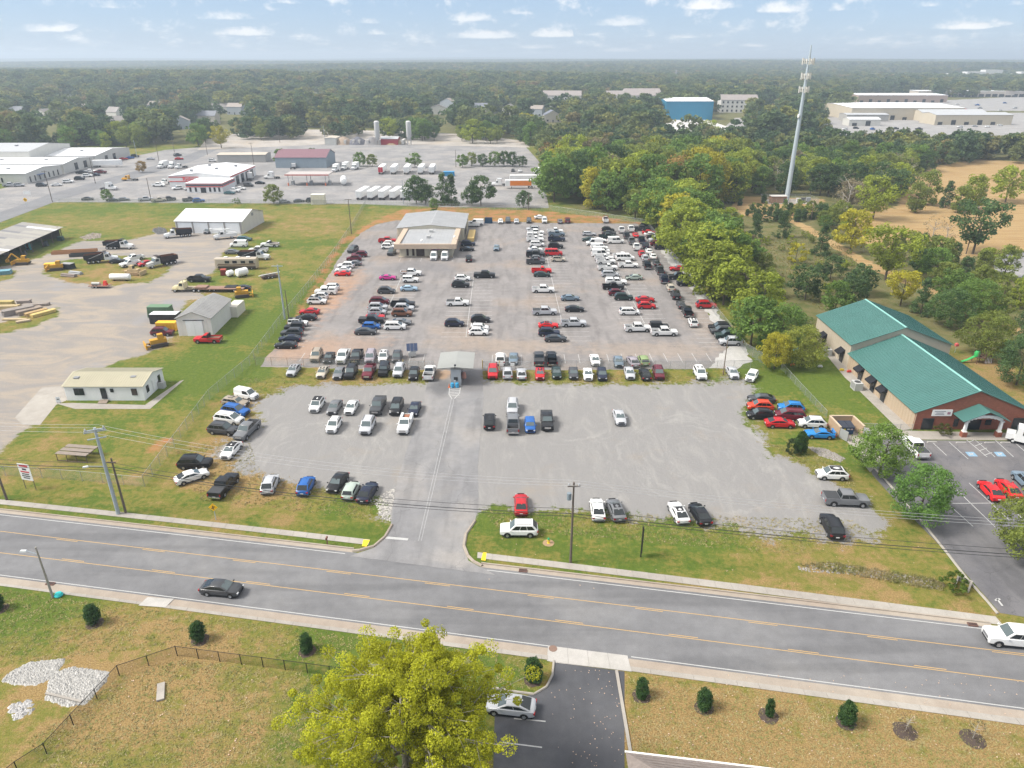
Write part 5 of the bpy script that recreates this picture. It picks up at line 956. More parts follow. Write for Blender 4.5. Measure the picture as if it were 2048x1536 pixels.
place_cars('just inside the front fence, right of the kiosk', 'cars inside the front fence, right', 'left', [(1001,717,90,'white',SUV),(1027,716,268,'blue-grey',SED),(1078,717,90,'dark grey',CREW,'cover'),(1103,717,90,'black',CREW),(1190,719,269,'white',SED),(1237,722,268,'blue-grey',SED),(1266,722,97,'mauve',SED),(1287,720,92,'green',HB)])
place_cars('on the grass strip left of the kiosk', 'cars on the grass strip, left', 'left', [(587,739,270,'silver',SED,'sunroof'),(645,743,270,'beige',SED,'sunroof'),(678,745,270,'grey',SED),(702,744,270,'black',SUV),(738,743,270,'maroon',EXT),(768,740,270,'black',JEEP),(798,741,270,'silver',SUV),(828,747,270,'black',XO),(859,745,90,'white',EXT)])
place_cars('on the grass strip right of the kiosk', 'cars on the grass strip, right', 'left', [(986,744,268,'red',SUV),(1015,745,90,'silver',XO),(1043,746,90,'silver',CPE),(1080,746,268,'red',SED,'sunroof'),(1113,744,268,'dark green',SED),(1147,745,268,'dark grey',SED),(1176,747,268,'white',SED),(1204,748,268,'navy',XO),(1259,745,268,'silver',SED),(1290,747,90,'black',SED),(1317,746,268,'maroon',SUV),(1400,746,268,'white',SUV,'sunroof'),(1465,744,268,'silver',SED),(1504,751,240,'white',HB)])
place_cars('in the left gravel rows', 'cars on the gravel, left', 'left', [(634,809,267.5,'white',XO,'blackroof'),(669,813,267.5,'grey',SED),(703,813,267.5,'white',SED),(756,811,267.5,'dark grey',CREW,'cover'),(793,813,267.5,'black',MINI),(829,816,267.5,'navy',SED),(668,849,267.5,'white',XO),(735,851,267.5,'silver',SUV),(810,848,267.5,'white',REG,'util','white work truck with tool body at the end of the gravel row')])
place_cars('on the gravel right of the drive', 'cars on the gravel, right', 'left', [(979,842,91,'black',SUV,'sunroofpano'),(1025,814,269,'silver',SUV),(1026,847,90,'grey',CREW),(1060,849,270,'blue',HB,'','dark blue hatchback with a white roof between two pickups'),(1094,841,269,'black',CREW,'cover'),(1239,833,271,'silver',SED,'','silver sedan standing alone in the middle of the gravel')])
place_cars('by the left gravel edge', 'cars at the left edge of the gravel', 'near', [(493,789,337,'white','small van'),(471,803,344,'tan','wagon','sunroof'),(471,821,344,'blue',SUV),(458,837,344,'white',MINI),(446,858,348,'dark grey',SUV),(494,860,262,'grey',CREW),(462,899,264,'white',SED,'blackroof'),(390,925,4,'black',SUV),(383,951,38,'white',SED)])
place_cars('in the front grass row above the road', 'cars in the front row by the road', 'left', [(448,971,83,'black',CREW,'cover'),(540,967,94,'silver',XO),(612,970,88,'blue',XO),(675,963,261,'black',SED),(702,979,84,'pale green',HB),(735,983,80,'navy',SED),(1042,1007,90,'red',SED),(1038,1058,180,'white',SUV,'','white SUV parked sideways on the grass near the hydrant'),(1195,1017,90,'white',SED),(1232,1018,95,'grey',SED,'sunroof'),(1357,1023,97,'white',CPE,'sunroof'),(1400,1026,97,'black',SED)])
place_cars('in the cluster beside the bin enclosure', 'cars beside the bin enclosure', 'left', [(1523,796,176,'dark grey',SED),(1520,811,177,'orange-red',XO),(1520,828,178,'black',XO),(1582,814,172,'bright blue',XO),(1580,829,172,'maroon',MINI),(1560,845,356,'red',SED),(1624,845,174,'white',XO),(1639,866,174,'bright blue',CPE,'spoiler')])
place_cars('at the right end of the gravel', 'cars at the right end of the gravel', 'near', [(1664,947,176,'white',XO,'sunroofpano'),(1691,998,354,'grey',CREW,'cover'),(1664,1052,85,'black',SUV)])
place_cars('in the day-care car park', 'cars at the day-care', 'left', [(1829,894,89,'white',CREW,'cover'),(1982,980,84,'bright red',SED),(2017,976,84,'bright red',SED),(2052,962,84,'blue-grey',SUV)])
place_cars('on the road', 'cars on the road', 'left', [(443,1175,353.5,'dark grey',SED,'','dark grey sedan driving along the near lane of the road'),(2031,1275,173.5,'white',CREW,'','white pickup driving in at the right edge of the road'),(1021,1409,172,'silver',SED,'','silver sedan parked under the big yellow-green tree')])
place_cars('in the truck yard', 'cars in the truck yard', 'left', [(175,397,20,'black',SED),(225,399,20,'dark grey',SED),(247,398,20,'grey',SED),(291,398,30,'silver',CREW),(318,400,30,'beige',EXT),(337,398,30,'dark grey',CREW),(379,399,30,'dark grey',EXT),(397,401,30,'blue',SUV),(569,402,20,'silver',SED),(598,401,20,'dark grey',SED),(623,401,10,'black',SUV),(317,370,0,'white',CREW),(355,376,215,'white',SUV),(379,377,215,'silver',SUV),(468,381,350,'white',CREW),(459,385,0,'teal',SED),(481,376,350,'white',SED),(497,370,350,'dark grey','small van'),(520,365,0,'black',SED),(1026,340,90,'dark grey',SED),(1040,341,90,'white',SED)], True)
place_cars('by the white-roofed works', 'cars by the works', 'left', [(20,370,20,'silver',CREW),(38,370,20,'silver',SUV),(83,370,15,'dark grey',SUV),(113,369,20,'white',SED),(136,363,15,'white',SUV),(159,357,15,'black',SUV),(175,351,10,'white',SUV),(164,345,10,'black',CREW),(180,343,10,'white',CREW),(201,344,0,'maroon',CREW),(190,349,10,'navy',SED),(247,317,20,'red',SED),(260,315,20,'blue',SED),(270,312,20,'black',SUV),(301,317,10,'silver',SED),(355,310,60,'dark grey',SUV),(358,317,20,'red',SED),(425,321,5,'white',SUV),(525,318,0,'silver',SUV)], True)
place_cars('in the contractor\'s yard', 'cars in the contractor\'s yard', 'left', [(325,664,0,'maroon',SUV,'','maroon SUV beside the yellow generator'),(416,678,180,'red',REG,'flat','red flatbed pickup in front of the white metal shed'),(235,521,10,'black',CPE,'','black sports car behind the dump truck'),(268,516,230,'white',EXT),(260,527,232,'white',REG),(291,526,228,'red',SED,'','rusty red and white old car in the yard'),(489,477,0,'teal','wagon'),(478,489,180,'white',VAN),(517,500,180,'white',CREW),(540,489,180,'white',REG,'flat','white flatbed truck behind the white van'),(399,558,0,'black',CREW,'','black pickup carried on the wrecker'),(465,503,0,'grey',SED),(483,575,180,'black',CPE,'','black coupe behind the low trailer'),(415,462,270,'grey',HB)])
place_cars('at the far timber yard beyond the wood', 'cars at the far right yards', 'left', [(px, py, random.choice((0, 180, 90)), random.choice(('white', 'black', 'red', 'silver', 'blue')), random.choice((SED, SUV, CREW))) for px, py in ((1690,258),(1712,256),(1745,258),(1790,257),(1838,258),(1920,254),(1950,252),(1975,253),(2000,250),(1900,222),(1930,218),(1960,216),(2000,221),(2030,216),(1880,210),(1915,208),(1955,210),(2010,206))], True)
for o in PROTO.values(): remove_tree(o)
# ------------------------------------------------------------------ trucks and machines
def flat_m(n, c, r=.6, **k): return M(n, c, r, **k)
CABW = M('cab_white', (.70, .70, .69), .4, coat=.4)
def big_wheels(root, xs, w, r=.5, dual=True):
    k = KIDS.get('_bw%.2f' % r)
    if k is None:
        a = MB(); a.lathe([(0, 0), (r * .5, .02), (r * .55, .0), (r * .95, 0), (r, .06), (r, .30), (r * .95, .36), (0, .36)], n=16, axis='y'); b = MB(); b.lathe([(0, .0), (r * .2, -.02), (r * .48, .02), (r * .5, .05)], n=12, axis='y'); k = KIDS['_bw%.2f' % r] = (a.mesh('wheel', TYRE), b.mesh('rim', flat_m('rim_white', (.6, .6, .6), .5)))
    for x in xs:
        for s in (-1, 1): o = obj('wheel', k[0], root, (x, s * w, r)); o.rotation_euler = (0, 0, 0 if s < 0 else math.pi); obj('rim', k[1], o)
def cab(root, x, mat, sleeper=0.0, day=True, hood=1.7):
    m = MB(); w = 1.05                          # conventional cab: bonnet, cab, optional sleeper
    m.loft([[(x - sleeper - 1.7, -1.2, .8), (x - sleeper - 1.7, -1.2, 2.6 + (.9 if sleeper else 0)), (x - sleeper - 1.7, 1.2, 2.6 + (.9 if sleeper else 0)), (x - sleeper - 1.7, 1.2, .8)], [(x - 1.0, -1.2, .8), (x - 1.0, -1.15, 2.75 + (.9 if sleeper else 0)), (x - 1.0, 1.15, 2.75 + (.9 if sleeper else 0)), (x - 1.0, 1.2, .8)], [(x - .45, -1.15, .8), (x - .45, -1.0, 2.65), (x - .45, 1.0, 2.65), (x - .45, 1.15, .8)], [(x, -1.1, .8), (x, -1.0, 1.75), (x, 1.0, 1.75), (x, 1.1, .8)]], sm=False)
    m.loft([[(x, -1.0, .7), (x, -.9, 1.72), (x, .9, 1.72), (x, 1.0, .7)], [(x + hood * .8, -.85, .7), (x + hood * .8, -.7, 1.5), (x + hood * .8, .7, 1.5), (x + hood * .8, .85, .7)], [(x + hood, -.75, .6), (x + hood, -.62, 1.35), (x + hood, .62, 1.35), (x + hood, .75, .6)]], sm=False)
    for s in (-1, 1): m.box((x + hood * .55, s * 1.05, .95), (1.2, .35, .45))
    m.box((x + hood + .05, 0, .55), (.2, 2.3, .35), 1); c = m.build('cab', [mat, CHROME], root)
    g = MB(); g.poly([(x - .40, -.95, 2.55), (x + .03, -.97, 1.80), (x + .03, .97, 1.80), (x - .40, .95, 2.55)][::-1]); g.build('windscreen', CGLASS2, c)
    for s in (-1, 1): g = MB(); q = [(x - 1.35, s * 1.21, 1.75), (x - .35, s * 1.17, 1.75), (x - .55, s * 1.10, 2.5), (x - 1.35, s * 1.20, 2.5)]; g.poly(q if s < 0 else q[::-1]); g.build('side_window', CGLASS, c)
    g = MB(); g.box((x + hood + .0, 0, 1.0), (.08, 1.0, .65)); g.build('grille', CHROME, c)
    for s in (-1, 1): g = MB(); g.box((x + hood - .03, s * .68, .95), (.14, .25, .2)); g.build('headlight', HEAD, c)
def chassis(root, x0, x1): m = MB(); [m.box(((x0 + x1) / 2, s * .42, .85), (x1 - x0, .12, .25)) for s in (-1, 1)]; m.box(((x0 + x1) / 2, 0, .8), (x1 - x0 - .4, .5, .15)); m.build('chassis', TRIM, root)
def dump_truck(label, px, py, hd, bedm, cabm=None):
    g = P(px, py, 1.4); r = thing('dump_truck', label, 'truck', (g.x, g.y, 0), R(hd), 'dump trucks in the yard'); chassis(r, -4.6, 3.2); cab(r, 2.3, cabm or CABW, hood=1.9); big_wheels(r, (3.3, -1.2, -2.5, -3.8), 1.22, .52)
    m = MB(); x0, x1 = -4.9, .3
    for q in ([(x0, -1.25, 1.25), (x1, -1.25, 1.25), (x1, -1.3, 2.9), (x0, -1.3, 2.6)], [(x1, 1.25, 1.25), (x0, 1.25, 1.25), (x0, 1.3, 2.6), (x1, 1.3, 2.9)], [(x1, -1.25, 1.25), (x1, 1.25, 1.25), (x1, 1.3, 3.2), (x1, -1.3, 3.2)], [(x0, 1.25, 1.25), (x0, -1.25, 1.25), (x0, -1.3, 2.6), (x0, 1.3, 2.6)]): m.poly(q); m.poly([(x * .985 - .02, y * .94, z) for x, y, z in q[::-1]], 1)
    m.poly([(x0, -1.2, 1.5), (x1, -1.2, 1.5), (x1, 1.2, 1.5), (x0, 1.2, 1.5)], 1); m.box((x1 + .5, 0, 3.15), (1.0, 2.5, .08))
    for k in range(6):
        for s in (-1, 1): m.box((x0 + .5 + .85 * k, s * 1.32, 2.0), (.1, .08, 1.4))
    m.build('dump_bed', [bedm, M('rusty_steel', (.16, .075, .045), .85, var=.4)], r)
    m = MB(); m.tube((x0 + 1.4, -1.4, 1.6), (x1 - .1, -1.4, 2.9), .06); m.build('tarp_arm', CHROME, r)
blk = M('black_steel', (.02, .021, .025), .6, var=.2)
dump_truck('white dump truck with black bed facing right in the yard', 240, 489, 0, blk); dump_truck('dump truck with dark rusty bed tilted toward the upper right', 205, 515, 22, M('dark_steel', (.035, .03, .032), .7)); dump_truck('white dump truck with black bed parked before the garage', 354, 466, 208, blk); dump_truck('old grey dump truck with its bonnet gone beside the wrecks', 321, 522, 232, M('rust_black', (.04, .03, .03), .7), M('cab_grey', (.42, .42, .40), .6))
dump_truck('white truck with black dump bed behind the motor home', 511, 510, 0, blk)
def bucket_truck():
    g = P(450, 469, 1.4); r = thing('bucket_truck', 'white utility bucket truck with boom raised before the garage', 'truck', (g.x, g.y, 0), R(208)); chassis(r, -3.6, 2.6); cab(r, 2.0, CABW); big_wheels(r, (2.9, -2.0), 1.15, .5); m = MB()
    for s in (-1, 1): m.box((-1.7, s * .95, 1.3), (4.2, .55, 1.1))
    m.box((-1.7, 0, 1.0), (4.2, 1.4, .15)); m.build('utility_body', CABW, r); m = MB(); m.tube((-.6, 0, 1.1), (-.6, 0, 2.6), .35); m.box((1.0, .1, 3.1), (5.5, .45, .45)); m.box((2.5, -.35, 3.5), (4.0, .3, .3)); m.build('boom', WHITEP, r); m = MB(); m.box((4.2, -.3, 3.4), (.7, .7, 1.0)); m.build('bucket', WHITEP, r)
bucket_truck()
def motor_home():
    g = P(474, 527, 1.6); r = thing('motor_home', 'long brown and cream motor home in the yard', 'motor home', (g.x, g.y, 0), R(182)); m = MB(); L = 12.0
    s = lambda x, k: [(x, -1.25 * k, .5), (x, -1.27 * k, 2.0), (x, -1.2 * k, 3.2), (x, -.9 * k, 3.4), (x, .9 * k, 3.4), (x, 1.2 * k, 3.2), (x, 1.27 * k, 2.0), (x, 1.25 * k, .5)]
    m.loft([s(-6, .97), s(-5.8, 1), s(5.5, 1), s(5.9, .97), s(6.05, .90)]); m.build('body', M('rv_cream', (.42, .36, .28), .4, coat=.3), r)
    for k, (z0, z1, c, n) in enumerate(((.5, 1.1, (.06, .045, .035), 'rv_brown'), (1.35, 1.65, (.16, .10, .06), 'rv_bronze'), (1.1, 1.35, (.30, .24, .17), 'rv_gold'))):
        for s_ in (-1, 1): b = MB(); b.poly([(x, s_ * (1.275 + .004 * k), z) for x, z in ((-5.7, z0), (5.4, z0 + .05), (5.0, z1 + .25), (1.0, z1), (-5.7, z1 + .35))][::s_ * -1 if s_ < 0 else 1] if False else [(x, s_ * (1.285 + .004 * k), z) for x, z in ((-5.7, z0), (5.4, z0 + .05), (5.0, z1 + .25), (1.0, z1), (-5.7, z1 + .35))]); b.build('stripe', flat_m(n, c, .4), r)
    for s_ in (-1, 1):
        for x in (-4.6, -2.2, .2, 2.4): b = MB(); b.box((x, s_ * 1.26, 2.35), (1.3, .06, .75)); b.build('window', CGLASS, r)
    b = MB(); b.poly([(6.07, -1.0, 1.6), (6.07, 1.0, 1.6), (5.95, 1.0, 3.0), (5.95, -1.0, 3.0)]); b.build('windscreen', CGLASS2, r)
    for x in (-3.5, -.5, 3): b = MB(); b.box((x, 0, 3.52), (1.0, .8, .28)); b.build('roof_unit', WHITEP, r)
    big_wheels(r, (4.2, -3.2, -4.4), 1.15, .5)
motor_home()
def semi(label, px, py, hd, mat, sleeper=1.4, group='tractor units', name='tractor_unit'):
    g = P(px, py, 1.6); r = thing(name, label, 'truck', (g.x, g.y, 0), R(hd), group); chassis(r, -4.2, 2.2); cab(r, 1.8, mat, sleeper); big_wheels(r, (2.7, -2.3, -3.6), 1.15, .5)
    m = MB(); m.lathe([(0, 0), (.55, 0), (.55, .12), (0, .12)], (-2.9, 0, .98), 10); m.build('fifth_wheel', TRIM, r)
    for s in (-1, 1): m = MB(); m.tube((.1 - sleeper, s * 1.15, .9), (.1 - sleeper, s * 1.15, 3.5), .09); m.build('exhaust', CHROME, r)
    return r
YC = M('cab_yellow', (.65, .33, .02), .4, coat=.4)
for l_, px, py, hd, mt, sl in (('white tractor unit with tall sleeper near the depot corner', 218, 373, -4, CABW, 1.4), ('yellow tractor unit at the truck yard entrance', 258, 355, 176, YC, 0), ('white tractor unit between plum-roofed building and depot', 542, 351, 182, CABW, 1.4), ('white tractor unit parked nose-out left of the plum-roofed building', 565, 328, 270, CABW, 1.2), ('grey tractor unit without sleeper beside the fuel canopy roof', 587, 331, 95, CABW, 0), ('white tractor unit, left of three at the plum-roofed building', 613, 328, 270, CABW, 1.2), ('white tractor unit, middle of three at the plum-roofed building', 629, 328, 270, CABW, 1.2), ('white tractor unit, right of three at the plum-roofed building', 643, 328, 270, CABW, 1.2), ('white tractor unit with sleeper in the row behind the depot', 345, 330, 262, CABW, 1.4), ('white flatbed tractor in the row behind the depot', 361, 331, 245, CABW, 0), ('white tractor unit hidden at the depot corner', 332, 362, 250, CABW, 0), ('white tractor unit before the orange trailer', 998, 365, 180, CABW, 1.4), ('white tractor unit at the wood edge behind the trailers', 1080, 342, 200, CABW, 1.0), ('white tractor unit with red winch by the depot doors', 500, 353, 100, CABW, 1.0)): semi(l_, px, py, hd, mt, sl)
def box_truck(label, px, py, hd):
    g = P(px, py, 1.6); r = thing('box_truck', label, 'truck', (g.x, g.y, 0), R(hd), 'box trucks'); chassis(r, -4.2, 2.2); cab(r, 1.8, CABW, 0); big_wheels(r, (2.6, -2.6), 1.12, .48); m = MB(); m.box((-2.1, 0, 2.35), (5.0, 2.45, 2.6)); m.build('box_body', WHITEP, r)
for l_, px, py, hd in (('white box truck, left of the pair right of plum-roofed building', 689, 333, 262), ('white box truck, right of the pair right of plum-roofed building', 709, 333, 262), ('white box truck at the left of the row behind the depot', 324, 330, 258), ('small white stake truck right of the plum-roofed building', 670, 337, 265)): box_truck(l_, px, py, hd)
def trailer(label, px, py, hd, L=13.5, door=None, side=None, group='box trailers'):
    g = P(px, py, 2.0); r = thing('box_trailer', label, 'trailer', (g.x, g.y, 0), R(hd), group); m = MB(); m.box((0, 0, 2.55), (L, 2.55, 2.8)); m.build('box_body', M('trailer_white', (.72, .73, .74), .45, var=.06, scale=.4), r)
    m = MB()
    for k in range(int(L / .6)):
        for s in (-1, 1): m.box((-L / 2 + .3 + .6 * k, s * 1.285, 2.55), (.05, .03, 2.7))
    o = m.build('side_rib', MATS['trailer_white'], r); o['kind'] = 'stuff'
    for s in (-1, 1): m = MB(); m.box((-L / 2 - .03, s * .62, 2.5), (.06, 1.18, 2.55)); m.build('rear_door', door or M('door_pale', (.62, .63, .63), .5), r)
    m = MB(); m.box((-L / 2 + .1, 0, .62), (.2, 2.4, .2)); m.build('rear_guard', TRIM, r); big_wheels(r, (-L / 2 + 1.4, -L / 2 + 2.7), 1.15, .5); m = MB(); [m.tube((L / 2 - 3, s * .8, 0), (L / 2 - 3, s * .8, 1.2), .08) for s in (-1, 1)]; m.build('landing_gear', TRIM, r)
    if side:
        for s in (-1, 1): m = MB(); m.box((-.3, s * 1.32, 2.55), (L * .72, .03, 2.2)); m.build('side_panel', side, r)
    return r
reddoor = M('door_red', (.45, .03, .05), .5)
for i, px in enumerate((762, 787, 812, 840, 862)):
    if i == 1: px = 786
    trailer('white box trailer in the far back row, %s from the left' % ORD[i + 1] if i else 'white box trailer with red rear doors, far back row', px + 3, 338, 90, 13, reddoor if i == 0 else None)
for i, px in enumerate((902 - 50 + 0, 868)):
    pass
for i, px in enumerate((722, 744, 766, 788, 809)): trailer('white box trailer in the near row by the round trees, %s from the left' % ORD[i], px + 4, 386, 84, 13.5)
trailer('white box trailer docked at the works', 215, 327, 8, 15); trailer('white box trailer beside the orange-sided one', 1050, 358, 182, 15)
trailer('flatbed trailer with a bright orange side panel at the wood edge', 1040, 368, 182, 14, None, M('panel_orange', (.75, .22, .03), .5))
# the wrecker with its low trailer
g = P(418, 574, .8); r = semi('cream and black wrecker truck with a long low trailer', 372, 571, 180, M('cab_cream', (.62, .55, .34), .5), 0, None, 'wrecker'); m = MB(); m.box((-9.5, 0, .95), (12, 2.5, .25)); m.box((-4.2, 0, 1.3), (3.0, 2.4, .3)); m.build('low_deck', M('deck_rust', (.26, .16, .12), .8, var=.3), r); big_wheels(r, (-13, -14.2), 1.1, .45)
t = thing('flat_trailer', 'empty flat trailer in front of the wrecker', 'trailer', tuple(P(408, 581)), R(180)); m = MB(); m.box((0, 0, .8), (12, 2.4, .2)); m.build('deck', M('deck_tan', (.40, .33, .24), .8, var=.2), t); big_wheels(t, (-2.0, -3.2), 1.1, .42); m = MB(); m.box((-7.5, 0, .9), (3.0, 2.2, .7)); m.build('end_box', TRIM, t)
def tank(label, px, py, rad, L, hd, mat):
    g = P(px, py); r = thing('tank', label, 'tank', (g.x, g.y, 0), R(hd)); m = MB(); m.lathe([(0, -L / 2 - .15), (rad * .85, -L / 2), (rad, -L / 2 + .2), (rad, L / 2 - .2), (rad * .85, L / 2), (0, L / 2 + .15)], (0, 0, rad + .25), 18, 0, 'x'); m.build('shell', mat, r)
    for s in (-.3, .3): m = MB(); m.box((s * L, 0, .25), (.25, rad * 1.2, .5)); m.build('saddle', TRIM, r)
tank('white propane tank on a trailer between dozer and red machine', 242, 561, .85, 5.5, 0, WHITEP); tank('small rusty white tank behind the motor home', 461, 553, .8, 1.8, 60, WHITEP); tank('larger white tank right of the small one', 485, 553, 1.1, 3.2, 50, WHITEP)
t = thing('equipment_trailer', 'low trailer carrying a bright red machine', 'trailer', tuple(P(201, 575)), R(-2)); m = MB(); m.box((0, 0, .6), (5.5, 2.0, .15)); m.build('deck', M('deck_rust', (.26, .16, .12), .8), t); m = MB(); m.box((1.6, 0, 1.3), (1.0, 1.0, 1.2), taper=.6); m.build('red_machine', M('machine_red', (.6, .05, .03), .5), t); m = MB(); m.lathe([(0, -1.2), (.4, -1.1), (.4, 1.1), (0, 1.2)], (-1, 0, 1.1), 10, 0, 'x'); m.build('canister', M('canister_grey', (.45, .45, .42), .6), t); big_wheels(t, (-.6, -1.5), .95, .38)
def crawler(label, name, px, py, hd, body, kind):
    g = P(px, py); r = thing(name, label, 'digger', (g.x, g.y, 0), R(hd)); dk = M('track_dark', (.06, .05, .045), .8)
    for s in (-1, 1):
        m = MB(); m.loft([[(x, s * 1.0 - .25, z) for x, z in ((-1.9, .45), (-1.5, .1), (1.5, .1), (1.9, .45), (1.5, .85), (-1.5, .85))], [(x, s * 1.0 + .25, z) for x, z in ((-1.9, .45), (-1.5, .1), (1.5, .1), (1.9, .45), (1.5, .85), (-1.5, .85))]], sm=False); m.build('track', dk if kind != 'dozer' else M('track_tan', (.30, .21, .12), .9), r)
    m = MB(); m.box((.5, 0, 1.25), (2.2, 1.3, .9)); m.box((-1.1, 0, 1.2), (1.2, 1.5, .9)); m.build('body', body, r); m = MB(); m.box((-.6, 0, 2.1), (1.2, 1.2, 1.2), taper=.9); cb = m.build('cab', body, r); m = MB(); m.box((-.6, 0, 2.15), (1.24, 1.0, .7)); m.build('cab_glass', CGLASS, cb)
    m = MB(); m.box((2.6, 0, .7), (.25, 3.2, 1.1)); m.box((1.8, -1.0, .6), (1.6, .15, .25)); m.box((1.8, 1.0, .6), (1.6, .15, .25)); m.build('blade', body, r)
    if kind == 'digger': m = MB(); m.tube((.5, 0, 1.6), (2.4, 0, 3.4), .22); m.tube((2.4, 0, 3.4), (4.0, 0, 1.8), .18); m.box((4.1, 0, 1.3), (.8, .9, .8)); m.build('boom', body, r)
    if kind == 'dozer': m = MB(); m.box((-2.3, 0, 1.0), (.9, 1.4, .3)); m.box((-2.9, 0, .6), (.2, .2, 1.2)); m.build('ripper', body, r)
ym = M('machine_yellow', (.52, .28, .03), .7, var=.25); tn = M('dozer_tan', (.46, .35, .20), .8, var=.2)
crawler('tan bulldozer with blade behind the white propane tank', 'bulldozer', 270, 549, -8, tn, 'dozer'); crawler('rusty yellow loader in front of the open barn', 'loader', 47, 529, 190, ym, 'digger'); crawler('small yellow loader beside the timber weeds', 'loader', 115, 540, 200, ym, 'loader')
crawler('yellow skid loader with bucket in front of the maroon SUV', 'skid_loader', 318, 692, 215, ym, 'loader'); crawler('yellow digger arm machine behind the white shed', 'digger', 485, 594, 20, ym, 'loader')
def lump(name, label, cat, px, py, d, col, rz=0.0, rg=None, taper=.92):
    g = P(px, py); t = thing(name, label, cat, (g.x, g.y, 0), R(rz)); m = MB(); m.box((0, 0, d[2] / 2 + .05), d, taper=taper); m.build('body', M('mat_' + name + str(px), col, .65, var=.15, scale=.8), t)
    m = MB(); m.box((0, 0, d[2] + .08), (d[0] * .96, d[1] * .96, .06)); m.build('top', M('top_' + name + str(px), rg or tuple(min(1, c * 1.3) for c in col), .6), t)
    m = MB(); [m.box((-d[0] / 2 + d[0] * (k + .5) / 6, -d[1] / 2 * 1.0, d[2] * .45), (.06, .05, d[2] * .8)) for k in range(6)]; m.build('panel_rib', M('rib_' + name + str(px), tuple(c * .7 for c in col), .7), t); return t
lump('container', 'green steel container left of the white metal shed', 'container', 323, 632, (5.5, 2.5, 2.5), (.10, .17, .10)); lump('carport', 'open carport with white roof behind the yellow generator', 'carport', 333, 645, (6.5, 2.5, 2.3), (.03, .03, .03), 0, (.70, .71, .72), 1.0); lump('generator', 'large yellow generator box beside the white metal shed', 'generator', 336, 660, (4.6, 1.9, 1.9), (.62, .33, .02)); lump('dumpster', 'dark blue dumpster behind the auction warehouse', 'dumpster', 977, 446, (3.0, 2.2, 1.9), (.015, .06, .12), 0, (.03, .03, .04)); lump('skip', 'black scrap skip in the yard weeds', 'skip', 137, 537, (3.6, 2.0, 1.5), (.02, .02, .022), -12, (.30, .30, .30)); lump('hopper', 'yellow sheet-metal hopper lying in the yard weeds', 'machine', 103, 535, (3.4, 2.2, 1.2), (.58, .33, .03), 20); lump('red_tank_box', 'small rusty red box left of the tanks', 'box', 448, 550, (1.6, 1.6, 1.6), (.28, .05, .03), 15); lump('blue_skip', 'bright blue skip in the truck yard', 'skip', 898, 352, (6, 2.6, 2.2), (.03, .22, .42)); lump('white_kiosk', 'small white propane kiosk by the truck yard fence', 'kiosk', 638, 408, (6, 3, 4), (.66, .62, .52), 0, (.7, .68, .62)); lump('bin_green', 'dark green bin at the end of the barn', 'bin', 122, 481, (1.8, 1.4, 1.3), (.03, .07, .06)); lump('bus_shelter_box', 'teal covered pile at the left edge of the yard', 'pile', 8, 548, (4, 2.5, 1.0), (.12, .25, .30), 20)
# shuttle bus
g = P(2078, 880, 1.2); t = thing('shuttle_bus', 'white shuttle bus at the right edge beside the day-care', 'bus', (g.x, g.y, 0), R(-35)); m = MB(); m.box((0, 0, 1.75), (6.5, 2.3, 2.3), taper=.95); m.box((-3.7, 0, 1.1), (1.4, 1.9, 1.0)); m.build('body', CABW, t); big_wheels(t, (-3.3, 1.8), 1.05, .42)
for s in (-1, 1): m = MB(); m.box((.3, s * 1.14, 2.2), (5.2, .06, .8)); m.build('side_window', CGLASS, t)
m = MB(); m.box((-3.2, 0, 2.15), (.06, 1.9, .9)); m.build('windscreen', CGLASS2, t)
# solar light trailer
g = P(825, 712); t = thing('solar_trailer', 'small trailer with tilted solar panels beside the inner row', 'trailer', (g.x, g.y, 0), R(8)); m = MB(); m.box((0, -.2, .7), (1.6, 1.6, .8)); m.build('cabinet', M('ac_grey', (.42, .42, .41), .6), t)
for k in (-1, 0, 1): m = MB(); m.poly([(-.36 + .76 * k, -.9, 1.5), (.36 + .76 * k, -.9, 1.5), (.36 + .76 * k, .9, 2.5), (-.36 + .76 * k, .9, 2.5)]); m.build('solar_panel', M('solar_blue', (.03, .045, .09), .15), t)
m = MB(); m.tube((0, .4, .9), (0, .9, 2.4), .06); m.build('mast', CHROME, t); big_wheels(t, (0,), .9, .32)
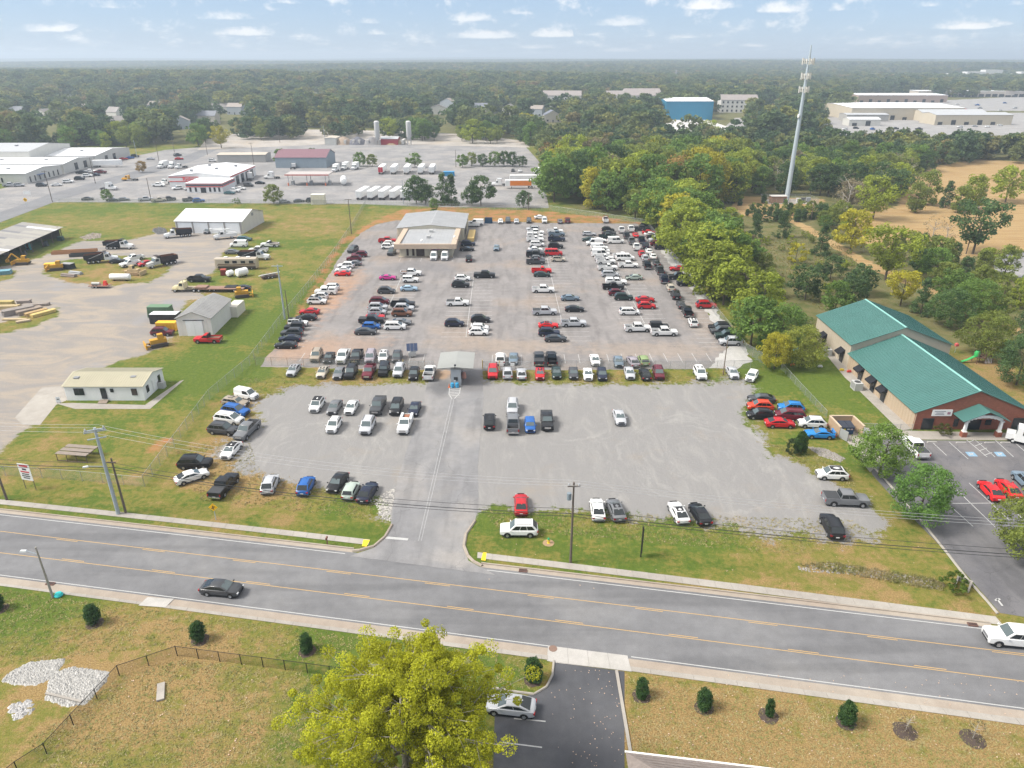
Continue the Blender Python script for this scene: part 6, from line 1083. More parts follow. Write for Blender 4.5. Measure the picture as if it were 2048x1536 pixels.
# ================================================================== TREES
def leaf_mat(name, use_random=False):
    m = bpy.data.materials.new(name); m.use_nodes = True; nt = m.node_tree; nt.nodes.clear(); out = nt.nodes.new('ShaderNodeOutputMaterial')
    at = nd(nt, 'ShaderNodeAttribute', attribute_name='tone').outputs['Fac']; oi = nt.nodes.new('ShaderNodeObjectInfo')
    if use_random:
        rp = nt.nodes.new('ShaderNodeValToRGB'); el = rp.color_ramp.elements; rp.color_ramp.interpolation = 'LINEAR'
        stops = [(0, (.060, .105, .055)), (.22, (.085, .138, .060)), (.42, (.115, .168, .064)), (.58, (.168, .200, .072)), (.72, (.130, .172, .074)), (.86, (.250, .262, .070)), (.97, (.215, .205, .090)), (1, (.28, .20, .08))]
        el[0].position = 0; el[0].color = (*stops[0][1], 1); el[1].position = 1; el[1].color = (*stops[-1][1], 1)
        for p, c in stops[1:-1]: e = el.new(p); e.color = (*c, 1)
        nt.links.new(oi.outputs['Random'], rp.inputs[0]); base = rp.outputs[0]
    else: base = oi.outputs['Color']
    vm = nt.nodes.new('ShaderNodeVectorMath'); vm.operation = 'SCALE'; nt.links.new(base, vm.inputs[0]); nt.links.new(mth(nt, 'MULTIPLY_ADD', at, .75, .62), vm.inputs[3])
    yl = mixc(nt, mth(nt, 'MULTIPLY', sstep(nt, at, .55, 1.0), .15), vm.outputs[0], (.22, .19, .04))
    df = nd(nt, 'ShaderNodeBsdfPrincipled', Roughness=.7); df.inputs['Specular IOR Level'].default_value = .15; tr = nt.nodes.new('ShaderNodeBsdfTranslucent'); mx = nd(nt, 'ShaderNodeMixShader'); mx.inputs[0].default_value = .42
    nt.links.new(yl, df.inputs['Base Color']); nt.links.new(yl, tr.inputs[0]); nt.links.new(df.outputs[0], mx.inputs[1]); nt.links.new(tr.outputs[0], mx.inputs[2]); nt.links.new(mx.outputs[0], out.inputs[0]); return m
LEAF = leaf_mat('leaves'); LEAFR = leaf_mat('forest_leaves', True)
BARK = M('bark', (.10, .08, .06), .95, var=.3, scale=4); PBARK = M('pale_bark', (.34, .31, .27), .9, var=.3, scale=3)
def leaf_mesh(name, centers, radii, n_per, size, mat, seed, flat=.7, trunkc=None):
    rg = np.random.default_rng(seed); C = np.repeat(np.array(centers), n_per, 0); Rr = np.repeat(np.array(radii), n_per); N = len(C)
    d = rg.normal(size=(N, 3)); d /= np.linalg.norm(d, axis=1)[:, None]; rad = Rr * rg.uniform(.45, 1.0, N) ** .6
    pos = C + d * rad[:, None] * np.array([1, 1, flat]); nrm = d * .8 + rg.normal(size=(N, 3)) * .7 + np.array([0, 0, .35]); nrm /= np.linalg.norm(nrm, axis=1)[:, None]
    t = np.cross(nrm, rg.normal(size=(N, 3))); t /= np.linalg.norm(t, axis=1)[:, None]; b = np.cross(nrm, t); s = (size * rg.uniform(.6, 1.25, N))[:, None]
    q = np.stack([pos - t * s * .5, pos + b * s * .32, pos + t * s * .5, pos - b * s * .32], 1).reshape(-1, 3)
    me = bpy.data.meshes.new(name); me.vertices.add(len(q)); me.vertices.foreach_set('co', q.ravel()); f = np.arange(N * 4)
    me.loops.add(N * 4); me.loops.foreach_set('vertex_index', f); me.polygons.add(N); me.polygons.foreach_set('loop_start', np.arange(0, N * 4, 4)); me.update(calc_edges=True)
    tone = np.clip(np.repeat(rg.uniform(.15, .85, len(centers)), n_per) + rg.normal(size=N) * .16, 0, 1); a = me.attributes.new('tone', 'FLOAT', 'FACE'); a.data.foreach_set('value', tone.astype(np.float32)); me.materials.append(mat); return me
def crown_clumps(shape, n, seed, w=1.0, h=1.0):     # unit crown: width 1, from z=.18 to z=1
    rg = np.random.default_rng(seed); c = []; r = []
    lob = rg.uniform(0, 6.28, 4); la = rg.uniform(.05, .16, 4)
    for k in range(n):
        u = rg.uniform(0, 1); a = rg.uniform(0, 6.28)
        if shape == 'round': z = .20 + .80 * u; prof = math.sqrt(max(.02, 1 - ((z - .55) / .47) ** 2))
        elif shape == 'tall': z = .12 + .88 * u; prof = math.sqrt(max(.02, 1 - ((z - .50) / .54) ** 2)) * .8
        elif shape == 'vase': z = .28 + .72 * u; prof = min(1, (z - .15) * 1.9) * math.sqrt(max(.03, 1 - max(0, (z - .72) / .30) ** 2))
        else: z = .05 + .95 * u ** 1.25; prof = max(.05, (1.02 - z) ** .75)
        prof *= 1 + sum(x * math.sin(a * (i + 1) + lob[i]) for i, x in enumerate(la)); rr = prof * .5 * rg.uniform(.25, 1.0) ** .45
        c.append((rr * math.cos(a), rr * math.sin(a), z - .03)); r.append(rg.uniform(.075, .14) * (1 if shape != 'cone' else .8))
    return c, r
def trunk_mesh(name, h, r, mat, seed, limbs=6, spread=.3):
    rd = random.Random(seed); m = MB(); p = Vector((0, 0, 0)); top = Vector((rd.uniform(-.03, .03) * h, rd.uniform(-.03, .03) * h, h * .75)); m.tube(p, top * .45, r, r * .7, 7); m.tube(top * .45, top, r * .7, r * .25, 6)
    for k in range(limbs):
        z = rd.uniform(.28, .7); a = rd.uniform(0, 6.28); s = top * (z / .75 if z < .75 else 1); m.tube(s, s + Vector((math.cos(a) * spread * h, math.sin(a) * spread * h, h * rd.uniform(.12, .28))), r * .35, r * .1, 5)
    return m.mesh(name, mat)
TP = {}
def tree_proto(key, shape, n, per, size, seed, bark=BARK, name='broadleaf_tree', cat='tree', limbs=6, W=1.0):
    r = thing(name, 'tree', cat); H = 10.0; c, rd = crown_clumps(shape, n, seed); c = [(x * H * W, y * H * W, z * H) for x, y, z in c]; rd = [x * H for x in rd]
    obj('crown', leaf_mesh('crown', c, rd, per, size, LEAF, seed), r); obj('trunk', trunk_mesh('trunk', H, .22 if shape != 'cone' else .16, bark, seed, limbs), r); TP[key] = r
for i in range(5): tree_proto('r%d' % i, 'round', 70, 52, .58, 100 + i, W=.92)
for i in range(3): tree_proto('t%d' % i, 'tall', 64, 50, .54, 200 + i, W=.72)
for i in range(2): tree_proto('v%d' % i, 'vase', 72, 50, .50, 300 + i, W=.95)
for i in range(3): tree_proto('c%d' % i, 'cone', 70, 55, .42, 400 + i, name='cedar_tree', limbs=0, W=.60)
for i in range(2): tree_proto('n%d' % i, 'round', 130, 90, .33, 500 + i, name='broadleaf_tree', W=.98)
for i in range(2): tree_proto('s%d' % i, 'round', 34, 40, .9, 600 + i, name='shrub', cat='shrub', limbs=0, W=1.2)
for i in range(2): tree_proto('e%d' % i, 'tall', 110, 75, .50, 700 + i, name='evergreen_shrub', cat='shrub', limbs=0, W=.66)
for i in range(2): tree_proto('b%d' % i, 'round', 30, 8, .5, 800 + i, PBARK, limbs=14, W=.9)
DG, MG, OL, YG, YE, BR, OR = (.090, .152, .055), (.155, .250, .056), (.225, .270, .060), (.300, .355, .050), (.42, .385, .042), (.27, .23, .14), (.36, .24, .08)
def tree(key, pos, h, label, group=None, col=MG, wide=1.0):
    s = h / 10.0; j = random.uniform(.88, 1.12); o = clone(TP[key], (pos[0], pos[1], 0), random.uniform(0, 6.28), (s * wide, s * wide, s), label, group, tuple(c * j for c in col)); return o
INDIV = []
def place(key, px, py, h, label, col=MG, wide=1.0, group=None, cat=None):
    g = P(px, py); o = tree(key, g, h, label, group, col, wide); INDIV.append((g.x, g.y)); return o
# --- trees that stand out one by one
place('n0', 1757, 950, 7.8, 'small leafy tree by the kerb in front of the bin enclosure', (.17, .27, .05)); place('n1', 1834, 1040, 8.0, 'small leafy tree on the grass left of the day-care parking', (.13, .24, .055)); place('n0', 2050, 1112, 9.0, 'olive tree on the kerb island at the right edge', OL)
place('n1', 1966, 715, 9.5, 'rounded tree beside the playground behind the day-care', (.19, .23, .05)); place('n0', 2032, 770, 9.5, 'dark leafy tree right of the playground', DG); place('n1', 2075, 700, 10, 'dark tree at the right edge behind the playground', DG); place('n0', 1895, 655, 9, 'dense dark tree behind the green roofs', (.11, .19, .06)); place('n1', 1940, 640, 10, 'broad green tree behind the green roofs, farther right', MG)
place('n0', 1600, 735, 8.5, 'yellow-topped tree at the lawn corner by the fence', (.28, .31, .06)); place('n1', 1548, 738, 7.5, 'golden tree at the end of the fence belt', YE, .9); place('n0', 1560, 700, 10, 'bright green tree above the golden tree', MG)
place('v0', 1800, 612, 9, 'orange tree directly behind the rear green roof', YE); place('c0', 1840, 628, 9, 'dark cedar beside the orange tree', DG); place('r0', 1700, 612, 8, 'dark green tree at the back of the rear roof', DG); place('r1', 1668, 628, 8, 'green tree touching the rear roof\'s left corner', MG)
for px, py, h, c, l, k in ((833,408,11.5,DG,'dark tree pair\'s left one between parked trailers','r2'),(851,409,8.5,DG,'dark tree right of the trailers at the bank top','r3'),(886,409,13,DG,'tall dark cedar behind the warehouse roof','c0'),(903,410,12.5,DG,'dark cedar right of the tall one behind the warehouse','c1'),(944,411,8.5,DG,'dark tree left of two at the lone white van','r0'),(962,411,12,DG,'dark tree above the parked white van behind the lot','r4'),(1047,416,7,DG,'lone egg-shaped dark tree at the truck yard corner','r2'),(868,424,5.5,MG,'bright green sapling rising behind the warehouse ridge','t0')): place(k, px, py, h, l, c)
for px, py, h, c, l, k in ((548,408,8,OL,'olive tree at the truck yard fence','r1'),(285,345,6,OR,'red-topped maple at the truck yard entrance','r3'),(215,403,5,MG,'small round tree in the truck yard front row','r0'),(443,296,14,YE,'large yellow tree beside the side road','v1'),(1050,262,14,YE,'golden tree among the houses in the tree belt','v0'),(1412,288,16,YG,'tall yellow-green tree standing in the white yard','v1'),(1270,438,11,OL,'olive tree at the back corner of the lot','r1'),(475,408,2.6,MG,'small bush on the truck yard fence','s0')): place(k, px, py, h, l, c)
for px, py, l, c in ((925,335,'small dark tree left of the pole in the truck yard',MG),(943,332,'pale tree beside the pole in the truck yard',OL),(965,333,'tall dark shrub right of the pole in the truck yard',DG),(990,333,'leafy tree left in the truck yard clump',MG),(1008,332,'dark tree in the truck yard clump',DG),(1025,333,'dark bush in the truck yard clump',DG),(1045,334,'dark cedar right in the truck yard clump',DG),(720,333,'leafy bush left of the red-doored trailer',MG),(745,333,'olive bush behind the white trailers',OL),(830,335,'green bush behind the white trailers',MG),(563,330,'bush at the left corner of the plum-roofed building',MG),(628,326,'dark bush before the plum-roofed building',DG)): place('r%d' % random.randint(0, 4), px, py, random.uniform(6, 9), l, c)
# conifer and field trees at the right
for px, py, h, c, l, k in ((1945,508,17,DG,'open-branched pine beside the field\'s utility pole','v0'),(1915,425,11,OL,'slender tree standing alone in the dry field','t1'),(1940,420,14,YG,'yellow tree in the middle of the dry field','t2'),(1958,410,9,DG,'dark cedar right of the yellow field tree','c1'),(1890,415,11,DG,'dark cedar left of the yellow field tree','c2'),(1850,410,14,OL,'pale olive tree at the dry field\'s left edge','t0'),(1830,425,12,OL,'olive tree with bare stem at the dry field edge','t1'),(2010,405,15,YG,'pale yellow tree at the right of the dry field','r2'),(1865,475,8,BR,'nearly bare tree in the dry field','b0'),(1890,490,8,BR,'bare thin tree at the field\'s near edge','b1'),(1745,440,16,YG,'huge yellow-green tree right of the phone mast','v1'),(1770,560,15,YG,'large loose yellow-green tree beside the dirt path','v0'),(1700,500,13,YE,'golden and green tree left of the dirt path','r3'),(1640,510,10,DG,'dark cedar beside the dirt path','c0'),(1565,475,9,DG,'dark cedar below the mast compound','c1'),(1510,480,9,DG,'dark cedar left of the dirt path start','c2'),(1590,525,6,YE,'small golden bush in the meadow','s0'),(1660,560,7,DG,'grey-green small tree in the meadow','r4'),(1720,590,8,DG,'dark bushy tree at the meadow\'s near side','r0'),(1610,600,9,DG,'dark tree between meadow and green roof','r3')): place(k, px, py, h, l, c)
for i in range(12): a = P(1470 + 14 * i + random.uniform(-6, 6), random.choice((409, 424, 432, 441, 446)) + random.uniform(-3, 3)); place('e%d' % (i % 2), *PX((a.x, a.y, 0)), random.uniform(2.5, 5), 'young dark cedar below the mast compound, %s from the left' % (ORD + ['eleventh', 'twelfth'])[i], DG, 1.0, 'young cedars by the mast compound')
# --- woods: each tree an individual
def inside(poly, x, y):
    c = False; n = len(poly)
    for i in range(n):
        x0, y0 = poly[i][:2]; x1, y1 = poly[(i + 1) % n][:2]
        if (y0 > y) != (y1 > y) and x < x0 + (y - y0) * (x1 - x0) / (y1 - y0): c = not c
    return c
NEARW = []
SIGHT = [(o.location.x + 8, o.location.y) for o in bpy.data.objects if o.parent is None and o.name.split('.')[0] == 'house']
def fill(poly_px, step, hr, lab, group, cols, keys, maxn, wide=1.0, front=None):
    poly = W(poly_px); xs = [p.x for p in poly]; ys = [p.y for p in poly]; pts = []; y = min(ys)
    while y < max(ys):
        x = min(xs) + random.uniform(0, step)
        while x < max(xs):
            q = (x + random.uniform(-.35, .35) * step, y + random.uniform(-.35, .35) * step)
            if inside(poly, *q) and all((q[0] - a) ** 2 + (q[1] - b) ** 2 > (step * .55) ** 2 for a, b in INDIV): pts.append(q)
            x += step
        y += step * .9
    if front: pts = [q for q in pts if all(abs(q[0] - hx * q[1] / hy) > 8 or q[1] > hy for hx, hy in SIGHT[::2])]
    pts.sort(key=lambda q: q[1]); names = {id(DG): 'dark green', id(MG): 'green', id(OL): 'olive green', id(YG): 'yellow-green', id(YE): 'golden', id(BR): 'brownish half-bare', id(OR): 'rust-coloured'}
    pxs = [PX((q[0], q[1], 0)) for q in pts[:maxn]] or [(0, 0)]; x0, x1 = min(p[0] for p in pxs), max(p[0] for p in pxs) + 1; y0_, y1_ = min(p[1] for p in pxs), max(p[1] for p in pxs) + 1
    for q in pts[:maxn]:
        c = random.choice(cols); k = random.choice(keys); k = random.choice(['b0', 'b1']) if c is BR and random.random() < .6 else k
        hh = random.uniform(*hr); px, py = PX((q[0], q[1], 0)); f = (hh - hr[0]) / (hr[1] - hr[0]); sz = ['low', 'middling', 'tall'][min(2, int(f * 3))]
        col_ = ['far left', 'left', 'centre', 'right', 'far right'][min(4, int(5 * (px - x0) / (x1 - x0)))]; dep = ['rear', 'halfway back', 'front'][min(2, int(3 * (py - y0_) / (y1_ - y0_)))]
        tree(k, q, hh, '%s %s %s, %s %s, %s' % (sz, names[id(c)], 'cedar' if k[0] == 'c' else 'bush' if hr[1] < 7 else 'tree', dep, col_, lab), group, c, wide); NEARW.append(q)
    return pts[maxn:]
RK = ['r0', 'r1', 'r2', 'r3', 'r4', 't0', 't1', 't2', 'v0', 'v1']
MIXC = [MG, MG, DG, OL, OL, YG, YG, MG, YE]
fill([(1300,452),(1345,508),(1420,606),(1490,694),(1520,722),(1545,700),(1520,655),(1490,600),(1430,520),(1380,455),(1330,432)], 7.6, (11, 17), 'in the belt beside the lot\'s right fence', 'trees in the belt beside the lot fence', [MG, MG, YG, YG, YG, OL, YE, MG], RK[:5] + ['v0'], 60, 1.05)
fill([(1380,455),(1430,520),(1490,600),(1520,655),(1545,640),(1560,560),(1500,480),(1470,440),(1400,425)], 8.5, (4.5, 8), 'behind the fence belt beside the meadow', 'trees between fence belt and meadow', [MG, DG, OL, OL, YG, BR], RK[:7] + ['c0'], 36)
EXTRA = fill([(1100,413),(1275,434),(1330,432),(1400,425),(1468,408),(1468,392),(1500,388),(1500,300),(1350,300),(1200,286),(1095,288),(1085,320)], 10.5, (14, 21), 'in the wood behind the lot', 'trees in the wood behind the lot', MIXC + MIXC + [OR, BR], RK, 90)
EXTRA += fill([(1500,390),(1650,395),(1690,440),(1760,400),(1785,430),(1830,352),(1880,332),(1960,322),(2110,335),(2110,308),(1700,304),(1500,300)], 10.5, (10, 15.5), 'in the wood right of the mast', 'trees in the wood right of the mast', [MG, DG, DG, OL, OL, YG, BR], RK, 85)
fill([(1660,445),(1700,450),(1745,500),(1800,505),(1850,502),(1905,526),(1975,530),(1990,548),(2070,575),(2070,645),(1965,618),(1885,582),(1805,550),(1740,520),(1680,488)], 9.5, (5, 10), 'along the dirt path', 'trees along the dirt path', [MG, DG, DG, OL, YG], RK[:8] + ['c0', 'c1'], 48)
fill([(1860,600),(1960,642),(2060,690),(2060,655),(1960,635),(1890,596)], 8, (6, 9), 'between dirt path and playground', 'trees between path and playground', [MG, DG, OL], RK[:5], 14)
B1 = fill([(-60,306),(0,302),(120,300),(230,298),(400,296),(420,282),(560,280),(690,278),(840,282),(960,288),(1085,292),(1085,272),(690,264),(400,272),(0,284),(-60,286)], 11, (10, 16), 'in the belt behind the truck yard', 'trees in the belt behind the yards', [DG, MG, MG, OL, YG, OL], RK, 75, front=True)
fill(MEADOW, 9.5, (1.4, 3.2), 'in the scrubby meadow', 'bushes in the meadow', [MG, DG, OL, OL, YG], ['s0', 's1', 's0', 'r1', 'r3'], 45)
fill([(1475,405),(1500,395),(1660,400),(1690,445),(1650,470),(1600,450),(1560,445),(1520,450)], 6, (3, 6), 'around the mast compound', 'bushes around the mast compound', [DG, MG, OL], ['r0', 'c0', 'c1', 's0'], 24)
# shrubs on the lawns beside the road, each in its ring of mulch
MUL = M('mulch', (.075, .055, .045), .95, var=.3, scale=5)
def lawn_shrub(px, py, h, lb, key='e0', col=(.055, .12, .038), ring=.95, wide=1.0):
    g = P(px, py); m = MB(); n = 18; m.v = [(0, 0, .07)] + [(ring * random.uniform(.9, 1.05) * math.cos(2 * math.pi * i / n), ring * random.uniform(.9, 1.05) * math.sin(2 * math.pi * i / n), .012) for i in range(n)]
    for i in range(n): m.face((0, 1 + i, 1 + (i + 1) % n))
    o = clone(TP[key], (g.x, g.y, 0), random.uniform(0, 6), (h / 10 * wide, h / 10 * wide, h / 10), lb, 'shrubs on the roadside lawns', col); obj('mulch_ring', m.mesh('mulch_ring', MUL), o).scale = (10 / h / wide, 10 / h / wide, 10 / h)
for px, py, h, lb in ((0,1218,2.2,'dark evergreen shrub at the left picture edge'),(190,1247,2.6,'dark evergreen shrub left of the street lamp lawn\'s middle'),(400,1280,2.5,'dark evergreen shrub just above the black fence corner'),(615,1302,2.3,'dark evergreen shrub left of the big yellow-green tree'),(1066,1360,2.8,'dark evergreen shrub beside the side drive\'s left kerb'),(1283,1392,2.2,'dark evergreen shrub beside the side drive\'s right kerb'),(1408,1416,2.4,'second evergreen shrub from the side drive'),(1692,1445,2.6,'bushy evergreen shrub, fourth from the side drive')): lawn_shrub(px, py, h, lb, random.choice(['e0', 'e1']))
lawn_shrub(1537,1432,2.2,'thin sparse evergreen, third from the side drive','e1',wide=.6); lawn_shrub(1810,1463,2.2,'bare dead shrub in its mulch ring','b0',(.12,.09,.07),1.1); lawn_shrub(1945,1478,2.2,'half-dead shrub with green base, farthest right','b1',(.09,.09,.05),1.1)
for px, py, h, lb, k, c, w in ((1600,905,3.6,'pointed evergreen beside the gravel edge','e0',(.045,.095,.025),1.0),(1582,906,2.4,'low round bush left of the pointed evergreen','s0',(.045,.075,.03),.9),(1905,1180,2.4,'bright green bush at the ditch end beside the drive','s1',(.12,.18,.03),1.1),(1885,868,1.9,'olive bush in front of the day-care door','s1',(.11,.12,.035),1.3)): place(k, px, py, h, lb, c, w)
# ------------------------------------------------------------------ the big tree in the foreground
def hero():
    rg = np.random.default_rng(11); b0 = P(818, 1622); r = thing('poplar_tree', 'big yellow-green tree in the foreground with pale branches', 'tree', (b0.x, b0.y, 0)); m = MB(); tips = []
    m.tube((0, 0, 0), (.1, .2, 5.5), .42, .32, 9); m.tube((.1, .2, 5.5), (.2, .4, 10.2), .32, .16, 8); m.tube((.2, .4, 10.2), (.15, .5, 14.0), .16, .04, 6)
    for k in range(40):
        z = 2.8 + 10.6 * (k / 40) ** .9; a = k * 2.4 + rg.uniform(-.4, .4); L = (7.9 * (1 - (z / 15.2) ** 2.3) + .8) * rg.uniform(.78, 1.12); s = Vector((.1 + .01 * z, .2 + .03 * z, z)); e = s + Vector((math.cos(a) * L, math.sin(a) * L, L * rg.uniform(.22, .45))); mid = s.lerp(e, .5) + Vector((0, 0, .35)); m.tube(s, mid, .13, .08, 6); m.tube(mid, e, .08, .02, 5)
        for j in range(22):
            t = rg.uniform(.30, 1.08); p = s.lerp(e, t) + Vector(rg.normal(size=3) * np.array([.85, .85, .65])); tips.append(p); m.tube(s.lerp(e, max(.2, t - .22)), p, .03, .012, 4)
    for j in range(40): tips.append(Vector((.2 + rg.normal() * 1.5, .4 + rg.normal() * 1.5, rg.uniform(11.5, 15.4))))
    cc = [tuple(p) for p in tips]; rr = [rg.uniform(.32, .78) for p in tips]
    c = obj('crown', leaf_mesh('crown', cc, rr, 280, .15, LEAF, 12, .85), r); c.color = (.43, .44, .030, 1); m.build('trunk', PBARK, r); r.scale = (1.07, 1.07, 1.07)
hero()
for o in TP.values(): remove_tree(o)
# ------------------------------------------------------------------ the far woods: one mass of many thousand crowns
def far_woods():
    protos = bpy.data.collections.new('wood_kinds')
    for i in range(7):
        sh = ['round', 'round', 'tall', 'vase', 'round', 'round', 'tall'][i]; c, rd = crown_clumps(sh, 26, 900 + i); wd = .95 if sh != 'tall' else .7; c = [(x * 10 * wd, y * 10 * wd, z * 10) for x, y, z in c]; rd = [x * 13 for x in rd]
        me = leaf_mesh('wood_crown', c, rd, 26, 1.25, LEAFR, 900 + i); o = bpy.data.objects.new('wood_kind', me); protos.objects.link(o)
    rg = np.random.default_rng(5); pts = []; scl = []
    bands = [(300, 700, 11, 1.4), (700, 1300, 13.5, 1.6), (1300, 2400, 17, 1.8), (2400, 4200, 24, 2.2), (4200, 7500, 38, 3.2), (7500, 15000, 75, 4.5)]
    for y0, y1, st, sc in bands:
        hw = (.74 * y1 + 60) * 1.12; xs, ys = np.meshgrid(np.arange(-hw, hw, st), np.arange(y0, y1, st)); X = (xs + rg.uniform(-.45, .45, xs.shape) * st).ravel(); Y = (ys + rg.uniform(-.45, .45, ys.shape) * st).ravel()
        k = np.abs(X) < (.74 * Y + 60) * 1.12; X, Y = X[k], Y[k]; S = sc * np.where(rg.uniform(0, 1, len(X)) < .25, rg.uniform(1.25, 1.9, len(X)), rg.uniform(.45, 1.1, len(X))); keep = np.ones(len(X), bool)
        if y0 < 1300:
            for poly in ([(-400,540),(-400,297),(0,297),(400,288),(420,270),(560,255),(800,258),(1050,275),(1100,300),(1104,440),(800,470),(-400,700)], [(1085,330),(1085,290),(1200,284),(1350,296),(1500,288),(1700,276),(2400,280),(2400,700),(1085,700)],
                         [(1325,292),(1318,236),(1480,232),(1520,262),(1445,293)], [(1640,276),(1640,240),(1690,226),(1690,203),(1830,196),(2600,190),(2600,290),(1900,286),(1640,286)], [(1700,206),(1700,190),(1860,188),(1860,200)]):
                keep &= sdist(W(poly), X, Y) < 0
            for o in bpy.data.objects:
                if o.parent is None and o.name.split('.')[0] in ('house', 'apartment_block', 'blue_shed'):
                    keep &= ~((np.abs(X - o.location.x - 8 - (Y - o.location.y) * o.location.x / o.location.y) < 12) & (Y > o.location.y - 190) & (Y < o.location.y + 15)) if o.name[0] == 'h' else ~((np.abs(X - o.location.x - 24 - (Y - o.location.y) * o.location.x / o.location.y) < 30) & (Y > o.location.y - 110) & (Y < o.location.y + 28))
        else:
            for o in bpy.data.objects:
                if o.parent is None and o.name.split('.')[0] in ('far_warehouse', 'far_flats', 'shopping_parade'):
                    w_ = {'far_flats': 264, 'shopping_parade': 330}.get(o.name.split('.')[0], 300); d_ = 60 + o.location.y * .05
                    keep &= ~((X > o.location.x - 10) & (X < o.location.x + w_ + 10) & (Y > o.location.y - d_) & (Y < o.location.y + 65))
            if y0 < 4200:                       # roads, fields and roofs break the canopy
                keep &= (np.sin(X * .0031 + 2 * np.sin(Y * .0023)) * np.sin(Y * .0047 + X * .0011)) > -.93
        pts.append(np.stack([X, Y, np.zeros_like(X)], 1)[keep]); scl.append(S[keep])
    p = np.concatenate(pts); s = np.concatenate(scl)
    if EXTRA or B1: q = np.array([(a, b, 0) for a, b in EXTRA + B1]); p = np.concatenate([p, q]); s = np.concatenate([s, rg.uniform(1.1, 1.6, len(q))])
    p[:, 2] = rise_at(p[:, 0], p[:, 1])
    me = bpy.data.meshes.new('woodland'); me.vertices.add(len(p)); me.vertices.foreach_set('co', p.ravel()); a = me.attributes.new('scl', 'FLOAT', 'POINT'); a.data.foreach_set('value', s.astype(np.float32)); me.update()
    o = stuff(obj('woodland', me), 'distant wooded country reaching to the horizon', 'wood')
    ng = bpy.data.node_groups.new('woodland', 'GeometryNodeTree'); ng.interface.new_socket('Geometry', in_out='INPUT', socket_type='NodeSocketGeometry'); ng.interface.new_socket('Geometry', in_out='OUTPUT', socket_type='NodeSocketGeometry')
    gi, go = ng.nodes.new('NodeGroupInput'), ng.nodes.new('NodeGroupOutput'); ip = ng.nodes.new('GeometryNodeInstanceOnPoints'); ci = ng.nodes.new('GeometryNodeCollectionInfo'); ci.inputs[0].default_value = protos; ci.inputs[1].default_value = True; ci.inputs[2].default_value = True; ip.inputs['Pick Instance'].default_value = True
    na = ng.nodes.new('GeometryNodeInputNamedAttribute'); na.data_type = 'FLOAT'; na.inputs[0].default_value = 'scl'; rv = ng.nodes.new('FunctionNodeRandomValue'); rv.data_type = 'FLOAT_VECTOR'; rv.inputs[0].default_value = (0, 0, 0); rv.inputs[1].default_value = (.12, .12, 6.28)
    ng.links.new(gi.outputs[0], ip.inputs['Points']); ng.links.new(ci.outputs[0], ip.inputs['Instance']); mn = ng.nodes.new('ShaderNodeMath'); mn.operation = 'MINIMUM'; mn.inputs[1].default_value = 2.1; cx = ng.nodes.new('ShaderNodeCombineXYZ'); ng.links.new(na.outputs[0], mn.inputs[0]); ng.links.new(na.outputs[0], cx.inputs[0]); ng.links.new(na.outputs[0], cx.inputs[1]); ng.links.new(mn.outputs[0], cx.inputs[2]); ng.links.new(cx.outputs[0], ip.inputs['Scale']); ng.links.new(rv.outputs[0], ip.inputs['Rotation']); ng.links.new(ip.outputs[0], go.inputs[0])
    md = o.modifiers.new('woodland', 'NODES'); md.node_group = ng; print('wood points', len(p))
far_woods()
# ================================================================== POLES, WIRES, FENCES, SMALL THINGS
GALV = M('galvanised', (.38, .43, .47), .5, .3, var=.08, scale=.6); WOODP = M('pole_wood', (.13, .105, .085), .9, var=.25, scale=1.5); WIRE = M('wire', (.03, .03, .032), .6); WIRE2 = M('bare_wire', (.40, .40, .41), .5, .3); CER = M('insulator', (.45, .46, .48), .4)
def pole(label, px, py, h, r, mat, arms=(), lamp=None, group=None, name='utility_pole', rz=0.0, lean=(0, 0)):
    g = P(px, py); t = thing(name, label, 'pole', (g.x, g.y, 0), R(rz), group); m = MB(); m.tube((0, 0, 0), (lean[0], lean[1], h), r, r * .62, 10); m.build('shaft', mat, t)
    for z, L, n in arms:
        m = MB(); m.box((lean[0] * z / h, -r - .05, z), (L, .14, .14)); a = m.build('crossarm', mat, t); m = MB()
        for k in range(n): m.lathe([(0, 0), (.09, .02), (.09, .22), (.04, .32), (0, .34)], (lean[0] * z / h - L / 2 + .15 + (L - .3) * k / max(1, n - 1), -r - .05, z + .07), 8)
        if n: m.build('insulator', CER, a)
    if lamp:
        dx, dz = lamp; m = MB(); m.tube((0, 0, dz), (dx, 0, dz + .5), .05, .04, 6); m.build('lamp_arm', GALV, t); m = MB(); m.box((dx + math.copysign(.3, dx), 0, dz + .48), (.75, .3, .16), taper=.8); m.build('lamp_head', M('lamp_pale', (.6, .62, .63), .4), t)
    return g
A = pole('tall pale steel power pole with double crossarm beside the road', 237, 1028, 13.4, .27, GALV, ((13.0, 2.6, 3), (13.25, 2.4, 2), (12.0, 2.2, 0)), (-1.9, 7.6), rz=24)
Bp = pole('short brown wooden pole next to the steel power pole', 252, 1026, 8.7, .17, WOODP, ((8.2, 1.2, 0),))
C = pole('dark wooden power pole on the grass near the hydrant', 1141, 1125, 11.7, .17, WOODP, ((11.3, 1.5, 2),)); m = MB(); m.lathe([(0, 0), (.28, .02), (.28, .9), (0, .95)], (C.x - .5, C.y, 9.3), 10); tag(m.build('transformer', M('transformer', (.20, .24, .27), .5)), 'grey transformer can on the wooden power pole', 'transformer')
pole('weathered pole cut by the left picture edge', 14, 1000, 9, .17, WOODP)
pole('galvanised light pole with a flat crossbar by the lot fence', 570, 638, 13.2, .22, GALV, ((13.0, 2.6, 0),)); pole('slim brown pole beside the galvanised light pole', 578, 638, 7.2, .12, WOODP)
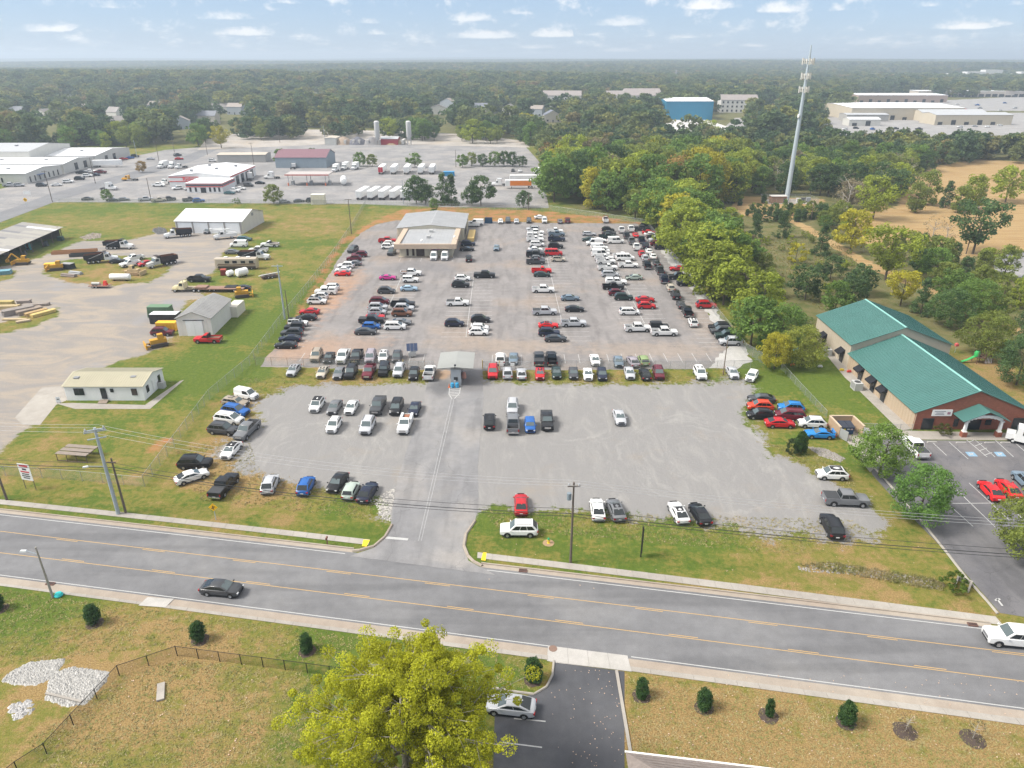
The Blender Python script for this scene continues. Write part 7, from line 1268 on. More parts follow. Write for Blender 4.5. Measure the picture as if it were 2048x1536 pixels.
pole('wooden pole with crossarm at the bank\'s left end', 703, 468, 12.3, .16, WOODP, ((12.0, 2.4, 3), (10.2, .9, 0))); pole('thin lamp pole at the lot\'s near right corner', 1446, 750, 8.0, .11, M('pole_brown', (.16, .12, .09), .8), (), (.6, 7.4)); pole('wooden street lamp pole south of the road', 106, 1195, 7.2, .15, M('pole_weathered', (.30, .28, .25), .9, var=.2), (), (-1.2, 6.2), name='street_lamp')
pole('utility pole in the dry field', 1932, 508, 15, .17, WOODP, ((14.5, 2.2, 3), (13, 1.6, 0)))
for i, (px, py, top, lb) in enumerate(((105,404,341,'wooden pole at the side road bend'),(191,367,316,'wooden pole in the works forecourt'),(303,404,356,'lamp pole in front of the depot'),(275,318,280,'pale steel pole behind the red-topped maple'),(318,322,283,'wooden pole with two crossarms behind the depot'),(349,305,270,'thin pole beside the side road'),(415,310,285,'small pole at the side road turn'),(508,330,285,'pole at the depot\'s back corner'),(560,286,255,'thin pole before the tree belt'),(650,285,250,'white thin pole before the tree belt'),(807,408,360,'lamp pole among the near trailers'),(912,334,300,'pole in the truck yard clump'),(1622,440,400,'thin pole below the mast'),(1684,450,385,'pole with white box right of the mast'),(1057,420,385,'lamp pole by the egg-shaped tree'))):
    pole(lb, px, py, HT(px, py, top), .16, GALV if i in (3, 9, 10) else WOODP, ((HT(px, py, top) - .4, 2.2, 2),) if i in (0, 1, 4, 7) else ())
D = Vector((P(2048, 1215).x + 30, P(2048, 1215).y - 3, 0)); E = Vector((A.x - 45, A.y + 6.5, 0))
def span(label, a, b, r, mat, sag=.9, name='power_line'):
    pts = [Vector(a).lerp(Vector(b), k / 16) - Vector((0, 0, sag * 4 * (k / 16) * (1 - k / 16))) for k in range(17)]; m = MB()
    for p, q in zip(pts, pts[1:]): m.tube(p, q, r, r, 5, 0, False)
    tag(m.build(name, mat), label, 'wire')
for k, (o, z) in enumerate(((-1.0, 13.3), (0, 13.4), (1.0, 13.3))):
    w = ['nearest', 'middle', 'farthest'][k]
    span('%s bare wire from the steel pole to the left edge' % w, (A.x, A.y + o, z), (E.x, E.y + o, 13.2), .018, WIRE2); span('%s bare wire from the steel pole across the lot entrance' % w, (A.x, A.y + o, z), (C.x, C.y + o * .6, 11.6), .018, WIRE2, 1.6); span('%s bare wire from the wooden pole to the right edge' % w, (C.x, C.y + o * .6, 11.6), (D.x, D.y + o * .6, 12.2), .018, WIRE2, 1.4)
for k, (z, r) in enumerate(((7.3, .045), (6.9, .03), (8.0, .025))):
    w = ['thick black', 'thin black', 'upper thin black'][k]
    span('%s cable from the brown pole to the left edge' % w, (Bp.x, Bp.y, z), (E.x, E.y - 1, z + .6), r, WIRE); span('%s cable hanging across the drive entrance' % w, (Bp.x, Bp.y, z), (C.x, C.y, z), r, WIRE, 1.3); span('%s cable from the wooden pole to the right edge' % w, (C.x, C.y, z), (D.x, D.y, z + .3), r, WIRE, 1.1)
# --- fences
MESH = veil('chain_link', (.42, .45, .43), .20); MESHB = veil('black_chain_link', (.02, .02, .02), .22); POSTG = M('fence_post', (.36, .37, .37), .5, .4); POSTB = M('black_fence_post', (.015, .015, .016), .5)
def fence(label, pts, h, step=3.0, post=POSTG, mesh=MESH, rail=True, group=None, pr=.035):
    w = W(pts); t = thing('chain_link_fence', label, 'fence', (w[0].x, w[0].y, 0), 0, group); o = w[0]; pm = MB(); pm.tube((0, 0, 0), (0, 0, h + .05), pr, pr, 6); pme = pm.mesh('post', post)
    for a, b in zip(w, w[1:]):
        L = (b - a).length; n = max(1, int(round(L / step)))
        for k in range(n + (b == w[-1])): q = a.lerp(b, k / n) - o; obj('post', pme, t, (q.x, q.y, 0))
        p, q = a - o, b - o; m = MB(); m.poly([(p.x, p.y, .05), (q.x, q.y, .05), (q.x, q.y, h), (p.x, p.y, h)]); m.build('wire_mesh', mesh, t)
        if rail: m = MB(); m.tube((p.x, p.y, h), (q.x, q.y, h), pr * .7, pr * .7, 5); m.build('top_rail', post, t)
    return t
LF = [(290,974),(420,799),(500,731),(567,640),(613,583),(661,521),(702,461),(731,410)]
fence('grey chain-link fence between the yard and the car lot', LF, 2.0); fence('chain-link fence along the roadside at the lower left', [(290,974),(165,962),(85,956),(-60,948)], 1.7); fence('rusty chain-link fence along the lot front, left of the kiosk', [(512,731),(640,735),(780,737),(850,738)], 1.9, 3.2, M('rust_post', (.26, .19, .14), .8)); fence('chain-link fence along the lot front, right of the kiosk', [(1120,738),(1250,738),(1400,740),(1500,738),(1535,733)], 1.9, 3.2)
fence('chain-link fence between the lot and the wood', [(1290,450),(1345,518),(1420,616),(1490,706),(1535,733)], 2.2, 3.0, M('dull_post', (.28, .27, .25), .7)); fence('chain-link fence between truck yard and grass', [(118,406),(420,408),(731,410),(880,417),(1100,421),(1290,450)], 2.0, 4.5); fence('chain-link fence along the day-care lawn', [(1562,738),(1600,780),(1652,836)], 1.4, 2.4); fence('short chain-link fence before the day-care lawn', [(1720,860),(1775,862),(1823,862)], 1.3, 2.0)
fence('black chain-link fence around the lower-left plot', [(-20,1590),(37,1545),(94,1508),(147,1450),(239,1351),(355,1312),(615,1346),(945,1392)], 1.35, 2.6, POSTB, MESHB, True, None, .045)
for s, (a, b), lb in ((0, ((808,738),(868,738)), 'left'), (1, ((966,738),(1000,738)), 'right'), (2, ((1000,739),(1062,739)), 'far right')):
    p, q = P(*a), P(*b); t = thing('tube_gate', 'tubular swing gate on the %s of the kiosk' % lb, 'gate', (p.x, p.y, 0)); L = q.x - p.x; m = MB()
    for z in (.2, 1.7): m.tube((0, 0, z), (L, 0, z), .035, .035, 5)
    for x in (0, L / 2, L): m.tube((x, 0, .2), (x, 0, 1.7), .035, .035, 5)
    m.build('frame', POSTG, t); m = MB(); m.tube((0, 0, 1.7), (L / 2, 0, .2), .03, .03, 5); m.tube((L, 0, 1.7), (L / 2, 0, .2), .03, .03, 5); m.build('brace', POSTG, t); m = MB(); m.poly([(0, 0, .2), (L, 0, .2), (L, 0, 1.7), (0, 0, 1.7)]); m.build('wire_mesh', MESH, t)
    m = MB(); m.tube((-.1, 0, 0), (-.1, 0, 2.0), .07, .07, 7); m.build('hinge_post', M('post_yellow', (.55, .42, .12), .6), t)
    if s == 2:
        for k in (0, 1): m = MB(); m.box((.6 + 1.2 * k if False else L * (.05 + .35 * k), -.06, 1.1), (.85, .04, .7)); m.build('notice', WHITEP, t)
# --- phone mast and its compound
def mast():
    g = P(1573, 402); t = thing('phone_mast', 'tall pale grey monopole phone mast with three antenna tiers', 'mast', (g.x, g.y, 0)); H = 61.0; m = MB(); m.tube((0, 0, 0), (0, 0, 30), 1.05, .78, 12); m.tube((0, 0, 30), (0, 0, H - 4), .78, .46, 12); m.tube((0, 0, H - 4), (0, 0, H), .46, .28, 8); m.build('pole', M('mast_grey', (.46, .52, .56), .5, .2), t)
    an = M('antenna_white', (.62, .60, .55), .5)
    for z, wd in ((55.0, 2.5), (49.6, 2.0), (44.6, 2.1)):
        f = MB()
        for k in range(3):
            a0, a1 = k * 2.094 + .3, (k + 1) * 2.094 + .3; p, q = (wd * math.cos(a0), wd * math.sin(a0), z), (wd * math.cos(a1), wd * math.sin(a1), z); f.tube(p, q, .08); f.tube((0, 0, z), ((p[0] + q[0]) / 2, (p[1] + q[1]) / 2, z), .08)
        fo = f.build('antenna_frame', TRIM, t)
        for k in range(3):
            a0, a1 = k * 2.094 + .3, (k + 1) * 2.094 + .3
            for u in (.08, .36, .64, .92): x, y = wd * math.cos(a0) * (1 - u) + wd * math.cos(a1) * u, wd * math.sin(a0) * (1 - u) + wd * math.sin(a1) * u; n = math.hypot(x, y); b = MB(); b.box((x + x / n * .2, y + y / n * .2, z), (.42, .34, 2.5 if u in (.08, .92) else 1.9), rz=math.atan2(y, x)); b.build('antenna_panel', an, fo)
    b = MB(); b.lathe([(0, -.1), (.8, 0), (.8, .25), (0, .35)], (-1.0, -.4, 34.5), 14, 0, 'x'); b.build('dish', WHITEP, t)
    sheet('compound_pad', [(g.x - 10, g.y - 7, 0), (g.x + 11, g.y - 7, 0), (g.x + 11, g.y + 4, 0), (g.x - 10, g.y + 4, 0)], .03, paving_mat('pad_gravel', (.33, .30, .27), (.40, .37, .34)))
    fence('fence around the mast compound', [PX((g.x + a, g.y + b, 0)) for a, b in ((-10, -7), (11, -7), (11, 4), (-10, 4), (-10, -7))], 2.2, 3)
    t = thing('equipment_hut', 'brown equipment hut at the foot of the mast', 'hut', (g.x - 8.5, g.y - 5.5, 0)); b = MB(); b.box((3.2, 1.6, 1.4), (6.4, 3.2, 2.8)); b.build('wall', M('hut_brown', (.30, .17, .11), .8, var=.15), t); b = MB(); b.box((3.2, 1.6, 2.9), (6.9, 3.7, .2)); b.build('roof', M('hut_roof', (.50, .48, .45), .7), t); opening(t, 'door', 5.5, 0, 0, 1, 2.1)
    for k, (x, lb, c) in enumerate(((3.5, 'white cabinet', (.6, .6, .6)), (6.0, 'dark generator', (.06, .07, .08)), (8.5, 'grey cabinet', (.3, .32, .33)))): b = MB(); b.box((0, 0, .9), (1.6, 1.1, 1.8)); b.box((0, 0, 1.85), (1.7, 1.2, .1)); tag(b.build('equipment_cabinet', M('cab_%d' % k, c, .6), None, (g.x + x, g.y - 4 + k, .03)), '%s inside the mast compound' % lb, 'cabinet')
mast()
# --- bin enclosure
def enclosure():
    z = 1.9; a, b, c, d = P(1660, 832, z), P(1706, 832, z), P(1729, 853, z), P(1682, 855, z); t = thing('bin_enclosure', 'open tan block-walled bin enclosure beside the day-care', 'enclosure', (a.x, a.y, 0)); blk_ = M('tan_block', (.40, .29, .19), .9, var=.15, scale=1.5); cap = M('cap_stone', (.48, .38, .27), .8); o = a
    bm_ = MB(); bm_.box((0, 0, 0), (.38, .20, .18)); 
    for p, q in ((d, a), (a, b), (b, c)):
        p, q = p - o, q - o; p.z = q.z = 0; dr = (q - p).normalized(); n = Vector((-dr.y, dr.x, 0)) * .1; m = MB(); m.prism([tuple((p - n).xy), tuple((q - n).xy), tuple((q + n).xy), tuple((p + n).xy)], 0, z); wl = m.build('wall', blk_, t); m = MB(); n2 = n * 1.6; m.prism([tuple((p - n2).xy), tuple((q - n2).xy), tuple((q + n2).xy), tuple((p + n2).xy)], z + .002, z + .12); m.build('coping', cap, t)
        L = (q - p).length; ang = math.atan2(dr.y, dr.x); k = MB(); k.box((0, 0, 0), (.40, .235, .18)); me = k.mesh('block', blk_)
        for j in range(9):
            x = .22 + (.22 if j % 2 else 0)
            while x < L - .2: e = obj('block', me, wl, (p.x + dr.x * x, p.y + dr.y * x, .11 + j * .205)); e.rotation_euler = (0, 0, ang); x += .425
    for p, ang in ((d - o, -65), (c - o, -75)): m = MB(); m.box((.8, 0, .95), (1.6, .06, 1.7)); g_ = m.build('gate_leaf', M('gate_grey', (.30, .31, .30), .6), t, (p.x, p.y, 0), R(ang))
    g = P(1697, 872); t = thing('dumpster', 'navy blue dumpster inside the tan block enclosure', 'dumpster', (g.x - .2, g.y + 1.2, .04)); nv = M('navy_steel', (.012, .05, .11), .55, var=.15); m = MB(); m.loft([[(-1, -.9, .15), (1, -.9, .15), (1, .9, .15), (-1, .9, .15)], [(-1.05, -1.0, 1.45), (1.05, -1.0, 1.45), (1.05, 1.0, 1.7), (-1.05, 1.0, 1.7)]], sm=False); m.build('body', nv, t)
    for s in (-.53, .53): m = MB(); m.box((s, 0, 1.66), (1.0, 2.05, .07)); l = m.build('lid', M('lid_dark', (.03, .035, .05), .5), t); l.rotation_euler = (R(7), 0, 0)
    for x, c_ in ((-.55, (.7, .55, .05)), (.05, (.6, .62, .65)), (.6, (.6, .45, .45))): m = MB(); m.box((x, -1.0, 1.1), (.4, .04, .22)); m.build('sticker', M('stk%.2f' % x, c_, .6), t)
enclosure()
# --- playground
g = P(1952, 728); t = thing('playground_set', 'playground climbing frame with a green slide behind the day-care', 'playground', (g.x, g.y, 0)); gp = M('slide_green', (.04, .36, .10), .4); br_ = M('play_brown', (.13, .08, .06), .7)
for x, y in ((0, 0), (1.6, 0), (0, 1.6), (1.6, 1.6), (3.4, .3), (3.4, 1.6)): m = MB(); m.tube((x, y, 0), (x, y, 2.6), .07); m.build('post', br_, t)
m = MB(); m.box((.8, .8, 1.3), (1.8, 1.8, .1)); m.box((2.6, 1, 1.6), (1.8, 1.4, .1)); m.build('deck', br_, t); m = MB(); m.loft([[(-.1, .5, 1.5), (-.1, 1.1, 1.5), (-.1, 1.1, 1.4), (-.1, .5, 1.4)], [(-1.4, .5, .7), (-1.4, 1.1, .7), (-1.4, 1.1, .6), (-1.4, .5, .6)], [(-2.6, .5, .25), (-2.6, 1.1, .25), (-2.6, 1.1, .15), (-2.6, .5, .15)]], sm=False); m.lathe([(.5, 1.4), (.55, 2.2), (.3, 2.6)], (.2, .8, 0), 10); m.build('slide', gp, t); m = MB(); [m.tube((1.7 + .3 * k, -.2, .2), (2.0 + .3 * k, .6, 1.6), .04) for k in range(5)]; m.build('climber', M('climber_grey', (.35, .33, .36), .5), t)
g = P(1909, 706); t = thing('bird_house', 'small red bird-house on a pole near the playground', 'bird house', (g.x, g.y, 0)); m = MB(); m.tube((0, 0, 0), (0, 0, 1.6), .04); m.build('pole', GALV, t); m = MB(); m.box((0, 0, 1.85), (.6, .6, .5)); m.box((0, 0, 2.2), (.5, .5, .25), taper=.2); m.build('house', M('toy_red', (.55, .10, .10), .6), t)
g = P(1577, 718); t = thing('blue_parasol', 'light blue parasol among the yellow trees by the lawn', 'parasol', (g.x, g.y, 0)); m = MB(); m.tube((0, 0, 0), (0, 0, 2.5), .04); m.build('pole', GALV, t); m = MB(); m.lathe([(0, 2.9), (1.6, 2.35), (1.55, 2.3)], n=8, sm=False); m.build('canopy', M('parasol_blue', (.20, .50, .62), .7), t)
for i, (px, py, c, lb) in enumerate(((1683,742,(.6,.45,.05),'yellow toy ride-on by the day-care side walk'),(1698,745,(.5,.06,.05),'red toy ride-on by the day-care wall'),(1640,735,(.6,.6,.58),'white toy on the day-care lawn edge'),(1585,732,(.55,.2,.05),'orange toy under the fence-corner tree'))): g = P(px, py); m = MB(); m.box((0, 0, .3), (.8, .4, .35), taper=.7); m.lathe([(0, 0), (.2, .05), (.2, .3), (0, .35)], (.3, 0, 0), 8); m.lathe([(0, 0), (.2, .05), (.2, .3), (0, .35)], (-.3, 0, 0), 8); tag(m.build('toy_car', M('toy%d' % i, c, .5), None, (g.x, g.y, .05)), lb, 'toy')
# --- signs
def board(label, name, px, py, w, h, z, col, rz=0.0, legs=1, legm=None, lines=(), lw=.05):
    g = P(px, py); t = thing(name, label, 'sign', (g.x, g.y, 0), R(rz)); 
    for k in range(legs): m = MB(); x = 0 if legs == 1 else (-w / 2 + .1 + (w - .2) * k); m.tube((x, .04, 0), (x, .04, z + h), lw, lw, 6); m.build('post', legm or GALV, t)
    m = MB(); m.box((0, 0, z + h / 2), (w, .06, h)); b = m.build('panel', M('panel_' + name + str(px), col, .5), t)
    for (dz, wd, hh, c) in lines: m = MB(); m.box((0, -.04, z + h * dz), (w * wd, .02, h * hh)); m.build('lettering', M('ink_%d%.2f' % (px, dz), c, .6), b)
    return t
board('white roadside board with red and black lettering on a dark post', 'roadside_sign', 62, 979, 2.0, 2.7, 1.6, (.74, .74, .73), -14, 2, WOODP, [(.88, .75, .10, (.5, .06, .07)), (.68, .35, .10, (.05, .05, .06)), (.52, .75, .08, (.5, .06, .07)), (.38, .6, .06, (.05, .05, .05)), (.26, .7, .06, (.05, .05, .05)), (.14, .55, .06, (.05, .05, .05))])
board('tall black name board seen edge-on beside the wooden pole', 'name_board', 1282, 1114, .9, 3.6, .9, (.02, .02, .024), 86, 1, M('black_steel2', (.02, .02, .022), .5), [(.6, .6, .3, (.3, .08, .1))], .08)
t = board('yellow diamond warning sign on the roadside grass', 'warning_sign', 432, 1040, .04, .04, 1.9, (.6, .6, .6)); m = MB(); m.prism([(0, -.62), (.62, 0), (0, .62), (-.62, 0)], 0, .04); o = m.build('diamond', M('sign_yellow', (.80, .45, .01), .5), t, (0, -.06, 2.1)); o.rotation_euler = (R(90), 0, 0); m = MB(); m.box((0, -.12, 2.1), (.10, .02, .6)); m.box((.14, -.12, 2.2), (.25, .02, .09)); m.box((-.14, -.12, 2.0), (.25, .02, .09)); m.build('symbol', TRIM, t)
t = board('round yellow crossing sign beside the far side road', 'crossing_sign', 54, 412, .04, .04, 1.9, (.6, .6, .6)); m = MB(); m.lathe([(0, 0), (.75, 0), (.75, .05), (0, .05)], (0, -.1, 2.6), 20, 0, 'y'); m.build('disc', M('sign_yellow', (.80, .45, .01), .5), t); m = MB(); m.box((0, -.14, 2.6), (1.0, .02, .12)); m.box((0, -.145, 2.6), (.12, .02, 1.0)); m.build('symbol', TRIM, t)
board('small white board sign on the far grass corner', 'lawn_sign', 56, 394, 3.2, 1.7, 1.0, (.72, .72, .70), 0, 2); board('black A-board with white face beside the office trailer', 'pavement_sign', 118, 806, .7, 1.1, .1, (.70, .72, .73), 10, 2, TRIM, [(.6, .5, .15, (.05, .05, .06))])
# --- street things
g = P(1097, 1086); t = thing('fire_hydrant', 'yellow fire hydrant with a green top on the grass', 'hydrant', (g.x, g.y, 0)); m = MB(); m.lathe([(.22, 0), (.22, .06), (.14, .08), (.14, .5), (.17, .52), (.17, .58)], n=10); m.tube((-.24, 0, .4), (.24, 0, .4), .07); m.build('barrel', M('hydrant_yellow', (.72, .50, .04), .5), t); m = MB(); m.lathe([(.17, .58), (.14, .72), (.05, .82), (0, .83)], n=10); m.build('bonnet', M('hydrant_green', (.02, .30, .14), .5), t); m = MB(); m.lathe([(.75, .01), (.4, .03), (0, .035)], n=14); m.build('bare_patch', M('bare_earth', (.32, .22, .13), .95, var=.2), t)
g = P(655, 1090); t = thing('mailbox', 'small brown mailbox on a post by the kerb', 'mailbox', (g.x, g.y, 0)); m = MB(); m.box((0, 0, .5), (.12, .12, 1.0)); m.build('post', M('rust_brown', (.16, .07, .05), .8), t); m = MB(); m.lathe([(0, -.25), (.14, -.24), (.14, .24), (0, .25)], (0, 0, 1.1), 10, 0, 'y'); m.build('box', M('rust_brown', (.16, .07, .05), .8), t)
for px, py, lb, r_ in ((1106,1298,'brown manhole cover in the walk by the side drive',.45),(312,1204,'pale concrete utility cover in the southern walk',0)):
    g = P(px, py); m = MB()
    if r_: m.lathe([(0, 0), (r_, 0), (r_, .012), (0, .014)][1:], n=20); m.face([len(m.v) - 20 + i for i in range(20)])
    else: m.prism([(-1.7, -.65), (1.5, -.95), (1.9, .45), (-1.3, .75)], 0, .012)
    tag(m.build('manhole_cover' if r_ else 'utility_cover', M('iron_brown', (.20, .13, .10), .7, var=.2) if r_ else MATS['pale_concrete'], None, (g.x, g.y, .066)), lb, 'cover')
for px, py, lb in ((1046,1142,'rusty storm drain inlet in the kerb'),(1945,1250,'reddish storm drain inlet near the day-care drive'),(101,1168,'rusty drain inlet by the street lamp')): g = P(px, py); t = thing('storm_drain', lb, 'drain', (g.x, g.y, .016), R(-8)); m = MB(); m.box((0, 0, .06), (1.0, .5, .12)); m.build('frame', M('drain_rust', (.17, .09, .07), .8, var=.2), t); m = MB(); [m.box((-.4 + .13 * k, 0, .125), (.07, .4, .02)) for k in range(7)]; m.build('grating', TRIM, t)
g = P(118, 1192); m = MB(); m.lathe([(0, 0), (.45, .05), (.5, .2), (.35, .42), (0, .48)], n=10); tag(m.build('litter_bag', M('bag_teal', (.03, .42, .42), .5), None, (g.x, g.y, 0)), 'turquoise bag lying at the street lamp foot', 'bag')
# rack of pipe and timber frame by the road
g = P(158, 915); t = thing('plank_rack', 'low weathered rack of timber planks on iron legs', 'rack', (g.x, g.y, 0), R(-8)); wd = M('old_wood', (.24, .20, .17), .9, var=.25, scale=1.5); ir = M('rust_iron', (.12, .085, .075), .8)
for k in range(3): m = MB(); m.box((0, -1.1 + 1.1 * k, 1.35), (5.2, .85, .08)); m.build('plank', wd, t)
for x in (-2.5, -.8, .8, 2.5):
    for y in (-1.4, 1.4): m = MB(); m.tube((x, y, 0), (x, y, 1.3), .05); m.build('leg', ir, t)
m = MB(); [m.tube((-2.5, y, .15), (2.5, y, .15), .05) for y in (-1.4, 1.4)]; [m.tube((x, -1.4, 1.25), (x, 1.4, 1.25), .05) for x in (-2.5, -.8, .8, 2.5)]; m.build('frame', ir, t)
# timber stacks
def stack(label, px, py, L, w, h, rz, col, n=4):
    g = P(px, py); t = thing('timber_stack', label, 'timber', (g.x, g.y, 0), R(rz), 'timber stacks at the yard\'s left'); mt = M('timber%d' % px, col, .85, var=.2, scale=1.2); me = MB().box((0, 0, 0), (L, w / n - .03, h / 3 - .02)).mesh('plank', mt)
    for i in range(n):
        for j in range(3): obj('plank', me, t, (random.uniform(-.15, .15), -w / 2 + w * (i + .5) / n, h / 3 * (j + .5) + .05))
for i, a in enumerate(((87,629,5.5,1.4,.7,58,(.55,.42,.16),'bright yellow timber stack nearest the yard track'),(74,628,5.0,1.3,.8,56,(.42,.29,.14),'orange-brown timber stack beside the yellow one'),(60,625,5.5,2.2,1.0,50,(.27,.22,.18),'grey-brown timber stack in the middle'),(38,626,6.5,2.2,1.3,45,(.25,.22,.20),'large grey timber stack'),(14,618,6,1.6,.9,5,(.42,.33,.18),'tan timber stack behind the grey one'),(8,612,5,1.4,1.3,2,(.45,.36,.14),'yellow timber stack at the left edge'),(30,640,5.5,1.0,.3,0,(.46,.36,.22),'pale planks lying flat in front of the stacks'),(47,644,2.8,1.0,.4,35,(.48,.38,.26),'short pale timber bundle at the front'),(72,612,6,1.5,.6,15,(.28,.24,.21),'weathered scrap timber behind the stacks'),(50,608,3,1.4,1.0,10,(.30,.25,.22),'small weathered timber pile at the back'))): stack(a[7], *a[:7])
for i, (px, py, L, rz, c, lb) in enumerate(((138,553,4.6,-14,(.22,.18,.16),'rusty brown pipe bundle in the yard weeds'),(152,548,4.2,-18,(.32,.33,.34),'grey pipe bundle behind the brown one'))):
    g = P(px, py); t = thing('pipe_bundle', lb, 'pipes', (g.x, g.y, 0), R(rz)); me = MB().tube((-L / 2, 0, 0), (L / 2, 0, 0), .22, .22, 10).mesh('pipe', M('pipe%d' % i, c, .7, var=.2))
    for k, (y, z) in enumerate(((-.45, .22), (0, .22), (.45, .22), (-.22, .6), (.22, .6))): obj('pipe', me, t, (0, y, z))
for px, py, L, rz, c, lb in ((150,506,13,14,(.38,.19,.09),'long orange-brown timber trench box in the yard'),(172,512,9,12,(.05,.05,.05),'long black steel trench box in the yard')): g = P(px, py); t = thing('trench_box', lb, 'trench box', (g.x, g.y, 0), R(rz)); [MB().box((0, y, .5), (L, .15, 1.0)).build('side_panel', M('trench%d' % px, c, .8, var=.25), t) for y in (-.8, .8)]
g = P(539, 556); t = thing('scrap_trailer', 'small trailer heaped with scrap and a white pole', 'trailer', (g.x, g.y, 0), R(30)); MB().box((0, 0, .6), (4.5, 1.8, .4)).build('bed', ir, t); m = MB(); [m.box((random.uniform(-1.8, 1.8), random.uniform(-.6, .6), 1.0), (random.uniform(.4, 1.2), .4, .4), rz=random.uniform(0, 3)) for _ in range(12)]; m.build('scrap', M('scrap', (.25, .22, .20), .8, var=.4), t); MB().tube((-3, -.9, 1.2), (3, -.4, 1.5), .12).build('pole', WHITEP, t); big_wheels(t, (-.4, .6), .95, .35)
# --- stone patches: loose stones
def stones(name, label, poly_px, n, s, col, seed, z=.05):
    rd = np.random.default_rng(seed); w = W(poly_px); xs = [p.x for p in w]; ys = [p.y for p in w]; m = MB(); k = 0
    while k < n:
        x, y = rd.uniform(min(xs), max(xs)), rd.uniform(min(ys), max(ys))
        if not inside(w, x, y): continue
        k += 1; q = s * rd.uniform(.5, 1.3); a = rd.uniform(0, 6.28); b = len(m.v); hh = q * rd.uniform(.12, .34)
        for i in range(5): t_ = a + i * 1.257; m.v.append((x + q * .5 * rd.uniform(.7, 1.1) * math.cos(t_), y + q * .5 * rd.uniform(.7, 1.1) * math.sin(t_), 0))
        m.v.append((x + rd.uniform(-.1, .1) * q, y + rd.uniform(-.1, .1) * q, hh + z * rd.uniform(0, 1)))
        for i in range(5): m.face((b + i, b + (i + 1) % 5, b + 5), int(rd.integers(0, 3)))
    o = m.build(name, [M(name + str(j), tuple(c * f for c in col), .9, var=.15) for j, f in enumerate((1, .75, 1.2))]); stuff(o, label, 'stones')
stones('rubble_patch', 'pale broken stone patch at the lower left', [(5,1362),(20,1345),(60,1325),(130,1318),(120,1335),(105,1355),(70,1370),(30,1368)], 1500, .42, (.40, .39, .37), 1); stones('rubble_patch', 'larger pale broken stone patch against the black fence', [(100,1360),(120,1342),(145,1335),(215,1345),(212,1362),(170,1408),(135,1412),(92,1398)], 2200, .45, (.42, .41, .39), 2); stones('ditch_stones', 'stony ditch lining in the roadside grass', [(1595,1134),(1660,1126),(1750,1140),(1860,1158),(1890,1170),(1880,1180),(1800,1164),(1700,1148),(1600,1142)], 420, .30, (.26, .24, .22), 3); stones('ditch_stones', 'stone strip beside the pointed evergreen', [(1612,893),(1650,897),(1690,916),(1680,924),(1640,912)], 500, .38, (.30, .27, .25), 4); stones('grit_heap', 'low grey grit heap behind the yard', [(305,462),(318,457),(332,460),(334,466),(315,469)], 700, .45, (.28, .28, .28), 5, .9); stones('scrap_rubble', 'scattered rubble on the grass behind the barn', [(160,475),(185,466),(203,468),(200,476),(172,480)], 260, .7, (.33, .28, .24), 6, .2); stones('broken_slabs', 'broken concrete bits in the lower-left grass', [(15,1412),(60,1400),(68,1425),(30,1440)], 120, .5, (.40, .39, .38), 7); stones('entrance_stones', 'white stone scatter at the left of the drive mouth', [(745,1000),(790,975),(782,1045),(765,1035)], 320, .28, (.42, .40, .37), 8)
MB().box((0, 0, .12), (4.2, .22, .22)).build('kerb_beam', MATS['concrete'], None, tuple(P(128, 1397)), R(-14)); tag(bpy.data.objects['kerb_beam'], 'concrete beam lying across the stone patch', 'beam')
MB().box((0, 0, .12), (.7, 2.2, .2)).build('stone_slab', MATS['concrete'], None, tuple(P(322, 1385)), R(22)); tag(bpy.data.objects['stone_slab'], 'weathered stone slab in the grass inside the black fence', 'slab')
t = thing('culvert_headwall', 'brown concrete culvert box at the ditch end', 'culvert', tuple(P(1925, 1172)), R(-40)); [MB().box((x, 0, .3), (.2, 1.8, .6)).build('wall', MATS['concrete'], t) for x in (-.7, .7)]; MB().box((0, .8, .3), (1.2, .2, .6)).build('end_wall', MATS['concrete'], t)
def litter():
    rd = np.random.default_rng(21); m = MB()
    def put(x, y, s, z): a = rd.uniform(0, 6.28); m.poly([(x + s * math.cos(a + i * 2.09), y + s * math.sin(a + i * 2.09), z + (.03 if i == 0 else 0)) for i in range(3)])
    for _ in range(90):
        px, py = rd.normal(1195, 45), rd.uniform(1340, 1536)
        if 1000 < px < 1300: q = P(px, py); put(q.x, q.y, rd.uniform(.04, .085), .05)
    for _ in range(260): q = P(rd.uniform(1250, 2040), rd.uniform(1350, 1530)); put(q.x, q.y, rd.uniform(.04, .10), .05)
    for _ in range(60): q = P(rd.uniform(960, 1900), rd.uniform(1060, 1180)); put(q.x, q.y, rd.uniform(.06, .12), .06)
    for _ in range(70): q = P(rd.uniform(100, 560), rd.uniform(1300, 1530)); put(q.x, q.y, rd.uniform(.05, .12), .06)
    stuff(m.build('leaf_litter', M('dry_leaf', (.50, .36, .27), .8, var=.3)), 'scattered dry leaves and litter around the side drive', 'leaves')
litter()
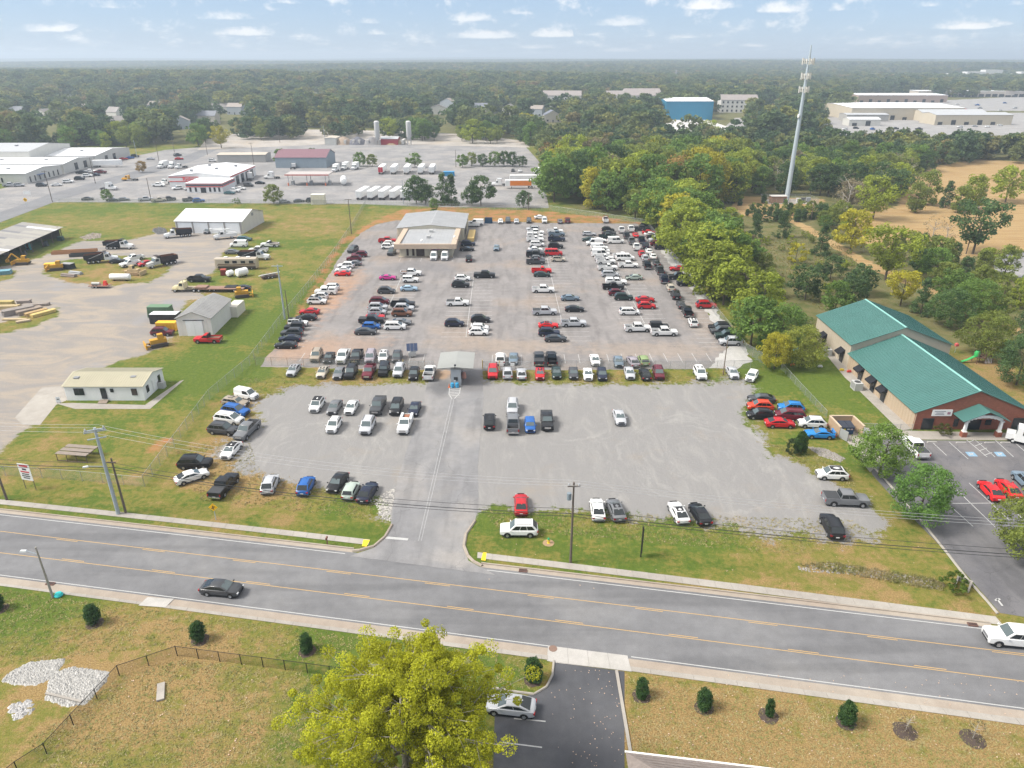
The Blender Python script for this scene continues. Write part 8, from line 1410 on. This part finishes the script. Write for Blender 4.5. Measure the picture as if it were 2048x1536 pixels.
# tall grass tufts where the lawn is rough
def tufts():
    rd = np.random.default_rng(31); V = []; 
    def area(poly, n, h, w_=.05):
        w = W(poly); xs = [p.x for p in w]; ys = [p.y for p in w]; k = 0
        while k < n:
            x, y = rd.uniform(min(xs), max(xs)), rd.uniform(min(ys), max(ys))
            if not inside(w, x, y): continue
            k += 1
            for _ in range(4): a = rd.uniform(0, 6.28); l = h * rd.uniform(.3, .8); dx, dy = rd.normal(0, .12, 2); cx, cy = x + rd.normal(0, .1), y + rd.normal(0, .1); V.append([(cx - w_ * math.cos(a), cy - w_ * math.sin(a), 0), (cx + w_ * math.cos(a), cy + w_ * math.sin(a), 0), (cx + dx, cy + dy, l)])
    area([(470,760),(600,745),(850,752),(860,765),(600,772),(520,800)], 700, .22); area([(960,750),(1500,752),(1520,770),(960,768)], 900, .22); area([(350,900),(500,870),(520,950),(760,1000),(740,1040),(400,1000)], 1500, .25); area([(960,1020),(1700,1040),(1760,1075),(1600,1110),(1000,1060)], 2200, .22); area([(1500,480),(1640,460),(1760,560),(1640,620),(1560,560)], 1600, .7, .1); area([(60,1480),(240,1355),(360,1320),(640,1350),(600,1536),(80,1536)], 3000, .16); area([(0,1180),(1090,1320),(1060,1380),(350,1290),(0,1330)], 2600, .16); area([(1260,1350),(2048,1455),(2048,1536),(1500,1536),(1260,1500)], 3200, .14); area([(1595,1130),(1660,1124),(1860,1156),(1890,1170),(1880,1182),(1700,1150)], 900, .5); area([(1500,880),(1560,900),(1720,1000),(1700,940),(1600,900)], 500, .25)
    p = np.array(V, dtype=np.float32).reshape(-1, 3); me = bpy.data.meshes.new('grass_tufts'); n = len(p) // 3; me.vertices.add(len(p)); me.vertices.foreach_set('co', p.ravel()); me.loops.add(len(p)); me.loops.foreach_set('vertex_index', np.arange(len(p))); me.polygons.add(n); me.polygons.foreach_set('loop_start', np.arange(0, len(p), 3)); me.update(calc_edges=True); me.materials.append(M('tuft', (.20, .20, .065), .9, var=.5, scale=.4, col2=(.33, .27, .13))); stuff(obj('grass_tufts', me), 'rough grass tufts on the lawns and verges', 'grass')
tufts()
# pylons over the far woods
for px, py, top, lb in ((115,180,152,'left of two far lattice pylons on the left'),(132,180,152,'right of two far lattice pylons on the left'),(477,186,147,'lone white lattice pylon above the far left woods'),(1350,168,140,'far lattice pylon right of centre')):
    g = P(px, py); h = HT(px, py, top); t = thing('pylon', lb, 'pylon', (g.x, g.y, 0)); m = MB(); w_ = h * .10
    for s in ((-1, -1), (1, -1), (1, 1), (-1, 1)): m.tube((s[0] * w_, s[1] * w_, 0), (s[0] * w_ * .2, s[1] * w_ * .2, h), .35, .25, 4)
    for k in range(8): z = h * k / 8; a = w_ * (1 - .8 * k / 8); b = w_ * (1 - .8 * (k + 1) / 8); m.tube((-a, -a, z), (b, -b, z + h / 8), .2, .2, 4); m.tube((a, -a, z), (-b, -b, z + h / 8), .2, .2, 4)
    m.build('lattice', WIRE2, t); m = MB(); [m.tube((-h * .16, 0, h * f), (h * .16, 0, h * f), .3, .3, 4) for f in (.7, .82, .94)]; m.build('arm', WIRE2, t)
# ------------------------------------------------------------------ haze
def haze():
    m = MB(); m.box((0, 8000, 35), (34000, 19000, 120)); o = stuff(m.build('haze', TRIM)); me = o.data; me.materials.clear(); mt = bpy.data.materials.new('haze_air'); mt.use_nodes = True; nt = mt.node_tree; nt.nodes.clear(); out = nt.nodes.new('ShaderNodeOutputMaterial'); v = nt.nodes.new('ShaderNodeVolumePrincipled'); v.inputs['Color'].default_value = (.76, .88, 1.0, 1); v.inputs['Density'].default_value = .00028; v.inputs['Anisotropy'].default_value = .25; nt.links.new(v.outputs[0], out.inputs['Volume']); me.materials.append(mt); pass
haze()
